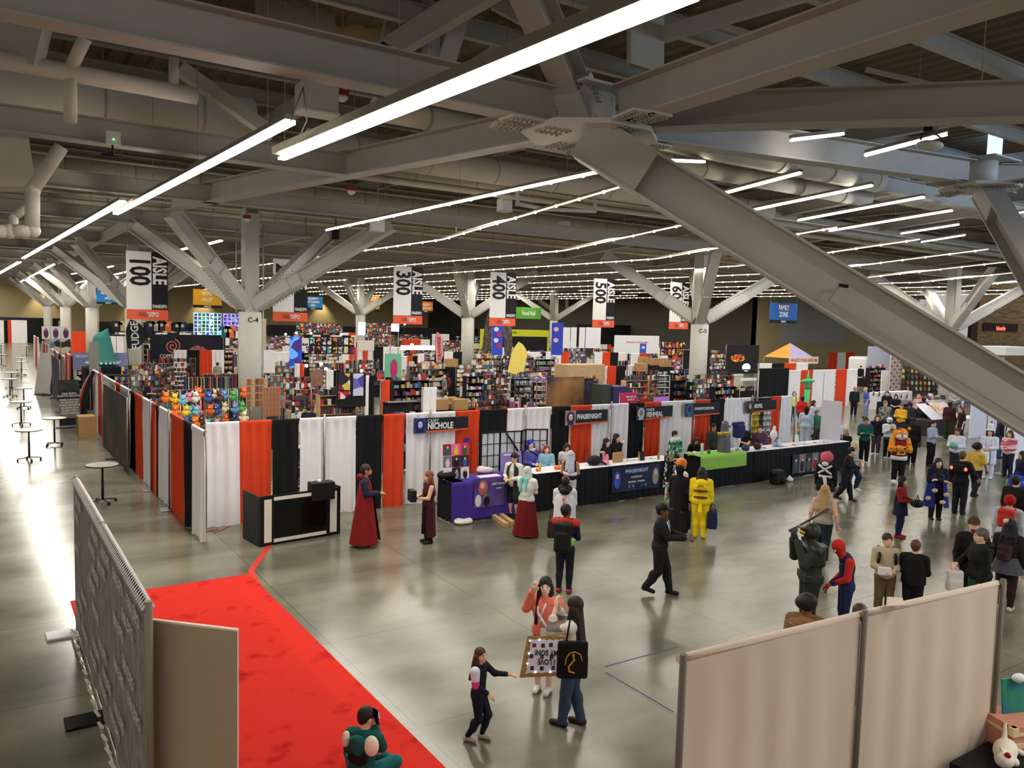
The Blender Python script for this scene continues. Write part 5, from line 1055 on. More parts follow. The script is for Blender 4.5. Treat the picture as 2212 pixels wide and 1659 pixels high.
P(1473,993,1.74,'person with an orange flame shaped head-dress and a patterned bag, behind the black robe',face=120,skin='tan',top=(226,222,214),bottom=(214,130,60),shoes=(214,110,40),hair=(244,134,40),hairstyle='afro',extras=lambda I:(bag(I,'green and yellow patterned bag beside the black robe',(-.19,.0,.68),spots('jungle_print',[(70,120,90),(220,190,60),(60,130,160),(150,60,50),(200,200,180)],14),w=.45,h=.5,d=.16,drop=.1),blob('orange_scarf',[('c',V3(0,0,.86)*I['H'],V3(-.14,-.03,.74)*I['H'],.07,.05),('c',V3(-.14,-.03,.74)*I['H'],V3(-.16,-.03,.68)*I['H'],.06,.05)],.014,MT('flame_cloth',(244,140,40)),I['t'])))
def e_yellow(I):
 H=I['H']
 for z,w in((.69,.088),(.60,.086)):blob('brown_stripe',[('c',V3(-w,-.118,z)*H,V3(w,-.118,z)*H,.022,.022),('c',V3(-w*.5,-.128,z)*H,V3(w*.5,-.128,z)*H,.022,.022)],.010,MT('brown_felt',(104,58,26)),I['t'])
 blob('hood_down',[('e',V3(0,-.09,.80)*H,(.085*H,.045*H,.055*H)),('c',V3(-.04,-.11,.79)*H,V3(-.06,-.13,.735)*H,.03,.018),('c',V3(.04,-.11,.79)*H,V3(.055,-.13,.735)*H,.03,.018)],.012,MT('yellow_fleece',(246,214,30)),I['t'])
 blob('tail',[('c',V3(0,-.10,.50)*H,V3(0,-.13,.40)*H,.035,.05),('c',V3(0,-.13,.40)*H,V3(.01,-.13,.34)*H,.04,.02)],.012,MT('yellow_fleece',(246,214,30)),I['t'])
 bag(I,'dark blue dotted shopping bag held by the person in the yellow costume',(.17,.02,.49),MT('navy_bag',(30,36,78)),w=.36,h=.42,d=.2,drop=.16)
P(1517,1010,1.72,'person in a bright yellow hooded one-piece with brown stripes, seen from behind',face=178,skin='tan',top=(246,214,30),bottom=(246,214,30),sleeve=.55,shoes=(214,200,30),hair=(44,30,28),hairstyle='bob',girth=1.35,extras=e_yellow)
def e_pink(I):
 H=I['H'];blob('pink_pompom_wig',[('e',I['hp'](0,-.01,.02),(.17,.16,.16))],.013,mat('pink_curls',(238,112,128),.9,noise=.3,scale=40,bump=.8),I['t'])
 mb=MB();mb.path([V3(-.10,-.11,.83)*H,V3(0,-.125,.76)*H,V3(.10,-.11,.69)*H],.03,6);mb.path([V3(.10,-.11,.83)*H,V3(0,-.125,.76)*H,V3(-.10,-.11,.69)*H],.03,6);mb.build('white_straps',WBOX,I['t']);band(I,'white_waist_sash',.64,.118,.035,WBOX)
 blob('white_bow',[('e',V3(0,-.12,.85)*H,(.09,.05,.06)),('c',V3(0,-.12,.64)*H,V3(.03,-.14,.50)*H,.05,.04)],.014,WBOX,I['t'])
P(1787,980,1.72,'person with a big pink curly wig and black outfit crossed by white straps',face=170,skin='tan',top=(22,22,26),bottom=(214,210,210),skirt=((20,20,24),.40,.14,.64),girth=1.1,hairstyle='none',extras=e_pink)
P(1783,1048,1.72,'woman with wavy blonde hair, red cap, grey tank top and wide jeans walking away',face=165,pose='walk',skin='light',top=(168,158,146),sleeve=0,bottom=(34,44,54),shoes=(236,238,244),hair=(190,152,100),hairstyle='long',girth=1.15,hat=('cap',(196,28,32)),over=dict(hl=(-.17,.0,.49),hr=(.17,.02,.49),el=(-.15,-.02,.63),er=(.15,-.02,.63)),extras=lambda I:(band(I,'cap_band',.985,.03,.01,WBOX),MB().tube(I['sc']('hr')+V3(0,0,.03),I['sc']('hr')+V3(0,0,.08),.036,10).build('red_wristband',RED,I['t'])))
ARM=(44,52,43)
def e_armour(I):
 H=I['H'];m=mat('green_armour',ARM,.45,noise=.25,scale=8);sc=I['sc']
 blob('chest_armour',[('r',V3(0,0,.74)*H,(.125*H,.085*H,.085*H),.05),('r',V3(0,0,.64)*H,(.085*H,.07*H,.04*H),.03),('r',V3(0,-.09,.76)*H,(.07*H,.03*H,.06*H),.02)],.014,m,I['t'],.02)
 for s in 'lr':
  S,E,Hn,T,K,A=(sc(q+s)for q in 'sehtka')
  blob('shoulder_plate',[('e',S+V3(0,0,.01),(.11,.11,.10))],.013,m,I['t']);blob('forearm_plate',[('c',E*.8+Hn*.2,E*.15+Hn*.85,.065,.052)],.012,m,I['t'])
  blob('thigh_plate',[('c',T*.75+K*.25,T*.2+K*.8,.125,.095)],.014,m,I['t']);blob('shin_plate',[('c',K*.9+A*.1,K*.2+A*.8,.085,.07),('e',K+V3(0,.03,0),(.09,.08,.09))],.013,m,I['t'])
 blob('belt_armour',[('r',V3(0,0,.55)*H,(.115*H,.08*H,.035*H),.02)],.014,m,I['t'])
 blob('helmet',[('e',I['hp'](0,-.005,.01),(.125,.145,.135)),('r',I['hp'](0,.07,.035),(.10,.06,.018),.015),('r',I['hp'](0,.05,-.05),(.05,.05,.03),.02)],.010,m,I['t'],.02)
 MB().ball(I['hp'](0,.068,.0),(.075,.05,.045)).build('gold_visor',mat('gold_visor',(220,170,30),.2,metal=.6),I['t'])
P(1757,1131,1.95,'person in a bulky dark green armour suit and helmet, hands raised to the visor',face=-72,skin='dark',top=ARM,bottom=(40,42,38),girth=1.15,shoes=(44,46,40),hairstyle='none',glove=(40,42,38),over=dict(el=(-.14,.10,.68),hl=(-.05,.14,.86),er=(.14,.10,.68),hr=(.04,.15,.86)),extras=e_armour)
g=floor_at(1785,1215);b1=onY(1706,1147,g.y);b2=onY(1790,1100,g.y-.1);tag(MB().tube(b1,b1*.75+b2*.25,.035,10,r2=.022).tube(b1*.75+b2*.25,b2,.022,10,r2=.03).build('club',mat('dark_wood',(70,48,48),.5)),'dark wooden bat pointing left above the armoured figure','bat')
REDM=(196,40,34);NAV=(32,38,82)
def e_red(I):
 H=I['H'];m=MT('suit_red2',REDM);sc=I['sc']
 blob('red_mask',[('e',I['hp'](0,-.004,.012),(.047*H*1.1,.058*H*1.1,.062*H*1.1),I['R']),('e',I['hp'](0,.012,-.024),(.038*H*1.08,.044*H*1.1,.048*H*1.1),I['R']),('c',sc('neck')-V3(0,0,.02*H),sc('head')-V3(0,0,.03*H),.042*H,.038*H)],.010,m,I['t'],.02)
 for s in(-1,1):MB().ball(I['hp'](.022*s,.047,.004),(.024,.016,.026)).build('white_eye_patch',WBOX,I['t'])
 blob('red_chest',[('e',sc('chest')*1.0+V3(0,.018,.06),(.13,.105,.10)),('c',sc('sl'),sc('el'),.072,.056),('c',sc('sr'),sc('er'),.072,.056),('c',sc('el'),sc('hl')*.9+sc('el')*.1,.054,.042),('c',sc('er'),sc('hr')*.9+sc('er')*.1,.054,.042)],.013,m,I['t'])
 for s in 'lr':blob('red_thigh_panel',[('c',sc('t'+s)+V3(0,.03,0),sc('t'+s)*.35+sc('k'+s)*.65+V3(0,.03,0),.075,.03)],.012,m,I['t'])
P(1834,1163,1.70,'slim person in a red and navy bodysuit and full red mask, head bent down',face=-78,skin='light',top=NAV,bottom=NAV,tight=True,shoes=(180,36,34),hairstyle='none',glove=REDM,nod=.75,mask=REDM,lod=0,over=dict(neck=(0,.035,.82),head=(0,.085,.905),el=(-.13,.02,.63),hl=(-.09,.15,.56),er=(.13,.0,.63),hr=(.09,.13,.50)),extras=e_red)
P(1918,1153,1.55,'boy in a beige tunic and brown trousers with a pale object in his hands',face=12,skin='light',top=(188,170,142),sleeve=.55,bottom=(104,84,56),shoes=(28,28,36),hair=(56,40,32),pose='hold',look=10,extras=lambda I:(MB().path([V3(-.08,-.05,.84)*I['H'],V3(-.085,.085,.76)*I['H'],V3(-.10,.04,.62)*I['H']],.022).build('strap',BLACK,I['t']),MB().path([V3(.08,-.05,.84)*I['H'],V3(.085,.085,.76)*I['H'],V3(.10,.04,.62)*I['H']],.022).build('strap',BLACK,I['t']),MB().box((0,0,0),(.20,.10,.12)).build('box_body',WBOX,held(I,'small_box','small white box held by the boy in the beige tunic','box',(.05,.20,.62)))))
P(1979,1167,1.52,'boy in a black suit seen from behind',face=172,skin='light',top=(16,16,18),bottom=(16,16,18),shoes=(14,14,14),hair=(96,66,44),pose='hold',coat=((15,15,17),.50,.125,.84,.3))
P(2104,1117,1.80,'bearded man in a brown cap and black shirt, arm folded up',face=25,skin='light',top=(24,20,20),sleeve=.55,bottom=(18,18,20),hair=(70,50,40),hat=('cap',(78,50,36)),beard=(90,60,40),girth=1.1,over=dict(el=(-.15,.06,.66),hl=(-.02,.14,.76)),look=-20)
P(2122,1142,1.74,'grey haired man with glasses in a black hoodie holding a white bag',face=-70,skin='light',top=(14,16,18),bottom=(26,84,56),hair=(96,92,88),girth=1.35,over=dict(er=(.14,.08,.66),hr=(.06,.18,.62)),extras=lambda I:(blob('hood',[('e',V3(0,-.07,.84)*I['H'],(.12,.08,.06))],.014,BLACK,I['t']),bag(I,'white plastic carrier bag held by the grey haired man',(-.06,.24,.60),mat('white_plastic2',(222,218,212),.5,noise=.1,scale=15),w=.26,h=.36,d=.12,drop=.05),MB().path([I['hp'](-.03,.055,.006),I['hp'](.0,.062,.004),I['hp'](.03,.055,.006),I['hp'](.047,.0,.006)],.003,5).build('glasses',BLACK,I['t'])))
P(2184,1122,1.72,'person in a dark coat and grey patterned skirt with a small backpack',face=165,skin='light',top=(34,28,28),skirt=((88,90,100),.42,.15,.60),bottom=(50,30,32),tight=True,shoes=(214,206,186),hair=(30,30,44),hairstyle='bob',girth=1.15,extras=lambda I:(backpack(I,MT('dark_patterned_nylon',(70,44,48),noise=.5,scale=25),w=.12,h=.15,z=.66),blob('pale_hair_clip',[('e',I['hp'](-.03,-.04,.05),(.06,.05,.05))],.01,MT('cream_hair',(206,198,180)),I['t'])))
P(2182,1070,1.72,'person in a pale jacket with a red backpack and red helmet near the right edge',face=170,skin='light',top=(196,204,216),bottom=(206,196,196),hairstyle='none',hat=('helmet',(170,26,30)),girth=1.1,extras=lambda I:(backpack(I,MT('red_nylon',(196,54,36)),w=.16,h=.2,z=.74),))
P(2196,1028,1.78,'tall person in a black jacket with dark hair at the right edge',face=150,skin='light',top=(20,19,20),bottom=(20,20,24),hair=(30,22,20),girth=1.25)
P(1744,1288,1.62,'person with curly dark hair and a brown leather shoulder cape behind the pale drape',face=175,skin='brown',top=(124,88,54),bottom=(40,36,34),hair=(24,18,16),hairstyle='afro',girth=1.25,coat=((132,94,58),.55,.17,.84,.2),extras=lambda I:MB().path([V3(-.12,-.11,.80)*I['H'],V3(-.03,-.125,.76)*I['H'],V3(.02,-.12,.775)*I['H']],.008).build('buckle_chain',CHROME,I['t']))
P(1858,1306,1.60,'person whose olive brown cap shows just over the pale drape',face=170,skin='light',top=(60,56,44),bottom=(40,40,40),hat=('beanie',(122,100,56)),hair=(60,40,30),lod=2)
P(1950,1029,1.55,'girl with long black hair in a navy and red costume carrying a basket',face=75,skin='light',top=(150,30,34),skirt=((30,32,62),.38,.13,.64),bottom=(30,34,80),tight=True,shoes=(160,28,34),hair=(16,14,16),hairstyle='xlong',pose='hold',lod=1,extras=lambda I:MB().ball((0,0,0),(.2,.16,.1)).path([(-.2,0,.02),(0,0,.2),(.2,0,.02)],.012).build('basket_body',BLACK,held(I,'basket','dark basket carried by the long black haired girl','basket',(0,.24,.60))))
P(2028,990,1.70,'person in a dark blue cape with pale flower patches and black top',face=20,skin='light',top=(24,22,40),bottom=(24,24,32),shoes=(20,20,24),hair=(20,18,26),hairstyle='bob',coat=((30,40,120),.22,.19,.80,.4),lod=1,pose='crossed',extras=lambda I:[MB().ball(V3(x,y,z)*I['H'],(.08,.03,.06)).build('pale_flower_patch',MT('cream_patch2',(196,184,150)),I['t'])for x,y,z in((.08,.15,.5),(-.1,.145,.44),(.15,.1,.36),(-.04,.17,.32))])
def e_redlights(I):
 for s in(-1,1):MB().ball(V3(.10*s,-.12,.74)*I['H'],(.05,.02,.05),6,12).build('red_light',mat('red_lamp',(255,60,50),.4,emit=6),I['t'])
 blob('black_back_pack',[('r',V3(0,-.10,.74)*I['H'],(.17*I['H']/1.7,.05,.12),.03)],.014,BLACK,I['t'])
P(2080,975,1.80,'man in a black outfit with two round red lights on his back pack',face=160,skin='light',top=(20,20,24),bottom=(24,28,36),shoes=(16,16,18),hair=(110,84,60),girth=1.1,extras=e_redlights,over=dict(el=(-.16,.02,.66),er=(.19,.0,.66),hr=(.2,.08,.6)))
P(2112,958,1.72,'person with curly dark hair in a yellow tee and black trousers',face=150,pose='walk',skin='tan',top=(226,186,84),sleeve=.4,bottom=(30,30,34),hair=(40,26,24),hairstyle='afro',lod=1)
P(2140,925,1.80,'person in an all white suit and white top hat holding a microphone and bag',face=-10,skin='light',top=(222,226,246),bottom=(220,224,246),shoes=(220,220,230),hair=(60,40,40),hairstyle='long',hat=('top',(230,230,240)),coat=((222,226,246),.3,.13,.83,.45),lod=1,pose='hold',extras=lambda I:bag(I,'white bag held by the person in the white top hat',(.03,.2,.6),WBOX,w=.34,h=.4,d=.2,drop=.1))
P(2183,930,1.68,'woman in a pink striped sweater and dark patterned trousers',face=-30,skin='light',tmat=spots('pink_stripes',[(220,120,140),(240,200,200),(200,90,120)],4,.9,dims=(.3,.3,2)),top=(220,150,160),bottom=(36,42,56),hair=(84,50,44),hairstyle='long',lod=1,pose='hold',girth=1.1)
P(2209,975,1.60,'person with a bright blue bag at the right edge',face=-60,skin='light',top=(30,30,50),bottom=(28,28,40),hair=(40,30,30),hairstyle='long',lod=1,extras=lambda I:bag(I,'bright blue bag at the right edge',(-.1,.1,.62),MT('royal_bag',(36,70,200)),w=.4,h=.36,d=.2,drop=.1))
P(2069,925,1.72,'man in a white shirt holding a green object, behind the pack with red lights',face=-15,skin='tan',top=(226,230,244),bottom=(40,40,60),hair=(70,46,40),lod=1,pose='hold',girth=1.2,extras=lambda I:blob('toy_body',[('e',(0,0,0),(.16,.12,.08)),('e',(.05,0,.08),(.08,.06,.05))],.014,MT('sea_green',(96,170,150)),held(I,'green_toy','sea green toy held by the man in the white shirt','toy',(0,.2,.64))))
P(2015,908,1.76,'young man in a pale grey jacket with folded arms and black trousers',face=60,skin='light',top=(170,178,200),bottom=(20,22,30),shoes=(50,60,100),hair=(22,18,20),pose='crossed',lod=1)
P(1871,902,1.78,'man in a green jacket with a purple collar, black trousers and white shoes',face=15,skin='tan',top=(24,92,76),bottom=(18,18,22),shoes=(226,228,240),hair=(50,40,40),pose='crossed',lod=1,extras=lambda I:blob('purple_collar',[('c',V3(-.1,0,.83)*I['H'],V3(.1,0,.83)*I['H'],.06,.06)],.015,MT('purple_collar',(86,50,170)),I['t']))
P(1896,896,1.66,'woman with long red hair, a black crop top and purple trousers',face=5,skin='pale',top=(20,18,22),sleeve=.8,bottom=(70,58,84),shoes=(200,196,200),hair=(110,36,28),hairstyle='long',lod=1)
P(1922,902,1.66,'person in a white helmet and white and green jersey holding a camera up',face=20,skin='dark',top=(226,230,240),bottom=(16,16,20),shoes=(210,214,224),hairstyle='none',hat=('helmet',(226,228,236)),pose='phone',lod=1,extras=lambda I:(phone(I,'camera held by the person in the white helmet',(0,.2,.76)),band(I,'green_jersey_hem',.50,.118,.06,MT('jersey_green',(30,90,80)))))
def e_tiger(I):
 H=I['H'];o=mat('orange_stripe_fur',(240,150,40),.9,rgb2=(34,24,20),scale=5,stretch=(.6,.6,3));rp=[n for n in o.node_tree.nodes if n.type=='VALTORGB'][0];rp.color_ramp.elements[0].position=.36;rp.color_ramp.elements[1].position=.40
 blob('mascot_head',[('e',V3(0,.0,.90)*H,(.24,.22,.21)),('e',V3(.14,-.02,1.0)*H,(.06,.05,.06)),('e',V3(-.14,-.02,1.0)*H,(.06,.05,.06))],.016,o,I['t']);blob('white_muzzle',[('e',V3(-.04,.11,.865)*H,(.09,.07,.07)),('e',V3(.04,.11,.865)*H,(.09,.07,.07)),('e',V3(0,.08,.83)*H,(.13,.08,.05))],.012,WBOX,I['t'])
 for s in(-1,1):MB().ball(V3(.05*s,.115,.935)*H,(.035,.02,.045)).build('eye',WBOX,I['t']);MB().ball(V3(.05*s,.126,.93)*H,(.015,.01,.02)).build('pupil',BLACK,I['t'])
 MB().ball(V3(0,.15,.885)*H,(.03,.02,.02)).build('nose',BLACK,I['t'])
 blob('striped_arm',[('c',I['sc']('sl'),I['sc']('el'),.11,.10),('c',I['sc']('el'),I['sc']('hl'),.10,.09),('c',I['sc']('sr'),I['sc']('er'),.11,.10),('c',I['sc']('er'),I['sc']('hr'),.10,.09)],.015,o,I['t'])
 lettering('23',.30,mat('jersey_gold',(226,190,80),.7),I['t'],(0,.155*H,.60*H),.03,rz=math.pi)
 band(I,'white_jersey_hem',.48,.135,.07,WBOX)
 for s in 'lr':blob('furry_foot',[('e',I['sc']('a'+s)+V3(0,.06,0),(.10,.17,.08))],.015,WBOX,I['t'])
P(1946,925,1.90,'person in an orange striped animal mascot suit and dark red jersey, arms folded',face=12,skin='tan',top=(130,24,44),sleeve=.3,bottom=(18,18,24),girth=1.25,hairstyle='none',shoes=(220,220,230),lod=1,over=dict(el=(-.15,.07,.63),hl=(.05,.16,.67),er=(.15,.07,.63),hr=(-.05,.15,.65)),extras=e_tiger)
P(1973,903,1.80,'big man in black with a cap holding a long stick, right of the mascot',face=10,skin='dark',top=(14,16,20),bottom=(16,16,20),hat=('cap',(30,30,34)),girth=1.35,lod=1,extras=lambda I:tag(MB().tube(wl(I,-.12,.1,.52),wl(I,-.42,.3,.26),.012,8).build('stick',BLK2),'thin dark stick held by the big man in black','stick'))
P(1948,872,1.74,'person in a mustard sweater with folded arms behind the mascot',face=-25,skin='light',top=(232,176,36),bottom=(40,40,60),hair=(120,90,70),pose='crossed',lod=1)
P(1913,866,1.80,'man in a green plaid shirt and lanyard looking right',face=30,skin='light',tmat=spots('plaid',[(120,130,110),(170,170,160),(70,80,70)],12,.9,rnd=0),top=(120,130,110),bottom=(60,60,60),hair=(130,116,100),lod=1,girth=1.1)
P(1936,852,1.66,'woman in a black tee with a blue print beside the white art cards',face=-5,skin='light',top=(18,18,22),sleeve=.4,bottom=(40,50,80),hair=(70,36,34),hairstyle='long',lod=2,pose='hold')
P(1917,845,1.74,'man in a black long sleeved shirt looking down by the white art cards',face=-10,skin='light',top=(20,22,34),bottom=(30,30,34),hair=(60,46,40),lod=2)
P(1874,836,1.82,'bald man in a blue tee and light jeans leaning on the far black table',face=-75,skin='light',top=(70,100,196),sleeve=.4,bottom=(130,150,200),hairstyle='bald',hair=(120,90,70),lod=1,girth=1.1,lean=.1)
P(1847,836,1.72,'man in a pink cap and dark jacket behind the far black table',face=10,skin='tan',top=(24,36,46),bottom=(20,20,30),hat=('cap',(230,110,120)),hair=(50,40,36),lod=2)
P(2053,868,1.80,'large person in a maroon jacket and olive trousers at the print stand',face=150,skin='dark',top=(60,22,34),bottom=(52,54,36),hair=(30,26,26),girth=1.35,lod=1)
P(2079,880,1.66,'person in dark clothes with auburn hair right of the maroon jacket',face=-60,skin='light',top=(24,24,32),sleeve=.4,bottom=(30,30,40),hair=(120,70,50),hairstyle='bob',lod=2)
P(2064,839,1.80,'man in a grey sweater and beanie with a cross strap',face=0,skin='light',top=(168,168,166),bottom=(110,104,96),hat=('beanie',(168,160,150)),lod=2,pose='hold')
P(2163,896,1.80,'person in a black jacket and blue jeans bending by the orange figure banner',face=120,skin='light',top=(18,18,28),bottom=(58,84,120),hair=(20,18,20),lod=1,lean=.25)
P(1846,953,1.66,'blond person in a grey jacket dancing with one leg back',face=70,pose='run',skin='light',top=(156,162,156),bottom=(22,50,62),shoes=(226,230,240),hair=(222,206,160),hairstyle='bob',lod=1)
P(1830,964,1.66,'person in dark clothes with tall brown boots beside the dancing blond',face=80,pose='walk',skin='light',top=(30,22,26),bottom=(26,26,38),shoes=(88,36,34),hair=(24,18,18),lod=1,lean=.2,over=dict(el=(-.12,.08,.67),hl=(-.05,.2,.62),er=(.12,.1,.67),hr=(.05,.24,.64)),extras=lambda I:[blob('tall_boot',[('c',I['sc']('k'+s)*.85+I['sc']('a'+s)*.15,I['sc']('a'+s),.062,.05)],.014,MT('boot_brown',(84,34,32)),I['t'])for s in 'lr'])
g=level_at(1827,926,1.26);person('blonde person in a black and pink jacket crouching near the white foam panel',(g.x,g.y),1.66,face=-20,pose='sit',skin='light',top=(26,26,38),bottom=(40,80,150),hair=(196,168,120),hairstyle='bob',lod=1)
P(1810,905,1.62,'girl in a white tee and black shorts beside the white foam panel',face=150,skin='light',top=(230,230,240),sleeve=.4,bottom=(20,20,28),legs_len=.2,hair=(80,50,40),hairstyle='long',lod=1)
P(1743,878,1.80,'person in a black hood and pale blue jacket beside the white foam panel',face=175,skin='light',hood=(16,18,20),top=(170,186,206),bottom=(180,190,210),hairstyle='none',girth=1.2,lod=1)
P(1734,856,1.72,'person in a red hoodie behind the last white drape',face=150,skin='dark',top=(190,26,36),bottom=(30,30,36),hair=(20,16,16),girth=1.15,lod=1)
P(1716,845,1.66,'person in a yellow shirt at the far end of the last white drape',face=20,skin='light',top=(236,224,120),bottom=(60,60,70),hair=(150,110,80),hairstyle='bob',lod=2)
P(1758,865,1.72,'person in pale grey beside the dark hood, facing right',face=70,skin='light',top=(200,206,214),bottom=(150,160,180),hair=(40,24,24),hairstyle='bob',lod=2)
P(1765,885,1.66,'person with blond hair and a green and grey hood behind the white foam panel',face=40,skin='light',hood=(96,110,116),top=(60,110,80),bottom=(60,60,60),hairstyle='none',lod=2)
P(1310,947,1.66,'person in black with dark hair seated left of the pair in black',face=60,skin='light',top=(14,14,16),bottom=(14,14,16),hair=(18,14,16),hairstyle='bob',lod=1,girth=1.1)
P(1332,937,1.74,'person in a black shirt touching their chin in front of the white drape',face=55,skin='light',top=(14,14,16),bottom=(14,14,16),hair=(16,12,14),hairstyle='bob',lod=1,over=dict(er=(.12,.08,.70),hr=(.02,.13,.84)))
P(1146,951,1.68,'costumed person with a spiky royal blue wig and blue purple dress behind the table',face=30,skin='pale',top=(96,100,190),bottom=(60,60,140),hair=(28,54,180),hairstyle='bob',lod=1,pose='hold',extras=lambda I:(blob('wig_spikes',[('c',I['hp'](-.02,-.02,.04),I['hp'](-.085,-.02,-.01),.05,.012),('c',I['hp'](0,-.02,.04),I['hp'](-.06,.0,.085),.05,.01),('c',I['hp'](.02,-.02,.04),I['hp'](.07,-.02,.0),.05,.015)],.011,MT('royal_wig',(30,58,190)),I['t']),blob('white_scarf',[('c',V3(-.06,.03,.84)*I['H'],V3(.06,.03,.82)*I['H'],.05,.05)],.012,WBOX,I['t'])))
P(1181,962,1.54,'woman with long red hair and a pale blue top behind the table',face=15,skin='pale',top=(150,196,220),sleeve=.8,bottom=(60,60,80),hair=(150,72,44),hairstyle='long',lod=1,pose='hold')
P(1225,958,1.54,'woman with dark curly hair in a white lace top behind the table, looking down',face=10,skin='light',top=(224,218,220),sleeve=.3,bottom=(40,40,60),hair=(56,40,34),hairstyle='bob',lod=1,nod=.4)
P(1458,931,1.66,'man in a grey green tee behind the green poster cup',face=60,skin='light',top=(92,104,98),sleeve=.4,bottom=(40,40,44),hair=(34,24,22),lod=1,girth=1.1)
P(1499,942,1.45,'woman in black with long brown hair bending over the lime table',face=30,skin='light',top=(16,16,18),sleeve=.4,bottom=(20,20,24),hair=(62,38,30),hairstyle='long',lod=1,nod=.5,lean=.25)
P(1541,915,1.74,'man in a dark olive shirt standing in front of the black drape',face=50,skin='tan',top=(54,56,48),bottom=(30,30,34),hair=(24,20,20),lod=1)
P(1606,914,1.74,'bald bearded man in a black tee with a lanyard and blue backpack behind the tables',face=25,skin='light',top=(20,20,24),sleeve=.4,bottom=(30,30,40),hairstyle='bald',hair=(120,80,60),beard=(80,50,40),lod=1,girth=1.15,pose='hold')
P(1643,919,1.66,'woman in a plum corset dress in front of the tinsel curtain',face=-5,skin='light',top=(90,54,78),sleeve=.7,skirt=((70,40,62),.2,.18,.6),hair=(60,26,28),hairstyle='bun',lod=1,pose='hold')
# ================================================================ HANGING BANNERS
BW=mat('banner_white',(232,230,228),.7);BK=mat('banner_black',(20,20,26),.7);BO=mat('banner_orange',(232,98,66),.7)
def hang_cables(t,xs,z,top,m=BOLT):
 mb=MB()
 for x in xs:mb.tube((x,0,z),(x,0,top),.012,5)
 mb.build('hanging_cable',m,t)
def aisle(px0,px1,yt,yb,num,word):
 a=onY(px0,yt,40.6);b=onY(px1,yt,40.6);c=onY(px0,yb,40.6);Wd=b.x-a.x;Ht=a.z-c.z;t=thing('aisle_banner','hanging banner reading AISLE %s, the %s aisle banner from the left'%(num,word),'banner',(a.x,a.y,c.z))
 f=Ht*.155;ws=Wd*.60
 MB().box((ws/2,0,f+(Ht-f)/2),(ws,.02,Ht-f)).build('number_field',BW,t);MB().box((ws+(Wd-ws)/2,-.005,f+(Ht-f)/2),(Wd-ws,.02,Ht-f)).build('word_field',BK,t)
 MB().box((Wd/2,-.005,f/2),(Wd,.02,f*.94)).build('footer',BO,t)
 l=lettering(num,ws*1.12,INKB,t,(ws*.5,-.02,f+(Ht-f)*.66),.03,math.pi/2,.74);l=lettering('AISLE',(Wd-ws)*1.15,INKW,t,(ws+(Wd-ws)*.46,-.03,f+(Ht-f)*.68),.03,math.pi/2,.66)
 lettering('FANEXPO',Wd*.13,INKW,t,(ws+(Wd-ws)/2,-.03,f*1.28),.03,0,.62)
 lettering('FAN',Wd*.17,mat('dull_red_ink',(176,66,54),.7),t,(Wd*.40,-.03,f*.5),.03,0,.7);lettering('EXPO',Wd*.17,INKW,t,(Wd*.62,-.03,f*.5),.03,0,.7)
 hang_cables(t,(.08,Wd-.08),Ht,13.04-c.z)
aisle(272,362,541,690,'100','first');aisle(590,665,558,694,'200','second');aisle(851,914,574,700,'300','third');aisle(1060,1116,587,704,'400','fourth');aisle(1283,1330,601,707,'500','fifth');aisle(1449,1490,609,711,'600','sixth')
def zone(px0,px1,yt,yb,Y,c,lines,label,foot=True,ink=None):
 a=onY(px0,yt,Y);b=onY(px1,yt,Y);d=onY(px0,yb,Y);Wd=b.x-a.x;Ht=a.z-d.z;t=thing('zone_banner',label,'banner',(a.x,Y,d.z));m=mat('zone_%d_%d_%d'%c,c,.7)
 MB().box((Wd/2,0,Ht/2),(Wd,.02,Ht)).build('printed_sheet',m,t)
 if foot:MB().box((Wd/2,-.012,Ht*.07),(Wd,.012,Ht*.15)).build('black_footer',BK,t);lettering('FANEXPO',Ht*.12,INKW,t,(Wd/2,-.03,Ht*.07),.03,0,.7)
 for i,(tx,sz,zz)in enumerate(lines):lettering(tx,sz*Ht,ink or INKW,t,(Wd/2,-.02,zz*Ht),.03,0,.72)
 hang_cables(t,(.1,Wd-.1),Ht,13.04-d.z);return t
zone(417,479,624,664,72,(226,166,30),[('ARTIST',.27,.78),('ALLEY',.27,.44)],'yellow hanging banner reading ARTIST ALLEY, left of column C-4')
zone(208,259,626,656,82,(36,120,190),[('AUTOGRAPH',.22,.78),('AREA',.26,.42)],'blue hanging banner at far left with the word AREA')
zone(655,697,640,668,78,(36,128,190),[('CELEBRITY',.24,.84),('AUTOGRAPH',.24,.58),('AREA',.24,.32)],'blue hanging banner reading CELEBRITY AUTOGRAPH AREA beside the second aisle banner')
zone(784,820,637,672,90,(226,150,30),[('ARTIST',.3,.76)],'yellow orange hanging banner behind the far column right of the second aisle banner')
zone(905,935,651,674,92,(218,130,60),[('CELEBRITY',.24,.7),('PHOTO OPS',.26,.36)],'orange hanging banner reading CELEBRITY PHOTO OPS beside the third aisle banner')
zone(1115,1169,663,688,84,(96,170,60),[('Food Hall',.5,.48)],'green hanging banner reading Food Hall beside the fourth aisle banner',foot=False)
zone(1664,1723,653,697,47,(36,92,170),[('FAMILY',.34,.76),('ZONE',.34,.42)],'blue hanging banner reading FAMILY ZONE in front of the right wall')
zone(1940,2000,655,688,52,(50,150,120),[('COMMUNITY',.36,.5)],'green hanging banner reading COMMUNITY half hidden by the diagonal brace',foot=False)
t=zone(2125,2200,697,714,63.4,(44,18,20),[],'dark sign with glowing red letters reading lakeside on the brick wall',foot=False);w=onY(2162,706,63.4);lettering('lakeside',.95,mat('neon_red',(255,84,70),.5,emit=2.5),t,(w.x-t.location.x,-.04,.42),.02)
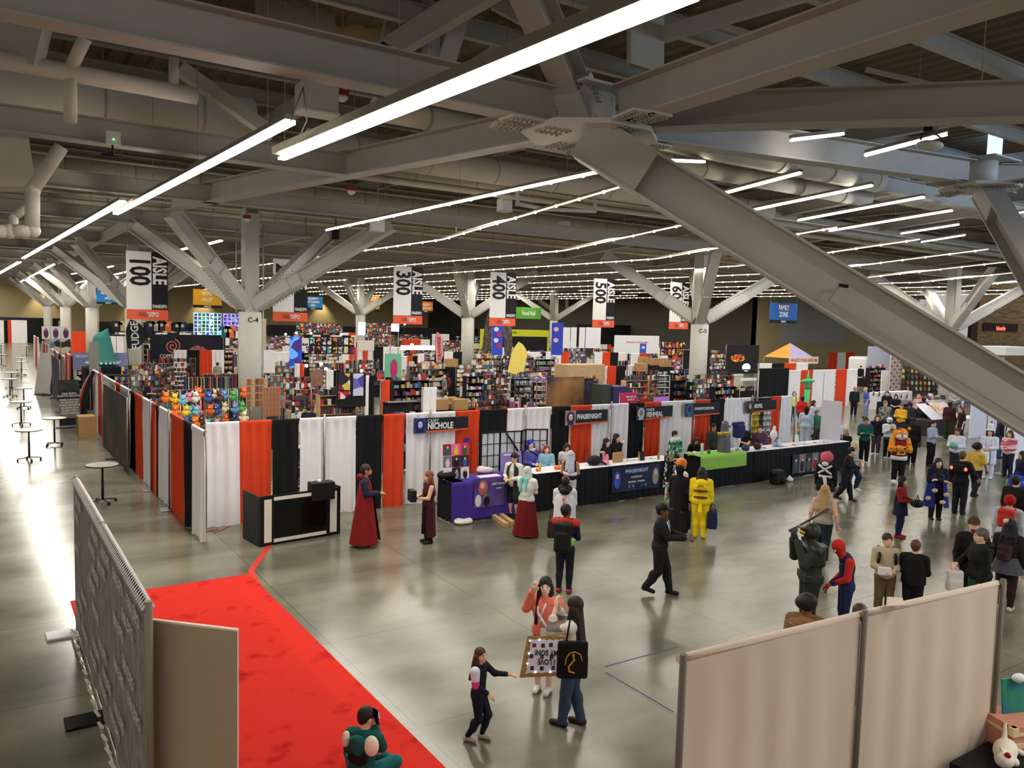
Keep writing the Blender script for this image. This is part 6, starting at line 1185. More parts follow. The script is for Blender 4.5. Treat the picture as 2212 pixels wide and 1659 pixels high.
# ================================================================ BOOTHS
def board(px0,px1,yt,yb,Y,m,label,name='backdrop',cat='backdrop',lines=(),ink=None,th=.04,posts=True,extra=None,legs=CHROME,sq=.8,tilt=None):
 a=onY(px0,yt,Y);b=onY(px1,yt,Y);c=onY(px0,yb,Y);Wd=b.x-a.x;z1=a.z;z0=max(c.z,.02);Ht=z1-z0;t=thing(name,label,cat,(a.x,Y,0))
 MB().box((Wd/2,0,z0+Ht/2),(Wd,th,Ht)).build('printed_sheet',m,t)
 if posts:
  for x in(.03,Wd-.03):MB().tube((x,.05,0),(x,.05,z1),.025,6).build('post',legs,t)
 for tx,sz,xx,zz in lines:lettering(tx,sz*Ht,ink or INKW,t,(Wd*xx,-th/2-.01,z0+Ht*zz),.02,0,sq)
 if extra:extra(t,Wd,z0,Ht)
 return t
def drun(px0,px1,py,cols,where,H=2.44,seed=0):
 Y=level_at(px0,py,H).y;x0=solve_x(px0,Y,H);x1=solve_x(px1,Y,H);n=len(cols);cnt={}
 for i,c in enumerate(cols):
  k={'w':'white','o':'orange','b':'black'}[c];cnt[k]=cnt.get(k,0)+1;tot=sum(1 for q in cols if q==c)
  wd='' if tot==1 else(['first ','second ','third ','fourth ','fifth '][min(cnt[k]-1,4)])
  curtain((x0+(x1-x0)*i/n,Y),(x0+(x1-x0)*(i+1)/n,Y),CLR[k],'%s%s drape from the left %s'%(wd,k,where),cols=26,ztop=H,per=.3,seed=seed+i)
 rail((x0,Y),(x1,Y),'pipe over the drapes %s'%where,z=H)
 for x in(x0,x1):pole((x,Y+.08),'thin pole of the drapes %s'%where,h=H+.05,group='poles '+where)
_pm={}
def pmesh(kind,c):
 k=(kind,c)
 if k in _pm:return _pm[k]
 mb=MB();ms=[mat('prod_%d_%d_%d'%c,c,.6)]
 if kind=='boxed_toy':mb.box((0,0,.11),(.17,.13,.22));mb.box((0,-.067,.10),(.13,.004,.14),1);ms.append(spots('toy_window',[(30,30,36),(190,180,170),(120,60,50),(70,90,130)],30))
 elif kind=='book':mb.box((0,0,.13),(.05,.18,.26));mb.box((0,-.0905,.16),(.035,.002,.1),1);ms.append(WBOX)
 elif kind=='art_print':mb.box((0,0,.22),(.30,.012,.43));mb.box((0,-.008,.22),(.26,.004,.38),1);ms.append(spots('print_a',[(200,60,60),(40,60,140),(220,190,80),(30,30,40),(120,60,150),(90,170,190)],9))
 elif kind=='plush_toy':mb.ball((0,0,.11),(.12,.10,.11),8,12);mb.ball((0,-.03,.27),(.095,.085,.09),8,12);mb.ball((-.08,0,.36),(.03,.02,.05));mb.ball((.08,0,.36),(.03,.02,.05));mb.ball((-.11,-.06,.14),(.04,.04,.06));mb.ball((.11,-.06,.14),(.04,.04,.06));mb.ball((0,-.115,.26),(.03,.02,.02),mi=1);ms.append(WBOX)
 elif kind=='t_shirt':mb.slab([(-.22,0,0),(.22,0,0),(.22,0,.48),(.36,0,.38),(.42,0,.50),(.22,0,.68),(.08,0,.70),(-.08,0,.70),(-.22,0,.68),(-.42,0,.50),(-.36,0,.38),(-.22,0,.48)],.04);mb.box((0,-.024,.42),(.18,.006,.2),1);ms.append(mat('shirt_print',(190,180,160),.7))
 elif kind=='backpack':mb.ball((0,0,.2),(.15,.1,.2),8,12);mb.ball((0,-.07,.13),(.11,.05,.1),6,10);mb.path([(-.03,0,.39),(0,0,.43),(.03,0,.39)],.01,5)
 elif kind=='hanging_garment':mb.box((0,0,-.45),(.05,.45,.8),0,0,.85);mb.path([(0,-.2,-.05),(0,0,0),(0,.2,-.05)],.008,4)
 elif kind=='jar':mb.lathe([(.05,0),(.05,.14),(.03,.16),(.035,.19)],10)
 me=mb.mesh(kind);[me.materials.append(m)for m in ms];_pm[k]=me;return me
CNT={}
def put(kind,c,p,label,group,rz=0,s=1.0,cat=None):
 if CNT.get(kind,0)>=300:return
 CNT[kind]=CNT.get(kind,0)+1
 o=bpy.data.objects.new(kind,pmesh(kind,c));COL.objects.link(o);o.location=p;o.rotation_euler=(0,0,rz);o.scale=(s,s,s);tag(o,label,cat or{'boxed_toy':'toy','art_print':'print','plush_toy':'plush toy','t_shirt':'shirt','hanging_garment':'clothes'}.get(kind,kind),group);return o
PAL={'mix':[(190,50,46),(40,70,140),(226,200,80),(40,40,46),(220,220,224),(80,150,170),(120,60,140),(230,130,50)],'dark':[(30,30,34),(60,50,60),(90,40,40),(40,50,80),(110,100,96)],'white':[(224,224,226),(210,206,200),(190,190,196)],'pastel':[(150,200,210),(230,150,170),(240,220,150),(170,150,200),(150,190,150)],'brown':[(150,90,60),(170,110,70),(190,150,110),(120,70,50)],'grey':[(120,124,130),(90,94,104),(160,160,164),(60,64,80)]}
def shelf(px0,px1,py,H,rows,kind,pal,where,frame=None,depth=.45,z0=.15,fill=.85,step=None,Y=None,s=1.0):
 Y=Y or level_at(px0,py,H).y;x0=solve_x(px0,Y,H);x1=solve_x(px1,Y,H);Wd=x1-x0;fm=frame or BLK2;t=thing('shelf_unit','shelving unit %s'%where,'shelf',(x0,Y,0))
 for x in(.02,Wd-.02):
  for y in(.02,depth-.02):MB().bar((x,y,0),(x,y,H),.04,.04).build('post',fm,t)
 dz=(H-z0)/rows
 for r in range(rows+1):MB().box((Wd/2,depth/2,z0+r*dz-.01),(Wd,depth,.025)).build('shelf_board',fm,t)
 MB().box((Wd/2,depth-.01,H/2),(Wd,.01,H*.96)).build('back_sheet',mat('shelf_back',(60,56,52),.8),t)
 st=step or{'boxed_toy':.2,'book':.062,'plush_toy':.3,'jar':.13,'backpack':.34,'art_print':.33}[kind];rn=random.Random(int(px0+py));cs=PAL[pal]
 for r in range(max(0,rows-3),rows+1):
  x=.12
  while x<Wd-.1:
   if rn.random()<fill*(1 if r<rows else.5):put(kind,rn.choice(cs),(x0+x,Y+.14,z0+r*dz+.003),'%s on the shelving unit %s'%(kind.replace('_',' '),where),'%ss %s'%(kind.replace('_',' '),where),s=s*rn.uniform(.9,1.08))
   x+=st*s
 return t
def table_b(px0,px1,py,kind,pal,where,m=CB,n=14,h=.76,depth=.9,rows=2,s=1.0):
 p=level_at(px0,py,h);x0=p.x;x1=solve_x(px1,p.y,h);skirted_table(x0,x1,'skirted sales table %s'%where,m,WTC if m is CW else m,front=p.y,depth=depth,h=h);rn=random.Random(int(px0))
 for r in range(rows):
  for i in range(n):put(kind,rn.choice(PAL[pal]),(x0+(x1-x0)*(i+.5)/n,p.y+.2+r*.35,h+.003),'%s on the sales table %s'%(kind.replace('_',' '),where),'%ss on the table %s'%(kind.replace('_',' '),where),s=s)
def grid_wall(px0,px1,yt,yb,Y,nx,nz,m_cells,m_back,label,emit=False):
 def ex(t,Wd,z0,Ht):
  for j in range(nz):
   for i in range(nx):
    cw,ch=Wd/nx,Ht/nz;MB().box((cw*(i+.5),-.035,z0+ch*(j+.5)),(cw*.74,.02,ch*.8)).build('picture',m_cells[(i*7+j*3)%len(m_cells)],t)
 return board(px0,px1,yt,yb,Y,m_back,label,'picture_wall','picture wall',extra=ex)
def pic(n,cs,sc=6,em=0):return spots(n,cs,sc,emit=em)
PIC=[pic('pic%d'%i,c,4+i)for i,c in enumerate(([(30,34,60),(200,60,60),(220,200,160)],[(20,20,24),(90,40,110),(200,120,60)],[(220,220,226),(60,60,80),(180,60,70)],[(24,60,70),(60,160,170),(230,230,200)],[(60,24,30),(220,90,40),(240,200,90)],[(40,40,46),(120,130,140),(220,220,220)]))]
PICE=[pic('lit_pic%d'%i,c,5+i,.5)for i,c in enumerate(([(30,34,90),(90,60,160),(120,190,220)],[(120,40,60),(60,90,160),(200,220,220)],[(30,70,70),(80,160,170),(40,40,80)]))]
for i,(px,ln)in enumerate(((345,60),(400,60),(455,66))):
 a=onY(px,862,25.5+i*.2);t=thing('wire_rack','black wire rack hung with plush toys behind the left drape, %s of three'%('left','middle','right')[i],'rack',(a.x,a.y,0));w=1.0;mb=MB()
 for k in range(7):mb.tube((w*k/6,0,.05),(w*k/6,0,2.45),.008,5)
 for k in range(9):mb.tube((0,0,.1+k*.29),(w,0,.1+k*.29),.008,5)
 mb.build('wire_grid',BLK2,t);MB().box((w/2,.1,.03),(w,.4,.04)).build('foot',BLK2,t)
 cs=[[(244,130,30),(250,210,60),(120,200,220),(226,222,210),(60,110,190)],[(240,140,170),(230,110,50),(60,90,160),(90,60,50),(110,190,200)],[(236,226,180),(110,160,210),(90,170,90),(230,110,40),(60,60,90)]][i]
 for r in range(4):
  for k in range(4):put('plush_toy',cs[(r*2+k)%5]if r<3 else cs[k%5],(a.x+.12+k*.27+random.uniform(-.05,.05),a.y-.14-random.random()*.08,1.25+r*.36+(.05 if r==3 else 0)+random.uniform(-.08,.06)),'plush toy on the wire racks behind the left drape','plush toys on the wire racks',s=random.uniform(.8,1.1),rz=random.uniform(-.7,.7))
for i in range(3):
 a=onY(362+i*48,822-i*1,33.5);t=thing('clothes_rail','clothes rail packed with dark shirts behind the plush racks, %s of three'%('left','middle','right')[i],'clothes rail',(a.x,a.y,0));MB().path([(0,0,.03),(0,0,2.0),(1.5,0,2.0),(1.5,0,.03)],.02,8).build('rail_frame',CHROME,t);MB().box((.75,0,.04),(1.6,.4,.04)).build('foot',BLK2,t)
 rn=random.Random(i)
 for k in range(17):put('hanging_garment',rn.choice([(26,26,30),(50,30,34),(40,60,50),(120,30,34),(30,40,70),(200,196,190),(60,110,70),(150,90,60)]),(a.x+.08+k*.085,a.y,2.03),'garment on the packed clothes rails behind the plush racks','garments on the clothes rails',rz=rn.uniform(-.2,.2))
drun(376,484,757,'wbow','below the dark COPPER backdrop',seed=200)
def swirl(t,Wd,z0,Ht):
 pts=[];
 for k in range(34):a=k*.42;r=.05+.032*k*Ht/2.4*.5;pts.append((Wd*.30+r*math.cos(a),-.05,z0+Ht*.62+r*math.sin(a)))
 MB().path(pts,.05,5).build('copper_swirl',mat('copper_ink',(196,120,100),.6),t);disc(t,'orange_glow',mat('nebula_orange',(190,120,100),.6,rgb2=(90,50,80)),Wd*.66,z0+Ht*.35,Wd*.15,Ht*.3,-.03)
board(324,478,722,790,61,mat('deep_night_print',(30,32,52),.6,rgb2=(22,20,34),scale=.6),'dark backdrop with a copper swirl reading COPPER behind the striped drapes',lines=(('COPPER',.17,.24,.30),),extra=swirl,ink=mat('pale_copper_ink',(220,200,190),.6))
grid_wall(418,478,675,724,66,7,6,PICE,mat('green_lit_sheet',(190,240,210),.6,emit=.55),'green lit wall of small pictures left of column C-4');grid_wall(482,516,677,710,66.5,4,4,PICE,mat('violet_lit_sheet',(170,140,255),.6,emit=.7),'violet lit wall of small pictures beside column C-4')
for px,py,c,lab in((497,712,(236,108,40),'orange tee hanging beside column C-4'),(487,712,(40,90,120),'teal tee hanging left of the orange tee'),(325,700,(26,26,40),'navy tee in the far row of shirts, first'),(338,700,(150,140,140),'grey tee in the far row of shirts'),(349,700,(60,36,32),'brown tee in the far row of shirts'),(362,700,(226,90,50),'orange cloth in the far row of shirts'),(382,702,(24,24,28),'black tee in the far row of shirts'),(394,702,(30,40,80),'dark blue tee in the far row of shirts'),(251,700,(26,26,28),'black tee far left of the fudge banner'),(268,700,(186,160,110),'khaki tee left of the fudge banner')):
 Y=60 if px>480 else 74;p=onY(px,py,Y);o=put('t_shirt',c,(p.x,Y,p.z-.6),lab,None,s=1.25)
 if o:tag(MB().tube((0,0,0),(0,0,p.z+.2),.02,6).box((0,0,.02),(.5,.5,.04)).build('display_stand',BLK2,None,(p.x,Y+.08,0)),'thin stand carrying the '+lab,'stand')
def feather(px,yt,yb,Y,w,c,label,text=None,lean=0.0,ink=None):
 a=onY(px,yt,Y);b=onY(px,yb,Y);z0,z1=b.z,a.z;t=thing('feather_flag',label,'flag',(b.x,Y,0));t.rotation_euler=(0,lean,0);m=c if not isinstance(c,tuple)else mat('flag_%d_%d_%d'%c,c,.7);n=14;L=[];R_=[]
 for k in range(n+1):
  q=k/n;z=z0+(z1-z0)*q;ww=w*min(1,(1-q)*3.2)**.6*(.55+.45*min(1,q*5));off=w*.5*max(0,q-.6)**1.4*2.2;L.append((-w/2+off,0,z));R_.append((-w/2+off+ww,0,z))
 MB().slab(L+R_[::-1],.02).build('cloth',m,t);MB().path([(-w/2,.02,0),(-w/2,.02,z0)]+[(p[0],.02,p[2])for p in L],.02,5).build('flag_pole',BLK2,t);MB().box((-w/2,0,.03),(.6,.6,.05)).build('base',BLK2,t)
 if text:lettering(text,w*.62,ink or INKW,t,(0,-.03,z0+(z1-z0)*.45),.02,-math.pi/2 if text!='CRUNCHYROLL' else math.pi/2,.9)
 return t
feather(301,690,752,52,.95,(30,32,38),'dark feather flag reading FUDGE below the first aisle banner','FUDGE',-.06);feather(956,716,782,45,.55,(236,150,150),'pink feather flag reading CRAVINGS in the middle of the booths','CRAVINGS',-.08,ink=mat('dark_pink',(120,60,80),.6))
DKF=mat('charcoal_flag',(52,48,44),.7,rgb2=(110,100,90),scale=3);feather(1044,667,764,48,.75,DKF,'tall charcoal feather flag left of the fourth aisle banner foot',None,.10);feather(1108,676,768,47,.7,DKF,'tall charcoal feather flag right of the fourth aisle banner foot',None,-.12)
feather(1093,735,806,33,.95,mat('yellow_speckled_flag',(240,222,120),.7,rgb2=(238,214,90),scale=9),'pale yellow speckled feather flag leaning right',None,.22)
HAT=(60,128,120);p=onX(222,800,5.4);t=thing('pointed_hat','giant teal pointed hat with a white beaded band above the left wall','hat',(p.x,p.y,2.0))
blob('hat_body',[('e',(0,0,.35),(.75,.75,.22)),('c',(0,0,.5),(0,.1,1.5),.62,.42),('c',(0,.1,1.5),(.25,0,2.1),.4,.05)],.06,mat('teal_felt',HAT,.9),t,.08)
mb=MB();[mb.ball((.72*math.cos(k*.3),.72*math.sin(k*.3),.32),(.07,.07,.07),5,8)for k in range(21)];mb.build('white_beads',WBOX,t)
MB().box((0,0,-.95),(1.8,1.8,2.1)).build('display_block',CB,t)
shelf(205,282,812,1.9,4,'art_print','grey','of poster bins behind the left wall',depth=1.0,step=.30)
board(192,213,738,812,40,mat('grey_shroud',(130,128,118),.8),'narrow grey covered post behind the gathered drapes',name='covered_post',cat='post')
LVB=mat('lavender_backdrop',(150,152,196),.7,rgb2=(120,124,170),scale=.6)
board(157,196,762,800,47,LVB,'lavender backdrop behind the left wall, left of the covered post',lines=(('HARRY' if False else 'FAN EXPO',.18,.5,.8),));board(231,275,762,795,47,LVB,'lavender backdrop right of the covered post',lines=(('M&',.2,.25,.8),('M&',.2,.6,.4)))
def bodyfig(t,Wd,z0,Ht):disc(t,'printed_figure',mat('violet_figure',(90,50,90),.6),Wd/2,z0+Ht*.45,Wd*.3,Ht*.4,-.03);disc(t,'printed_head',mat('tan_figure',(190,130,100),.6),Wd/2,z0+Ht*.78,Wd*.16,Ht*.13,-.035)
for i,(x0,x1)in enumerate(((90,108),(110,130),(132,152))):board(x0,x1,705,732,66,WBOX,'white poster with a purple figure at far left, %s of three'%('left','middle','right')[i],name='poster',cat='poster',extra=bodyfig)
for x0,x1,c,lab in((110,130,(80,120,170),'blue landscape poster under the white posters'),(132,152,(50,40,36),'dark poster with a gold collar under the white posters')):board(x0,x1,733,762,65.5,pic('poster_%d'%x0,[c,(200,190,170),(40,40,44)],2),lab,name='poster',cat='poster')
shelf(226,272,722,2.4,5,'boxed_toy','mix','packed with goods under the first aisle banner');shelf(275,322,745,2.1,4,'jar','grey','of small jars below the fudge flag',step=.16)
shelf(480,505,762,2.2,5,'book','brown','in the shadow left of column C-4')
board(-40,130,684,690,132,mat('navy_band',(30,34,60),.7),'navy banner band along the far left wall',posts=False,th=.1)
for x0,x1,yt,m,lab in((-40,8,692,CW,'far white drape at the left edge of the hall'),(8,16,692,CB,'far narrow black drape at the left end of the hall'),(16,24,692,CO,'far narrow orange drape at the left end of the hall'),(24,58,692,CW,'far white drape at the end of the left aisle'),(58,126,690,CB,'far black drape behind the left columns')):
 a=onY(x0,yt,130);b=onY(x1,yt,130);curtain((a.x,130),(b.x,130),m,lab,ztop=a.z,cols=20)
board(196,1240,694,722,128,mat('far_black_drape',(22,22,24),.9),'very long low black drape along the foot of the far wall',th=.1,name='far_drape',cat='curtain')
board(1246,1384,700,748,86,BK,'black curtained opening at the dark far right of the hall',th=.2)
for x0,x1 in((1386,1402),(1408,1424),(1430,1446)):board(x0,x1,640,748,84,mat('dim_glass',(60,66,64),.2),'tall framed window %s in the far dark wall'%{1386:'nearest the black opening',1408:'in the middle',1430:'nearest the sixth aisle banner'}[x0],name='window_frame',cat='window',th=.1)
board(566,594,756,806,40,CW,'white drape panel just right of column C-4',name='drape',cat='curtain',th=.06);board(562,575,688,756,48,mat('beige_board',(200,186,164),.8),'tall beige board right of column C-4',name='tall_board',cat='board')
grid_wall(532,578,817,880,29.5,5,4,[mat('wood_art_%d'%i,c,.7)for i,c in enumerate(((150,84,56),(190,150,110),(120,66,44)))],mat('peg_board',(176,164,140),.8),'pale display grid of carved wood pictures at the foot of column C-4')
grid_wall(583,612,812,866,33,4,4,[mat('wood_art_0',(150,84,56),.7),mat('wood_art_3',(96,160,190),.7)],mat('brown_board',(120,84,60),.8),'brown display of wood pictures with one blue picture');grid_wall(568,606,836,900,27.8,5,6,[mat('wood_art_4',(168,104,74),.7)],mat('wire_board',(170,150,120),.8),'nearest tall display of small wooden ornaments right of column C-4')
board(672,698,798,834,31,mat('brown_tile_print',(150,110,92),.7,noise=.3),'brown leaning pictured board on an easel',name='easel_board',cat='board');drun(637,668,787,'wob','left of the leaning brown board',seed=230);drun(705,735,801,'wb','left of the two large framed portraits',seed=235)
board(728,790,805,880,29.5,BK,'black display wall carrying portraits',name='display_wall',cat='display');
board(731,756,807,843,29.46,pic('lion_print',[(226,224,220),(120,30,60),(40,36,50),(200,190,90)],2.2),'large pale animal portrait on the black display wall',name='poster',cat='poster',posts=False);board(763,785,807,855,29.46,pic('violet_dance_print',[(110,100,180),(200,200,226),(80,70,160)],2),'large violet blue picture on the black display wall',name='poster',cat='poster',posts=False);board(731,756,846,862,29.46,pic('red_mask_print',[(180,30,40),(230,220,220),(30,24,28)],4),'red and white picture under the animal portrait',name='poster',cat='poster',posts=False)
drun(786,808,813,'wb','right of the violet blue picture',seed=240)
WOOD=mat('pale_wood',(198,166,118),.7,noise=.1)
shelf(640,716,877,1.25,2,'boxed_toy','mix','low and wooden, nearest behind the front wall',WOOD,Y=22.6,z0=.1);shelf(772,826,856,1.8,4,'boxed_toy','dark','of pale wood behind the first black and orange drapes',WOOD,Y=24.5);shelf(750,772,868,1.3,3,'boxed_toy','white','small pale wooden, beside the wooden toy shelves',WOOD,Y=23.6)
shelf(840,908,838,2.35,4,'boxed_toy','mix','black, right of the tall orange drape',Y=23.6);drun(824,842,823,'o','left of the black toy shelves',seed=250);drun(914,943,839,'w','right of the black toy shelves',seed=252)
grid_wall(668,765,727,765,44,8,2,PIC,BK,'black wall of colourful framed prints in the middle left booths');board(626,652,727,795,43,pic('blue_lit_print',[(40,60,160),(90,150,240),(60,40,110)],2,.5),'blue lit starry banner left of the framed prints',name='banner',cat='banner')
shelf(655,728,770,1.7,3,'boxed_toy','grey','under the wall of framed prints');grid_wall(640,740,697,718,66,12,2,PIC,mat('dim_board',(90,80,80),.8),'far wall of small dark prints right of the second aisle banner');grid_wall(790,845,697,740,58,8,4,PIC,mat('dim_board',(90,80,80),.8),'far tall wall of portraits under the second and third aisle banners')
for x0,x1,y0,y1,lab in((774,790,696,724,'glowing white violet sign below the far column'),(843,862,699,716,'glowing white blue sign below the third aisle banner')):board(x0,x1,y0,y1,59,mat('lit_sign_violet',(196,190,255),.6,emit=1.6),lab,name='lit_sign',cat='sign')
board(866,955,746,756,50,mat('lit_counter_white',(235,240,245),.6,emit=1.0),'glowing white counter front left of the pink flag',name='lit_counter',cat='counter')
for px,py in((640,719),(737,722),(617,722),(662,790),(694,786),(704,797),(724,802),(781,801),(890,745),(874,700),(672,720)):
 p=onY(px,py,42 if py>740 else 60);t=thing('booth_lamp','small white booth spotlight','lamp',p,0,'white booth spotlights');MB().ball((0,0,0),(.09,.09,.09),6,10).build('bulb',mat('lamp_white',(240,245,255),.4,emit=8),t);MB().tube((0,.05,0),(0,.05,-p.z),.012,5).build('stand',BLK2,t)
drun(772,806,756,'wow','left of the green tapestry',seed=260);drun(868,902,770,'wob','right of the green tapestry',seed=265);board(832,866,764,815,39,mat('green_tapestry_cloth',(110,190,150),.8),'green tapestry with a tall magenta figure',name='tapestry',cat='tapestry',extra=lambda t,Wd,z0,Ht:(disc(t,'magenta_figure',mat('magenta',(190,50,110),.7),Wd*.55,z0+Ht*.35,Wd*.24,Ht*.42,-.03)))
board(772,808,735,757,41,mat('cream_cloth',(216,206,196),.8),'cream cloth banner above the striped drapes',name='banner',cat='banner');shelf(916,956,768,2.0,5,'book','white','of books left of the pink flag');drun(902,916,765,'w','left of the book shelves',seed=270)
table_b(945,1035,886,'book','mix','with upright books behind the CASEY NICHOLE sign',n=18);
for i,(px,py)in enumerate(((950,862),(972,858),(992,862),(975,775),(1390,771),(1415,774),(1438,777),(1385,785))):
 H=1.3 if py>850 else 2.6;p=level_at(px,py,H);carton((p.x,p.y,H-.5),.7,.5,.5,'brown carton %s'%('on the dark table behind the first sign, left one','on the dark table behind the first sign, middle one','on the dark table behind the first sign, right one','beside the foot of the pink flag','on top of the centre booth, leftmost of three','on top of the centre booth, middle of three','on top of the centre booth, rightmost of three','just under the three cartons in the centre')[i])
 tag(MB().box((0,0,(H-.5)/2),(.9,.7,H-.505)).build('display_plinth',CB,None,(p.x,p.y,0)),'dark covered plinth under carton %s'%('one','two','three','four','five','six','seven','eight')[i]+' of the booths','plinth','plinths under cartons')
for x0,x1,c,lab in((1064,1087,[(50,70,190),(230,230,240),(190,50,60)],'tall blue banner with a white and red robot shape'),(1193,1217,[(60,80,210),(240,190,200),(60,70,190)],'tall blue banner with pink round cartoon heads')):
 board(x0,x1,697,767,44,mat('royal_banner',(52,74,200),.6),lab,name='banner',cat='banner',extra=lambda t,Wd,z0,Ht,c=c:[disc(t,'printed_shape',mat('bshape%d_%d_%d'%c[1+k%2],c[1+k%2],.6),Wd*(.35+.3*(k%2)),z0+Ht*(.8-.17*k),Wd*.22,Ht*.07,-.03)for k in range(4)])
YEL=mat('food_truck_yellow',(214,220,40),.5)
def truck(t,Wd,z0,Ht):MB().box((Wd*.5,-.8,z0+Ht*.42),(Wd*.94,.1,Ht*.62)).build('serving_window',BLACK,t);lettering('FOOD',Ht*.12,INKB,t,(Wd*.4,-.82,z0+Ht*.88),.02)
t=board(1046,1177,711,764,72,YEL,'yellow food stand with a long dark serving window',name='food_stand',cat='food stand',extra=truck,th=1.6)
shelf(1097,1160,772,2.2,5,'boxed_toy','grey','of wire behind the yellow flag',CHROME);shelf(1162,1206,776,2.2,5,'boxed_toy','pastel','of silver wire under the pink headed banner',CHROME);shelf(1113,1157,818,2.0,5,'book','grey','of metal, left of the nebula backdrop',CHROME);shelf(1159,1182,826,1.9,4,'boxed_toy','pastel','narrow, touching the nebula backdrop',CHROME);shelf(1010,1040,812,1.7,5,'jar','dark','of dark jars left of the yellow flag',step=.12)
table_b(1000,1060,800,'boxed_toy','white','with pale goods left of the yellow flag',CW,n=8)
NB=mat('gold_nebula_print',(170,120,60),.6,rgb2=(26,30,56),scale=.55);board(1182,1262,815,882,29,NB,'big gold and blue nebula backdrop behind the second name sign');board(1262,1290,822,882,29.02,mat('dark_robot_print',(50,48,66),.6,rgb2=(28,28,40)),'dark backdrop joined to the nebula backdrop');board(1314,1346,834,882,27.5,mat('violet_case',(48,40,84),.6),'dark violet display case right of the nebula backdrop',name='display_case',cat='case',th=.8);board(1290,1312,830,880,27.6,mat('arch_case',(52,60,54),.6),'dark green arched display case',name='display_case',cat='case',th=.7)
WD2=mat('crate_wood',(190,160,120),.75,noise=.12);board(1212,1292,787,826,38,WD2,'wooden crate walled booth in the centre',name='crate_booth',cat='booth',th=1.4);shelf(1268,1292,800,1.8,4,'jar','brown','of small goods at the wooden crate booth',Y=36.4,step=.12)
drun(1292,1350,792,'wob','right of the wooden crate booth',seed=280);drun(1356,1400,790,'wb','under the centre cartons',seed=284);drun(1284,1352,762,'wobw','behind the wooden crate booth',seed=286);drun(1362,1400,764,'wo','under the far white booth',seed=290)
board(1328,1424,724,764,62,WBOX,'white booth wall reading WHAT MAKES CLEVELAND SUPER?',lines=(('WHAT MAKES CLEVELAND SUPER?',.13,.5,.62),),ink=mat('orange_ink',(230,110,70),.6));board(1383,1396,742,766,58,mat('blue_roll',(50,90,200),.6),'small bright blue roll-up banner before the white booth',name='banner',cat='banner',extra=lambda t,W_,z0,Ht:disc(t,'white_ring',WBOX,W_/2,z0+Ht*.65,W_*.25,Ht*.12,-.03))
for x0,x1 in((1216,1232),(1234,1246),(1252,1264),(1266,1298)):board(x0,x1,707,752,56,WBOX,'white panel in the row %s'%{1216:'nearest the blue banner with pink heads',1234:'second from the blue banner',1252:'third from the blue banner',1266:'widest and farthest right'}[x0],name='white_panel_wall',cat='panel')
board(1477,1534,756,806,38,mat('black_screen',(10,12,16),.4),'big black screen right of the centre cartons',name='screen',cat='screen');shelf(1412,1448,812,2.0,5,'boxed_toy','white','stacked with white figure boxes in the centre right',WBOX,fill=1);shelf(1462,1492,822,1.9,4,'boxed_toy','mix','of bright boxes behind the third name sign');shelf(1496,1528,826,1.9,4,'boxed_toy','pastel','with a blue chest behind the fourth name sign');shelf(1532,1566,822,1.9,4,'boxed_toy','dark','of dark red boxes behind the fourth name sign')
board(1340,1377,849,886,23.4,mat('magenta_sign',(190,40,90),.6),'magenta sign reading SCAN YOUR above the front drapes',name='sign',cat='sign',lines=(('MAKE FOR FREE',.13,.6,.75),('PASSING TIP',.13,.6,.58),('SCAN YOUR',.2,.5,.25)));grid_wall(1427,1482,737,768,50,7,2,PIC[:2]+PIC[4:5],BK,'far rack of dark framed prints left of column C-5')
board(1414,1444,858,874,22.4,mat('purple_lit_case',(150,90,170),.6,emit=.4),'small purple lit game cabinet top behind the third sign',name='cabinet',cat='cabinet');board(1600,1634,817,823,30,WBOX,'thin white booth sign above the fifth name sign',name='booth_sign',cat='sign');board(1480,1640,800,803,34,BK,'long thin dark pipe shelf over the right centre booths',name='dark_rail',cat='rail',th=.06)
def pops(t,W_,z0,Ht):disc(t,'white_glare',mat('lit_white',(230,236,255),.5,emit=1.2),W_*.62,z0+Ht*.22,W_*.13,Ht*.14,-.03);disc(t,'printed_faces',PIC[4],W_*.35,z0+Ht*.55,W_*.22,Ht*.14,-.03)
board(1570,1640,745,808,42,mat('black_photo_wall',(22,20,26),.6),'black photo backdrop with a white glare patch',extra=pops);drun(1640,1704,797,'bb','left of the green sword shape',seed=300,H=2.6);drun(1704,1852,801,'wowwow','behind the green sword shape',seed=310);board(1744,1763,803,856,36.4,pic('stack_logos',[(60,40,110),(40,120,180),(220,210,60),(30,28,60)],2.4),'tall banner headed NECA on the white drapes',name='banner',cat='banner',lines=(('NECA',.12,.5,.92),),ink=mat('neon_yellow',(220,220,60),.5));board(1803,1822,804,862,36.2,pic('schedule_print',[(226,226,230),(180,176,190),(140,130,150)],9),'white printed schedule banner on the drapes',name='banner',cat='banner');board(1825,1846,800,824,36.2,mat('dark_violet_sign',(50,40,70),.6),'small dark violet poster at the right end of the white drapes',name='poster',cat='poster')
p=level_at(1712,798,2.9);t=thing('sword_figure','green sword shaped inflatable standing before the white drapes','inflatable',(p.x,p.y-1,0));MB().tube((0,0,.02),(0,0,1.9),.10,10,r2=.14).tube((0,0,1.9),(0,0,2.9),.14,10,r2=.02).ball((0,0,2.35),(.62,.12,.12)).box((0,0,.05),(.6,.6,.1)).build('sword_body',mat('emerald',(60,190,120),.5),t)
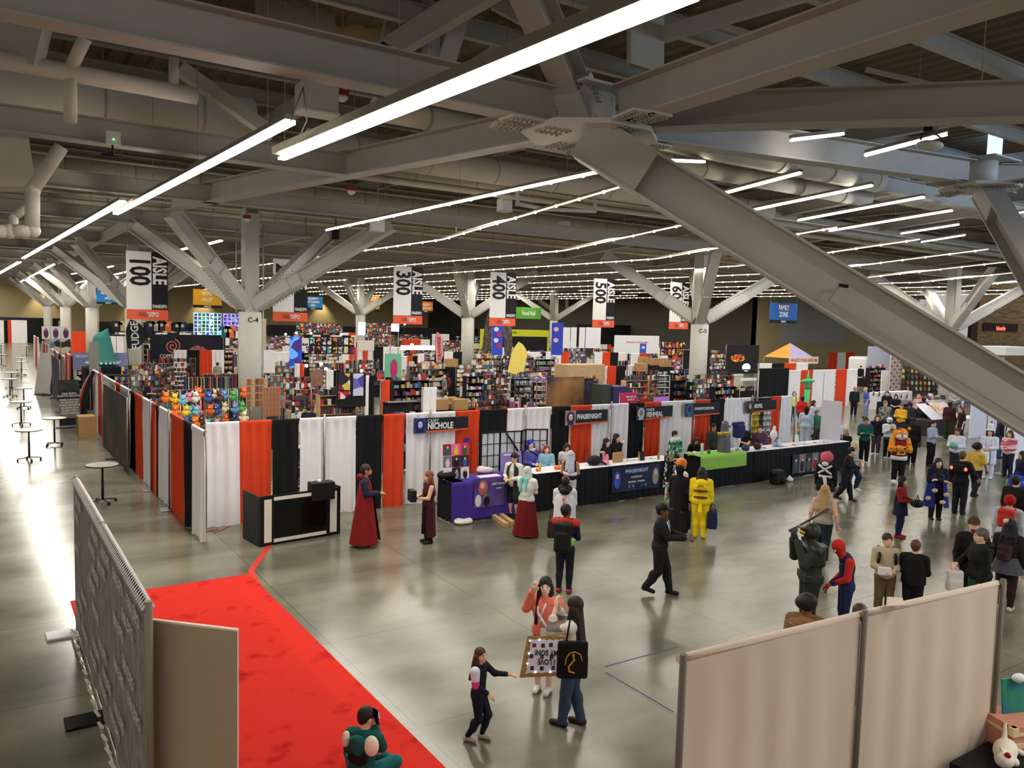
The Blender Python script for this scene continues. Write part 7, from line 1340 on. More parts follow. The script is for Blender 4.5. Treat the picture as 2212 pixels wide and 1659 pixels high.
t=thing('canopy_tent','orange and lilac canopy tent reading WHAT\'S YOUR FANDOM?','tent',onY(1705,775,52)*1);t.location.z=0;q=onY(1705,741,52);zz=onY(1705,772,52).z;mb=MB();a,b,c,d,e=(-2,-1.6,zz),(2,-1.6,zz),(2,1.6,zz),(-2,1.6,zz),(0,0,q.z);mb.add([a,b,c,d,e],[(0,1,4),(2,3,4)],0);mb.add([a,b,c,d,e],[(1,2,4),(3,0,4)],1);mb.build('roof',[mat('lilac_canvas',(180,170,220),.7),mat('orange_canvas',(240,150,60),.7)],t)
MB().box((0,-1.75,zz-.2),(4.6,.06,.7)).build('valance',BW,t);lettering("WHAT'S YOUR FANDOM?",.46,mat('orange_ink',(230,110,70),.6),t,(0,-1.8,zz-.2),.02,0,.8)
for sx in(-2,2):
 for sy in(-1.6,1.6):MB().tube((sx,sy,0),(sx,sy,zz),.03,6).build('leg',CHROME,t)
drun(1640,1745,786,'wbow','under the canopy tent',seed=330);drun(1535,1620,738,'wowo','along the far right wall, left stretch',seed=340);drun(1625,1800,741,'wowbwow','along the far right wall, right stretch',seed=350);drun(1790,1845,762,'owo','left of the white van',seed=365)
p=onY(1868,795,47);t=thing('van','white van with a dark glazed side behind the right booths','van',(p.x,p.y,0),.1);blob('van_body',[('r',(0,0,1.35),(1.6,1.0,1.1),.25),('r',(0,-.2,.7),(1.65,1.1,.5),.2)],.08,WBOX,t,.1);MB().box((0,-1.02,1.8),(2.4,.06,.8)).build('side_window',mat('dark_blue_glass',(36,46,90),.15),t)
for sx in(-1,1):MB().tube((sx,-1.05,.33),(sx,-.8,.33),.33,14).build('wheel',BLACK,t)
grid_wall(1925,1949,756,848,33,4,12,[mat('cream_dot',(186,150,140),.7),mat('cream_dot2',(120,110,120),.7)],mat('cream_sheet',(224,214,206),.7),'tall cream sheet of small enamel prints left of the backpack wall')
Yb=34.0
board(1950,2075,792,875,Yb,mat('wire_wall',(70,66,66),.8),'dark wall hung with colourful backpacks',name='backpack_wall',cat='display');rn=random.Random(11)
for j in range(6):
 for i in range(13):
  p=onY(1955+i*9.2,797+j*12.5+i*.3,Yb-.25)
  if p.z<.5:continue
  put('backpack',rn.choice([(150,190,170),(200,70,50),(90,90,120),(220,140,60),(60,60,70),(120,170,200),(160,120,170),(190,180,90),(80,50,46),(220,220,220)]),(p.x,Yb-.13,p.z-.35),'colourful backpack hanging on the dark backpack wall','backpacks on the dark wall',s=.82)
board(1876,1924,748,800,44,mat('pale_blue_wall',(196,200,222),.7),'pale blue panel right of the white van',name='tall_board',cat='board');board(1905,1926,800,850,35,CW,'white drape beside the cream print sheet',name='drape',cat='curtain',th=.06)
p0=level_at(1812,869,.76);skirted_table(p0.x,p0.x+3.0,'black skirted table far right where the man in the blue tee leans',CB,mat('table_navy',(60,56,90),.7),front=24.7,depth=1.5);rn=random.Random(5)
for k in range(22):put('boxed_toy',rn.choice([(60,60,110),(90,50,70),(40,44,60),(150,120,160)]),(p0.x+.2+rn.random()*2.6,24.9+rn.random()*1.1,.763),'small boxed toy on the far right black table','boxed toys on the far right black table')
for k in range(7):p=onY(1887+k*12,846+k,29.5);put('art_print',(230,228,232),(p.x,29.5,p.z-.3),'white framed art card in the row behind the far right table','white art cards in a row',s=.8)
tag(MB().box((0,0,.55),(4.2,.5,1.1)).build('display_plinth',WTC,None,(onY(1925,850,29.8).x,29.8,0)),'long white plinth under the row of white art cards','plinth')
pa=level_at(2010,905,.78);t=thing('print_stand','sloping stand of pastel prints before the person in the maroon jacket','stand',(pa.x+1.0,pa.y,0));MB().slab([(-1.6,-.4,.8),(1.2,-.4,.8),(1.2,.5,1.5),(-1.6,.5,1.5)],.03).build('sloped_sheet',mat('clear_sheet',(196,198,206),.2),t);MB().slab([(-.5,-.42,.83),(1.1,-.42,.83),(1.1,.48,1.53),(-.5,.48,1.53)],.02).build('print_rows',pic('pastel_prints',[(240,200,190),(230,230,230),(220,120,130),(240,190,110),(180,200,220)],9),t);MB().box((-.2,.1,.38),(3.4,1.0,.76)).build('base_box',mat('dark_stand',(60,58,60),.8),t)
skirted_table(pa.x+2.0,pa.x+4.2,'white table at the right of the print stand',CW,WTC,front=pa.y-.6,depth=.8,h=.76)
Yh=19.6
a=solve_x(2100,Yh,2.44);b=solve_x(2135,Yh,2.44);curtain((a,Yh),(b,Yh),CW,'white drape at right beside the mural of raised hands',ztop=2.44)
def hands(t,Wd,z0,Ht):
 for k,c in enumerate(((226,80,70),(40,40,70),(50,120,220),(240,150,90),(220,50,60),(236,110,50))):
  x=Wd*(.08+.17*k);h=Ht*(.35+.12*((k*2)%3));m=mat('hand_%d'%k,c,.6);mb=MB();mb.box((x,-.03,z0+h/2),(.09,.02,h));mb.box((x,-.03,z0+h+.06),(.14,.02,.13))
  for q in range(4):mb.box((x-.055+.036*q,-.03,z0+h+.17+.015*(q in(1,2))),(.022,.02,.12))
  mb.build('painted_hand',m,t)
board(2137,2212,880,965,Yh,CW,'white mural panel with rows of coloured raised hands',name='mural',cat='mural',extra=hands);drun(2180,2260,882,'wo','at the right edge behind the mural',seed=380)
g=onY(1787,862,18.2);p0=level_at(1773,864,2.5);p1=level_at(1807,867,2.5);t=thing('foam_screen','tall blank white panel standing at the right end of the skirted tables','panel',(p0.x+.1,p0.y,0));d=Vector((p1.x-p0.x,p1.y-p0.y,0));MB().slab([(0,0,0),(d.x*1.25,d.y*1.25,0),(d.x*1.25,d.y*1.25,2.5),(0,0,2.5)],.06).build('sheet',mat('white_panel',(206,206,218),.6),t);MB().box((0,0,.02),(.4,.4,.04)).build('foot',BLACK,t)
p=level_at(2140,748,4.2);t=thing('canopy_tent','small white canopy tent at the far right under the lakeside sign','tent',(p.x,p.y,0));MB().box((2,0,3.9),(5,2.5,.6)).build('roof',WBOX,t);[MB().tube((x,y,0),(x,y,3.8),.04,6).build('leg',CHROME,t)for x in(-.4,4.4)for y in(-1.1,1.1)]
CR_=[(537,833,1.74,'man in a black jacket, black beanie and jeans standing by column C-4',dict(face=30,skin='tan',top=(20,20,22),bottom=(60,76,90),hat=('beanie',(24,24,26)),girth=1.2)),(592,868,1.80,'person in a black and red pointed hat and grey tee behind the front drapes',dict(face=20,skin='light',top=(70,66,66),bottom=(30,30,34),hat=('beanie',(160,26,30)),girth=1.15,nod=.3)),(622,871,1.62,'person in a grey plaid shirt beside the person in the pointed hat',dict(face=100,skin='brown',top=(150,140,124),bottom=(40,40,40))),(667,876,1.70,'person in a navy coat with pale edges behind the white front drapes',dict(face=170,skin='light',top=(24,26,44),bottom=(24,26,44),girth=1.3)),(772,880,1.62,'broad person in black bending by the wooden toy shelves',dict(face=170,skin='light',top=(18,18,20),bottom=(18,18,20),girth=1.5,hair=(120,110,100))),(616,843,1.66,'woman in a pink top by the wooden ornaments',dict(face=0,skin='light',top=(214,150,136),bottom=(40,40,50),hairstyle='long',hair=(110,50,36))),(632,828,1.8,'person in black behind the woman in the pink top',dict(face=120,skin='light',top=(18,18,22),bottom=(20,20,26))),(648,843,1.5,'blond child in blue beside the person in black',dict(face=160,skin='light',top=(40,60,130),bottom=(30,30,40),hair=(220,196,150),hairstyle='bob')),(470,783,1.74,'man in a pale grey hoodie in front of the striped drapes',dict(face=175,skin='light',top=(160,158,146),bottom=(40,40,44),girth=1.2)),(318,822,1.68,'woman in a black tee with auburn hair over the left wall',dict(face=70,skin='light',top=(24,24,24),sleeve=.4,bottom=(30,30,34),hair=(120,66,44),hairstyle='bob',pose='hold')),(366,796,1.66,'person in a cream top beside the clothes rails',dict(face=90,skin='light',top=(190,180,160),bottom=(40,40,44))),(497,838,1.66,'person in an olive jacket between the rails and column C-4',dict(face=60,skin='brown',top=(110,90,60),bottom=(40,40,40))),(312,775,1.72,'person in black facing away near the poster bins',dict(face=150,skin='light',top=(22,22,26),bottom=(24,24,28))),(1132,845,1.72,'man in a black tee bent over behind the metal shelves',dict(face=100,skin='light',top=(16,16,16),sleeve=.4,bottom=(24,24,24))),(1190,846,1.76,'big man in a navy shirt and cap in front of the nebula backdrop',dict(face=-60,skin='light',top=(28,32,66),bottom=(30,30,40),hat=('cap',(40,44,60)),girth=1.4)),(1393,848,1.72,'person with red hair and a red plaid top behind the third name sign',dict(face=150,skin='light',top=(150,30,34),bottom=(30,30,34),hair=(190,60,30))),(1408,840,1.74,'person in an olive jacket facing away right of the red haired person',dict(face=175,skin='light',top=(90,76,50),bottom=(30,30,34),hair=(60,36,26))),(1430,842,1.72,'person with short dark hair among the white figure boxes',dict(face=175,skin='brown',top=(70,40,36),bottom=(30,30,34))),(1361,815,1.72,'person in black near the arched display case',dict(face=120,skin='dark',top=(16,16,18),bottom=(16,16,18))),(1338,746,1.7,'dark silhouetted person at the far white booth',dict(face=100,skin='dark',top=(20,18,20),bottom=(20,20,20))),(1353,748,1.7,'person in dark purple at the far white booth',dict(face=60,skin='dark',top=(40,26,70),bottom=(20,20,30))),(806,799,1.7,'man in black seated in the middle booths, left of the green tapestry',dict(face=30,skin='brown',top=(20,20,24),bottom=(20,20,24))),(842,797,1.66,'woman in black with long dark hair before the green tapestry',dict(face=20,skin='light',top=(20,20,22),bottom=(20,20,22),hairstyle='long')),(872,798,1.72,'person in a beanie and striped top right of the green tapestry',dict(face=10,skin='light',top=(196,190,160),bottom=(40,40,40),hat=('beanie',(120,120,130)))),(899,802,1.8,'broad person in black facing away right of the tapestry',dict(face=160,skin='dark',top=(14,14,16),bottom=(14,14,16),girth=1.5)),(961,810,1.74,'bald man in a grey tee in the middle booths',dict(face=-80,skin='light',top=(120,126,120),sleeve=.4,bottom=(40,44,60),hairstyle='bald',hair=(200,190,180))),(788,776,1.7,'person in dark clothes at the far striped drapes',dict(face=20,skin='tan',top=(40,40,50),bottom=(20,20,24))),(855,755,1.7,'person in a teal top at the glowing counter',dict(face=160,skin='brown',top=(50,140,130),bottom=(30,30,34))),(1860,790,1.78,'tall person in black before the white van',dict(face=10,skin='light',top=(18,18,20),bottom=(18,18,20))),(1985,852,1.66,'person with pink hair by the backpack wall',dict(face=-20,skin='light',top=(226,170,180),bottom=(40,40,50),hair=(236,140,150),hairstyle='bob')),(1996,858,1.8,'big person in a dark jacket leaning by the backpack wall',dict(face=140,skin='dark',top=(26,26,32),bottom=(24,24,28),girth=1.4)),(1965,868,1.7,'person in a grey jacket facing the backpack wall',dict(face=170,skin='tan',top=(50,50,56),bottom=(40,40,46))),(41,708,1.75,'far person in black standing at the end of the left aisle',dict(face=0,skin='light',top=(24,24,26),bottom=(24,24,26))),(58,705,1.75,'far person in tan at the end of the left aisle',dict(face=90,skin='light',top=(170,140,90),bottom=(50,50,54))),(68,703,1.75,'far person in dark clothes beside the person in tan',dict(face=-90,skin='light',top=(40,38,40),bottom=(40,40,50))),(78,707,1.75,'far person in a yellow brown top by the left wall end',dict(face=0,skin='light',top=(190,150,80),bottom=(50,50,54))),(5,712,1.7,'far dark person at the left edge of the picture',dict(face=0,skin='light',top=(24,22,26),bottom=(24,24,26)))]
for px,py,H,lab,kw in CR_:P(px,py,H,lab,lod=3 if py<800 else 2,**kw)
# ================================================================ THINGS ON AND AROUND THE FRONT TABLES
def on_table(px,y=None):return Vector((solve_x(px,TY+(y or.3),TH),TY+(y or.3),TH+.003))
p0=solve_x(1046,18.6,2.0);t=thing('folding_screen','black framed paper folding screen painted with a blossom branch','screen',(p0,18.75,0));x=0;PAPER=mat('rice_paper',(206,210,214),.8)
for k,(w,dy)in enumerate(((.62,.0),(.66,-.1),(.30,.22),(.62,-.22))):
 y0=0 if k==0 else y1;y1=y0+dy;a,b=Vector((x,y0,0)),Vector((x+w,y1,0));pn=MB();pn.slab([a+Vector((0,0,.05)),b+Vector((0,0,.05)),b+Vector((0,0,1.95)),a+Vector((0,0,1.95))],.012);po=pn.build('paper_leaf',PAPER,t);fr=MB()
 for q in range(4):r_=q/3;c_=a*(1-r_)+b*r_;fr.bar(c_+Vector((0,-.012,.02)),c_+Vector((0,-.012,2.0)),.04 if q in(0,3)else.014,.03,up=(0,1,0))
 for q in range(7):z=.03+q*1.95/6;fr.bar(a+Vector((0,-.012,z)),b+Vector((0,-.012,z)),.03,.04 if q in(0,6)else.014)
 fr.build('frame',BLACK,po);x+=w
mb=MB();mb.path([(.75,-.12,1.95),(.95,-.14,1.7),(1.2,-.16,1.35),(1.1,-.15,1.1),(.8,-.13,.85),(.72,-.13,.6)],.03,6);mb.path([(1.2,-.16,1.35),(1.5,-.12,1.45),(1.9,-.14,1.2),(2.1,-.2,.9)],.018,6);mb.build('painted_branch',BLACK,t)
mb=MB();rn=random.Random(2);[mb.ball((.75+rn.random()*1.3,-.2,.7+rn.random()*.9),(.03,.01,.03),4,6)for _ in range(22)];mb.build('red_blossom',mat('blossom',(180,30,44),.7),t)
p=on_table(986,.3);t=thing('photo_board','upright board of bright costume photos on the purple table','board',p,-.12)
for r in range(3):
 for c in range(3 if r else 3):MB().slab([(-.36+c*.24,r*.03,.01+r*.30),(-.13+c*.24,r*.03,.01+r*.30),(-.13+c*.24,r*.03+.02,.30+r*.30),(-.36+c*.24,r*.03+.02,.30+r*.30)],.012).build('photo',mat('photo_bg_%d%d'%(r,c),[[(232,228,230),(40,38,40),(224,222,226)],[(120,110,150),(60,40,60),(40,44,60)],[(150,40,60),(236,110,170),(210,60,110)]][r][c],.5),t);disc(t,'pictured_person',mat('photo_fig_%d%d'%(r,c),[[(236,150,170),(150,150,156),(30,28,30)],[(226,214,214),(30,24,30),(70,100,170)],[(30,110,110),(246,200,60),(60,100,60)]][r][c],.5),-.245+c*.24,.12+r*.30,.06,.11,-.012+r*.03);disc(t,'pictured_face',SKP,-.245+c*.24,.22+r*.30,.028,.034,-.018+r*.03)
MB().slab([(.22,.08,.92),(.38,.08,.92),(.38,.08,1.04),(.22,.08,1.04)],.01).build('purple_tag',PURP,t)
def simple(name,px,label,cat,prims,m,y=.35,h=.016,rz=0,k=.03):
 t=thing(name,label,cat,on_table(px,y),rz);blob(name+'_body',prims,h,m,t,k);return t
simple('backpack',966,'black bag lying on the purple table left of the photo board','bag',[('e',(0,0,.1),(.28,.2,.13)),('e',(.1,0,.12),(.16,.16,.12))],BLACK,.45)
tag(MB().slab([(-.3,-.15,0),(.35,-.15,0),(.4,.15,0),(-.25,.15,0)],.01).build('paper_sheet',pic('price_sheet',[(236,214,220),(220,200,210),(200,180,200)],14),None,on_table(1052,.3)),'pink and white price sheet lying on the purple table','paper')
simple('plastic_bag',1048,'clear plastic bag of goods at the back of the purple table','bag',[('e',(0,0,.08),(.26,.14,.09)),('e',(-.1,.05,.12),(.12,.1,.08))],mat('clear_bag',(206,190,192),.25),.66)
a=on_table(1104,.62);t=thing('info_board','lavender tri-fold information board behind the boy in the green robe','board',a);MB().slab([(-.34,0,0),(.34,0,0),(.34,.04,.52),(-.34,.04,.52)],.012).build('sheet',mat('lavender_board',(150,128,200),.7),t);MB().box((0,.012,.45),(.5,.01,.05)).build('text_block',INKW,t);MB().box((.15,.008,.28),(.2,.012,.3)).build('text_block',PURP,t)
for px,c,lab,hgt in((1166,(220,190,40),'yellow bottle on the white table near the blue wig',.22),(1160,(230,110,50),'orange cup on the white table near the blue wig',.10),(1422,(150,130,40),'dark yellow bottle on the table end before the green poster cup',.2)):
 t=thing('bottle',lab,'bottle',on_table(px,.25));MB().lathe([(.035,0),(.037,hgt*.7),(.015,hgt*.85),(.016,hgt)],12).build('bottle_body',mat('btl_%d_%d_%d'%c,c,.4),t)
simple('flower_pile',1205,'small pile of orange flowers on the white table','flowers',[('e',(0,0,.04),(.09,.07,.05)),('e',(.06,.02,.06),(.05,.05,.05)),('e',(-.06,.03,.05),(.05,.04,.05))],mat('orange_petals',(240,110,30),.8),.25,.011)
simple('backpack',1283,'black round bag on the white table right of the lilac hair','bag',[('e',(0,0,.13),(.24,.17,.15)),('c',(.2,-.1,.1),(.3,-.2,.02),.03,.02)],BLACK,.35)
t=simple('flamingo_toy',1306,'pink plush bird with a yellow beak on the black skirted table','toy',[('e',(0,0,.06),(.16,.12,.06)),('c',(0,0,.08),(-.06,0,.3),.06,.035),('e',(-.06,0,.34),(.06,.05,.05)),('e',(.08,0,.17),(.06,.05,.13))],mat('flamingo',(240,140,170),.8),.3,.012);MB().ball((-.13,0,.36),(.06,.03,.03)).build('beak',YEL,t)
simple('tan_sign_card',1334,'tan rounded card standing on the table beside the pink bird','card',[('r',(0,0,.15),(.2,.03,.15),.03)],CARD,.4)
t=thing('menu_board','small black menu board on the table end','sign',on_table(1388,.3));MB().slab([(-.09,0,0),(.09,0,0),(.09,.06,.26),(-.09,.06,.26)],.015).build('sheet',BLACK,t);MB().slab([(-.11,.07,0),(-.09,.01,0),(-.09,.07,.27),(-.11,.07,.27)],.015).build('wood_edge',WOOD,t)
for k in range(3):tag(MB().box((0,0,.004),(.26,.18,.008)).build('paper_sheet',pic('flyer',[(226,222,220),(170,120,110),(120,130,150)],12),None,on_table((1355,1370,1405)[k],.45)),'flyer sheet on the black skirted table, %s of three'%('left','middle','right')[k],'paper')
t=thing('poster_cup','upright green poster block with a row of pale rods on the lime table','display',on_table(1458,.45));MB().box((0,0,.24),(.42,.2,.44)).build('green_block',pic('green_code',[(60,130,90),(30,80,60),(180,210,190)],12),t);mb=MB();[mb.lathe([(.02,.44),(.03,.50),(.01,.60)],8,(-.18+.06*i,0,0))for i in range(7)];mb.build('pale_rod',WBOX,t)
mb=MB();t=thing('bandolier_stand','black stand with two patterned hanging bands between the tables','stand',(solve_x(1448,TY-.05,1.0),TY-.05,0))
for sx in(-.22,.22):MB().slab([(sx-.06,0,.25),(sx+.06,0,.25),(sx*.6+.05,0,1.35),(sx*.6-.05,0,1.35)],.02).build('patterned_band',pic('band_print',[(20,20,22),(226,224,220),(20,20,22)],22),t)
MB().box((0,.06,.6),(.34,.06,1.2)).build('black_back',BLACK,t);MB().slab([(-.14,-.03,1.25),(.14,-.03,1.25),(.06,-.03,1.02),(-.06,-.03,1.02)],.02).build('brown_scarf',CARD,t)
for px,c,lab in((1488,(200,220,80),'yellow green cup block on the lime table'),(1500,(226,226,226),'small white block on the lime table'),(1531,(60,110,60),'dark green cup at the right of the lime table')):t=thing('cup',lab,'cup',on_table(px,.3));MB().lathe([(.05,0),(.06,.12)],12).build('cup_body',mat('cup_%d'%c[0],c,.5),t)
tag(MB().lathe([(.045,0),(.045,.34),(.044,.35)],14).build('paper_roll',WBOX,None,on_table(1516,.3)),'tall white paper roll standing on the lime table','roll')
GREYM=mat('dull_steel',(104,106,110),.4,metal=.5)
t=simple('armour_bust',1563,'grey metal armour bust with a yellow garland on the table','bust',[('c',(0,0,.06),(0,0,.52),.21,.19),('e',(0,0,.55),(.22,.17,.12)),('c',(0,0,.6),(0,0,.92),.13,.12),('r',(.13,-.05,.84),(.08,.06,.03),.02)],GREYM,.35,.018);mb=MB();[mb.ball((.20*math.cos(k*.45),.17*math.sin(k*.45),.62-.03*math.sin(k*.45)),(.045,.045,.04),5,8)for k in range(14)];mb.build('yellow_garland',mat('garland',(226,190,40),.8),t)
t=simple('mannequin_torso',1592,'white mannequin stand wearing a blue backpack and roll','mannequin',[('e',(0,0,.04),(.14,.12,.02)),('c',(0,0,.03),(0,0,.3),.06,.1),('e',(0,0,.4),(.13,.1,.16))],WBOX,.5,.014);blob('blue_pack',[('r',(.02,-.02,.62),(.19,.14,.22),.07),('c',(-.22,0,.86),(.22,0,.86),.07,.07)],.016,mat('navy_pack',(34,44,90),.8),t)
t=simple('mannequin_torso',1670,'white headless mannequin bust with a blue and white shoulder piece','mannequin',[('c',(0,0,.02),(0,0,.3),.05,.05),('e',(0,0,.4),(.16,.1,.16)),('c',(0,0,.5),(.02,0,.66),.06,.05)],WBOX,.45,.014);blob('shoulder_piece',[('e',(.06,-.1,.12),(.2,.12,.12))],.016,mat('blue_white_gear',(220,224,236),.4,rgb2=(50,90,170),scale=6),t)
simple('helmet_prop',1610,'dark blue helmet on the table before the bald man','helmet',[('e',(0,0,.1),(.13,.14,.13))],mat('helmet_blue',(46,60,90),.4),.2);simple('plum_bag',1636,'dark plum bag on the table before the corset dress','bag',[('e',(0,0,.1),(.15,.1,.12))],mat('plum',(50,34,46),.7),.2)
for k,px in enumerate((1580,1650,1690,1715,1738,1760,1780)):tag(MB().box((0,0,.006),(.34,.22,.012)).build('paper_sheet',PIC[2]if k%2 else pic('flyer',[(226,222,220)],12),None,on_table(px,.3)),'printed sheet on the right tables, %s from the left'%('first','second','third','fourth','fifth','sixth','last')[k],'paper')
t=thing('sign_card','small white standing card on the right end table','card',on_table(1722,.55));MB().slab([(-.1,0,0),(.1,0,0),(.1,.05,.3),(-.1,.05,.3)],.01).build('sheet',WBOX,t)
for k,(a,b)in enumerate((((1052,1110),(1094,1140)),((1066,1106),(1107,1136)))):p,q=floor_at(*a),floor_at(*b);tag(MB().bar(p+Vector((0,0,.06)),q+Vector((0,0,.06)),.11,.11).build('timber',WOOD),'square timber lying on the floor before the purple table, %s of two'%('left','right')[k],'timber')
g=floor_at(1000,1132);t=thing('plastic_bag','crumpled white plastic bag on the floor before the purple table','bag',g);blob('bag_body',[('e',(0,0,.06),(.24,.14,.07)),('e',(-.1,.05,.08),(.12,.1,.07)),('e',(.15,-.03,.07),(.1,.1,.08))],.016,mat('white_plastic',(228,222,216),.5),t)
g=floor_at(1683,1047);t=thing('backpack','black backpack on the floor against the right tables','bag',g);blob('bag_body',[('r',(0,.1,.25),(.22,.16,.24),.08),('e',(-.2,.05,.38),(.1,.08,.06)),('e',(.12,-.05,.15),(.14,.1,.14))],.018,BLACK,t)
g=floor_at(1706,1040);t=thing('plastic_bag','small white bag on the floor right of the black backpack','bag',g);blob('bag_body',[('e',(0,0,.07),(.14,.1,.08)),('e',(-.02,0,.15),(.05,.05,.06))],.014,WBOX,t)
a,b,c=floor_at(430,1150),floor_at(470,1150),floor_at(500,1138);tag(MB().path([Vector((a.x+.3,a.y+.35,.012)),Vector((a.x+.05,a.y+.1,.012)),Vector((a.x+.3,a.y-.1,.012)),Vector((b.x,b.y,.012)),Vector((c.x,c.y+.1,.012)),Vector((c.x+.2,c.y+.45,.012))],.009,6).build('extension_cord',mat('orange_cord',(214,80,40),.5)),'orange cord on the floor at the drape corner','cord')
BLT=mat('blue_tape_line',(70,86,130),.7)
for k,(a,b)in enumerate((((1308,1452),(1455,1538)),((1307,1440),(1462,1398)))):p,q=floor_at(*a),floor_at(*b);tag(MB().bar(p+Vector((0,0,.003)),q+Vector((0,0,.003)),.018,.003).build('floor_mark',BLT),'thin blue chalk line on the floor, the one %s'%('going under the pale drape','pointing at the pale drape pole')[k],'floor marking')
p=level_at(2200,1515,1.25);t=thing('pink_trunk','dusty pink trunk with cream straps at the right edge','trunk',(p.x,p.y,0),math.radians(-20));MB().box((0,0,.62),(.55,.45,.95)).build('trunk_body',mat('dusty_pink',(206,140,118),.7),t);mb=MB();mb.box((0,0,1.02),(.58,.48,.03));mb.box((0,-.23,.9),(.57,.02,.05));mb.box((0,-.23,.4),(.57,.02,.05))
for sx in(-1,1):
 for sz in(.2,1.05):mb.box((sx*.26,-.21,sz),(.07,.07,.09))
mb.build('cream_trim',mat('cream_trim',(226,206,160),.6),t);MB().box((-.05,-.23,.97),(.06,.02,.04)).build('label_plate',CARD,t);MB().tube((-.2,0,.0),(-.2,0,.15),.05,10).tube((.2,0,0),(.2,0,.15),.05,10).build('wheel',BLACK,t)
t2=thing('green_picture','green and teal glossy picture standing on the pink trunk','picture',(p.x+.1,p.y+.02,1.04),math.radians(-20));MB().slab([(-.22,0,0),(.25,0,0),(.25,.05,.42),(-.22,.05,.42)],.02).build('sheet',mat('teal_green_print',(50,150,90),.3,rgb2=(40,110,130),scale=4),t2);MB().ball((-.05,0,.44),(.08,.05,.05)).build('white_tuft',WBOX,t2)
p=level_at(2168,1608,.95);t=thing('black_table','black covered table in the bottom right corner','table',(p.x+.25,p.y-.25,0));MB().box((0,0,.4),(1.6,1.0,.8)).build('cloth',CB,t)
t=thing('plush_dragon','white plush animal lying on the black table in the corner','plush toy',(p.x,p.y-.02,.80),.3);blob('plush_body',[('e',(0,0,.1),(.2,.11,.1)),('e',(-.22,-.02,.1),(.1,.09,.08)),('c',(.05,.02,.16),(.12,.03,.32),.03,.015),('c',(.16,-.03,.08),(.22,-.12,.02),.05,.03),('c',(-.2,0,.16),(-.24,.02,.22),.025,.01),('e',(-.1,-.1,.05),(.05,.04,.04))],.010,mat('cream_plush',(232,222,206),.9),t,.02);MB().ball((-.26,-.05,.17),(.03,.03,.03)).build('red_bow',RED,t)
print('PRODUCTS',CNT)
# ================================================================ STOCKED DISPLAYS FILLING THE BOOTHS
SC8=[mat('stock_%d_%d_%d'%c,c,.65)for c in((34,34,40),(222,220,216),(176,60,50),(60,90,150),(206,176,110),(120,110,104),(90,60,50),(110,160,160),(150,90,140),(70,72,78))]
_vm={}
def variant(kind,k):
 if(kind,k)in _vm:return _vm[(kind,k)]
 rn=random.Random(k*13+len(kind));f=MB();s=MB();W_=2.2;bias=[None,(1,5,1,4),(0,6,2,9),(0,3,8,1)][k%4]
 def col():return rn.choice(bias)if bias and rn.random()<.7 else rn.randrange(10)
 if kind=='shelf':
  for x in(.02,W_-.02):f.box((x,.2,1.0),(.04,.4,2.0))
  f.box((W_/2,.39,1),(W_,.02,2))
  for r in range(6):
   z=.12+r*.37;f.box((W_/2,.2,z),(W_,.42,.02));x=.06
   while x<W_-.2:w=rn.uniform(.05,.24);h=rn.uniform(.12,.32);(s.box((x+w/2,.14,z+.01+h/2),(w*.94,rn.uniform(.1,.2),h),col())if rn.random()<.93 else 0);x+=w
 elif kind=='grid':
  for x in[i*W_/8 for i in range(9)]:f.tube((x,.03,0),(x,.03,2.4),.008,4)
  for i in range(9):f.tube((0,.03,.1+i*.28),(W_,.03,.1+i*.28),.008,4)
  for r in range(8):
   x=.05
   while x<W_-.15:w=rn.uniform(.12,.26);h=rn.uniform(.16,.26);(s.box((x+w/2,-.02,.35+r*.27+rn.uniform(-.02,.02)),(w*.86,.03,h*.9),col())if rn.random()<.88 else 0);x+=w
 elif kind=='table':
  f.box((W_/2,.4,.74),(W_,.8,.03));f.box((W_/2,.03,.37),(W_,.02,.72));f.box((.01,.4,.37),(.02,.76,.72));f.box((W_-.01,.4,.37),(.02,.76,.72))
  for i in range(46):w=rn.uniform(.06,.26);h=rn.uniform(.04,.3)*(1.6 if rn.random()<.15 else 1);s.box((rn.uniform(.1,W_-.1),rn.uniform(.1,.7),.755+h/2),(w,rn.uniform(.06,.22),h),col(),rn.uniform(-.5,.5))
 elif kind=='rail':
  f.path([(0,.2,0),(0,.2,1.75),(W_,.2,1.75),(W_,.2,0)],.02,6);f.box((W_/2,.2,.03),(W_+.1,.4,.03));x=.06
  while x<W_-.05:s.box((x,.2,1.28),(.045,.42,.86),col(),rn.uniform(-.15,.15),.8);x+=.065
 a,b=f.mesh('frame'),s.mesh('stock');a.materials.append([BLK2,CHROME,WOOD,CB][k%4]if kind!='table' else(CB,CW,CB,CO)[k%4]);[b.materials.append(m)for m in SC8];_vm[(kind,k)]=(a,b);return a,b
NM={'shelf':('stocked_shelf','shelf'),'grid':('grid_rack','rack'),'table':('sales_table','table'),'rail':('garment_rail','clothes rail')}
def stocked(kind,k,x,Y,label,group=None,rz=0,s=1.0):
 n,c=NM[kind];t=thing(n,label,c,(x,Y,0),rz,group);t.scale=(s,1,1);a,b=variant(kind,k)
 for nm,me in(('frame',a),('stock',b)):
  o=bpy.data.objects.new(nm,me);COL.objects.link(o);o.parent=t
  if nm=='stock':o['kind']='stuff'
 return t
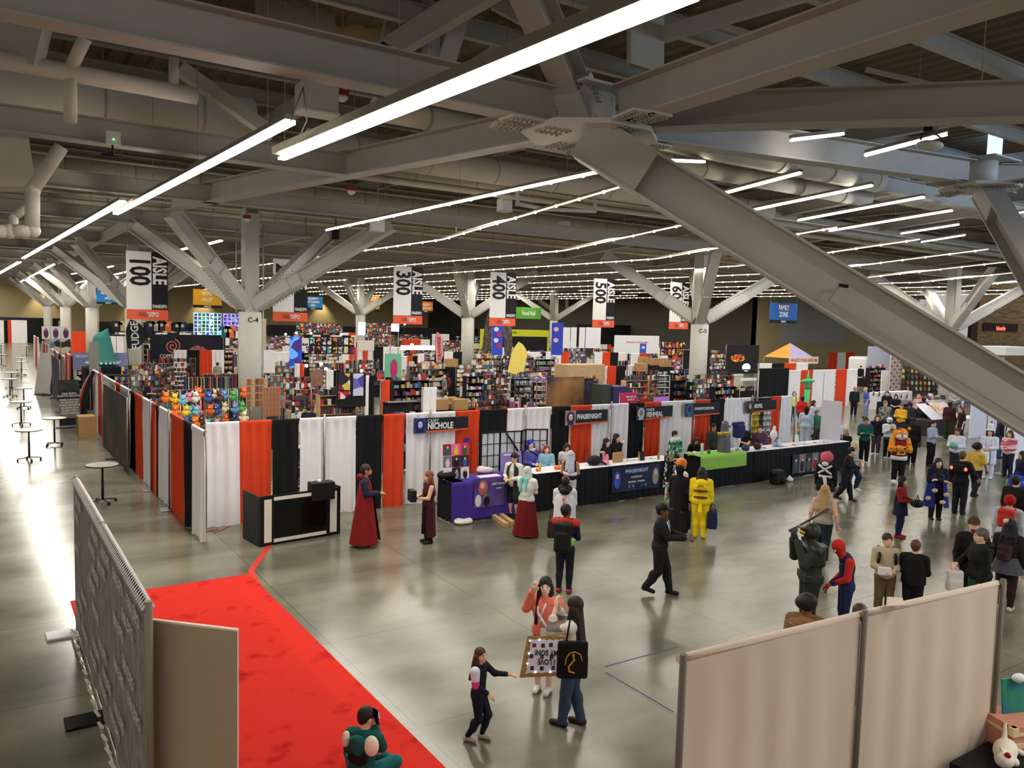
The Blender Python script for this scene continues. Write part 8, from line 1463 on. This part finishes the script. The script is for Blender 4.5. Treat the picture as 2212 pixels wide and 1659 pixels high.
ONE=[('table',1,640,893,.85,1.0,'right behind the white front drapes at the blue edged sign'),('shelf',2,690,868,1.75,.8,'behind the low wooden toy shelves'),('grid',2,615,815,2.35,.7,'of brown goods left of the leaning brown board'),('table',3,655,838,1.0,1.0,'under the leaning brown board'),('grid',1,578,740,2.4,1.3,'of pale paper goods right of the tall beige board'),('shelf',1,560,790,2.0,1.0,'beside the white drape right of column C-4'),('table',0,575,818,1.0,1.2,'with dark goods right of column C-4'),('shelf',3,640,762,2.0,1.5,'left of the blue lit banner foot'),('table',2,640,800,1.0,1.3,'under the wall of framed prints'),('rail',2,725,782,1.8,1.0,'of dark garments right of the framed prints'),('table',1,720,812,1.0,1.0,'left of the portraits wall'),('table',2,770,818,1.0,1.2,'in front of the two standing women at the tapestry'),('grid',2,745,776,2.4,.9,'between the framed prints and the tapestry'),('shelf',0,850,822,2.0,.9,'behind the black toy shelves'),('table',2,905,818,1.0,1.2,'before the bald man in the grey tee'),('shelf',1,912,800,1.9,1.1,'under the book shelves'),('table',1,970,826,1.05,1.4,'heaped with cartons and papers'),('grid',1,985,790,2.3,1.2,'of silver cards right of the pink flag'),('shelf',1,1020,788,2.0,1.1,'of pale drawers before the charcoal flag'),('table',0,1010,850,1.0,1.1,'behind the upright books'),('table',2,1062,862,1.0,1.0,'right of the upright books'),('grid',2,1045,815,2.2,.7,'left of the metal book shelves'),('table',3,1105,874,.95,.8,'below the metal book shelves'),('grid',3,1085,770,2.3,1.3,'of bright packs behind the yellow flag'),('table',1,1285,862,1.0,.9,'by the violet case'),('grid',0,1296,795,2.3,.6,'of black wire before the white drape in the centre'),('shelf',2,1352,822,2.0,.8,'behind the magenta sign'),('grid',2,1376,800,2.4,.8,'of dark tall goods under the centre cartons'),('shelf',3,1452,806,2.0,.9,'right of the white figure boxes'),('grid',0,1500,812,2.3,.9,'of bottle shapes behind the fourth name sign'),('shelf',2,1540,812,2.0,.9,'of dark red goods left of the thin white sign'),('table',0,1575,838,1.0,1.3,'behind the fifth name sign'),('grid',3,1435,775,2.4,.9,'left of the big black screen'),('shelf',1,1540,768,2.2,.9,'of pale racks left of the black photo backdrop'),('shelf',0,1545,840,1.9,.7,'with yellow and dark boxes at the fourth name sign'),('grid',2,300,800,2.0,.7,'of key rings beside the woman over the left wall'),('grid',0,268,800,2.1,.7,'of small dark packs over the left wall'),('shelf',2,225,730,2.1,1.6,'left of the first aisle banner footer'),('table',0,330,800,1.0,1.3,'before the COPPER backdrop'),('rail',0,400,812,1.8,1.1,'behind the packed clothes rails'),('rail',2,440,806,1.8,.9,'right behind the packed clothes rails'),('grid',2,345,780,2.2,.9,'behind the person in the cream top'),('grid',0,484,745,2.4,.8,'of dark shirts left of column C-4'),('shelf',3,160,775,1.9,.9,'before the left lavender backdrop'),('table',0,1870,812,1.0,1.5,'behind the row of white art cards'),('shelf',0,1880,795,2.0,1.0,'below the white van'),('table',1,2000,858,1.0,1.2,'before the backpack wall'),('grid',3,2055,815,2.3,1.4,'right of the backpack wall')]
for kind,k,px,py,H,s,where in ONE:
 p=level_at(px,py,H);stocked(kind,k,p.x,p.y,'%s %s'%({'shelf':'stocked shelving','grid':'wire rack','table':'cluttered sales table','rail':'garment rail'}[kind],where),None,0,s)
rn=random.Random(21)
for Y,xa,xb,gap in((38.5,14,31,1.6),(47,16,52,1.8),(55,12,64,1.2),(64,14,72,.9),(74,12,72,.6),(86,9,74,.5),(100,8,74,.4),(116,8,74,.4)):
 x=xa+rn.random()
 while x<xb:
  k=rn.choice(('shelf','grid','table','grid','rail','drape','drape')if Y>50 else('shelf','grid','table','table','rail'));w=rn.uniform(.9,1.5)
  if Y>80:w*=1.6
  if k=='drape':
   for q in range(3):curtain((x+q*w*.7,Y+.5),(x+(q+1)*w*.7,Y+.5),(CW,CO,CB,CW,CW)[rn.randrange(5)],'small distant drape among the far booths',cols=8,ztop=2.44,per=.5,seed=q,group='distant drapes of the far booths')
  else:stocked(k,rn.randrange(4),x,Y+rn.uniform(-1,1),'small distant %s among the far booths'%{'shelf':'shelving unit','grid':'wire rack','table':'sales table','rail':'garment rail'}[k],'distant %s of the far booths'%{'shelf':'shelving units','grid':'wire racks','table':'sales tables','rail':'garment rails'}[k],0,w)
  x+=2.3*w+gap*rn.random()
protos=[]
for i,(tc,bc,hs)in enumerate((((30,30,34),(40,44,60),'short'),((150,60,54),(30,30,34),'long'),((90,100,120),(50,50,54),'short'),((200,190,180),(40,50,80),'bob'))):
 protos.append([tc,bc,hs])
spots_=[]
for i in range(44):
 Y=rn.choice((29,34,43.5,44,51,59.5,69,80,92));x=rn.uniform(8 if Y>40 else 14,30 if Y<40 else(60 if Y<70 else 72));spots_.append((x,Y+rn.uniform(-.8,.8)))
made=[]
for i,(x,Y)in enumerate(spots_):
 tc,bc,hs=protos[i%4];lab='small distant visitor in the booth aisles, %s'%('dressed in black','with long hair and a red top','in a blue grey top','in a pale top')[i%4];gp='distant visitors '+('in black','in red','in blue grey','in pale tops')[i%4]
 if len(made)<4:made.append(person(lab,(x,Y),1.72,face=rn.choice((0,90,180,-90)),top=tc,bottom=bc,hairstyle=hs,lod=3,pose='hold' if i%2 else 'stand',group=gp))
 else:
  src=made[i%4];c=src.copy();COL.objects.link(c);c.location=(x,Y,0);c.rotation_euler=(0,0,rn.random()*6.28)
  for ch in src.children:d=ch.copy();COL.objects.link(d);d.parent=c
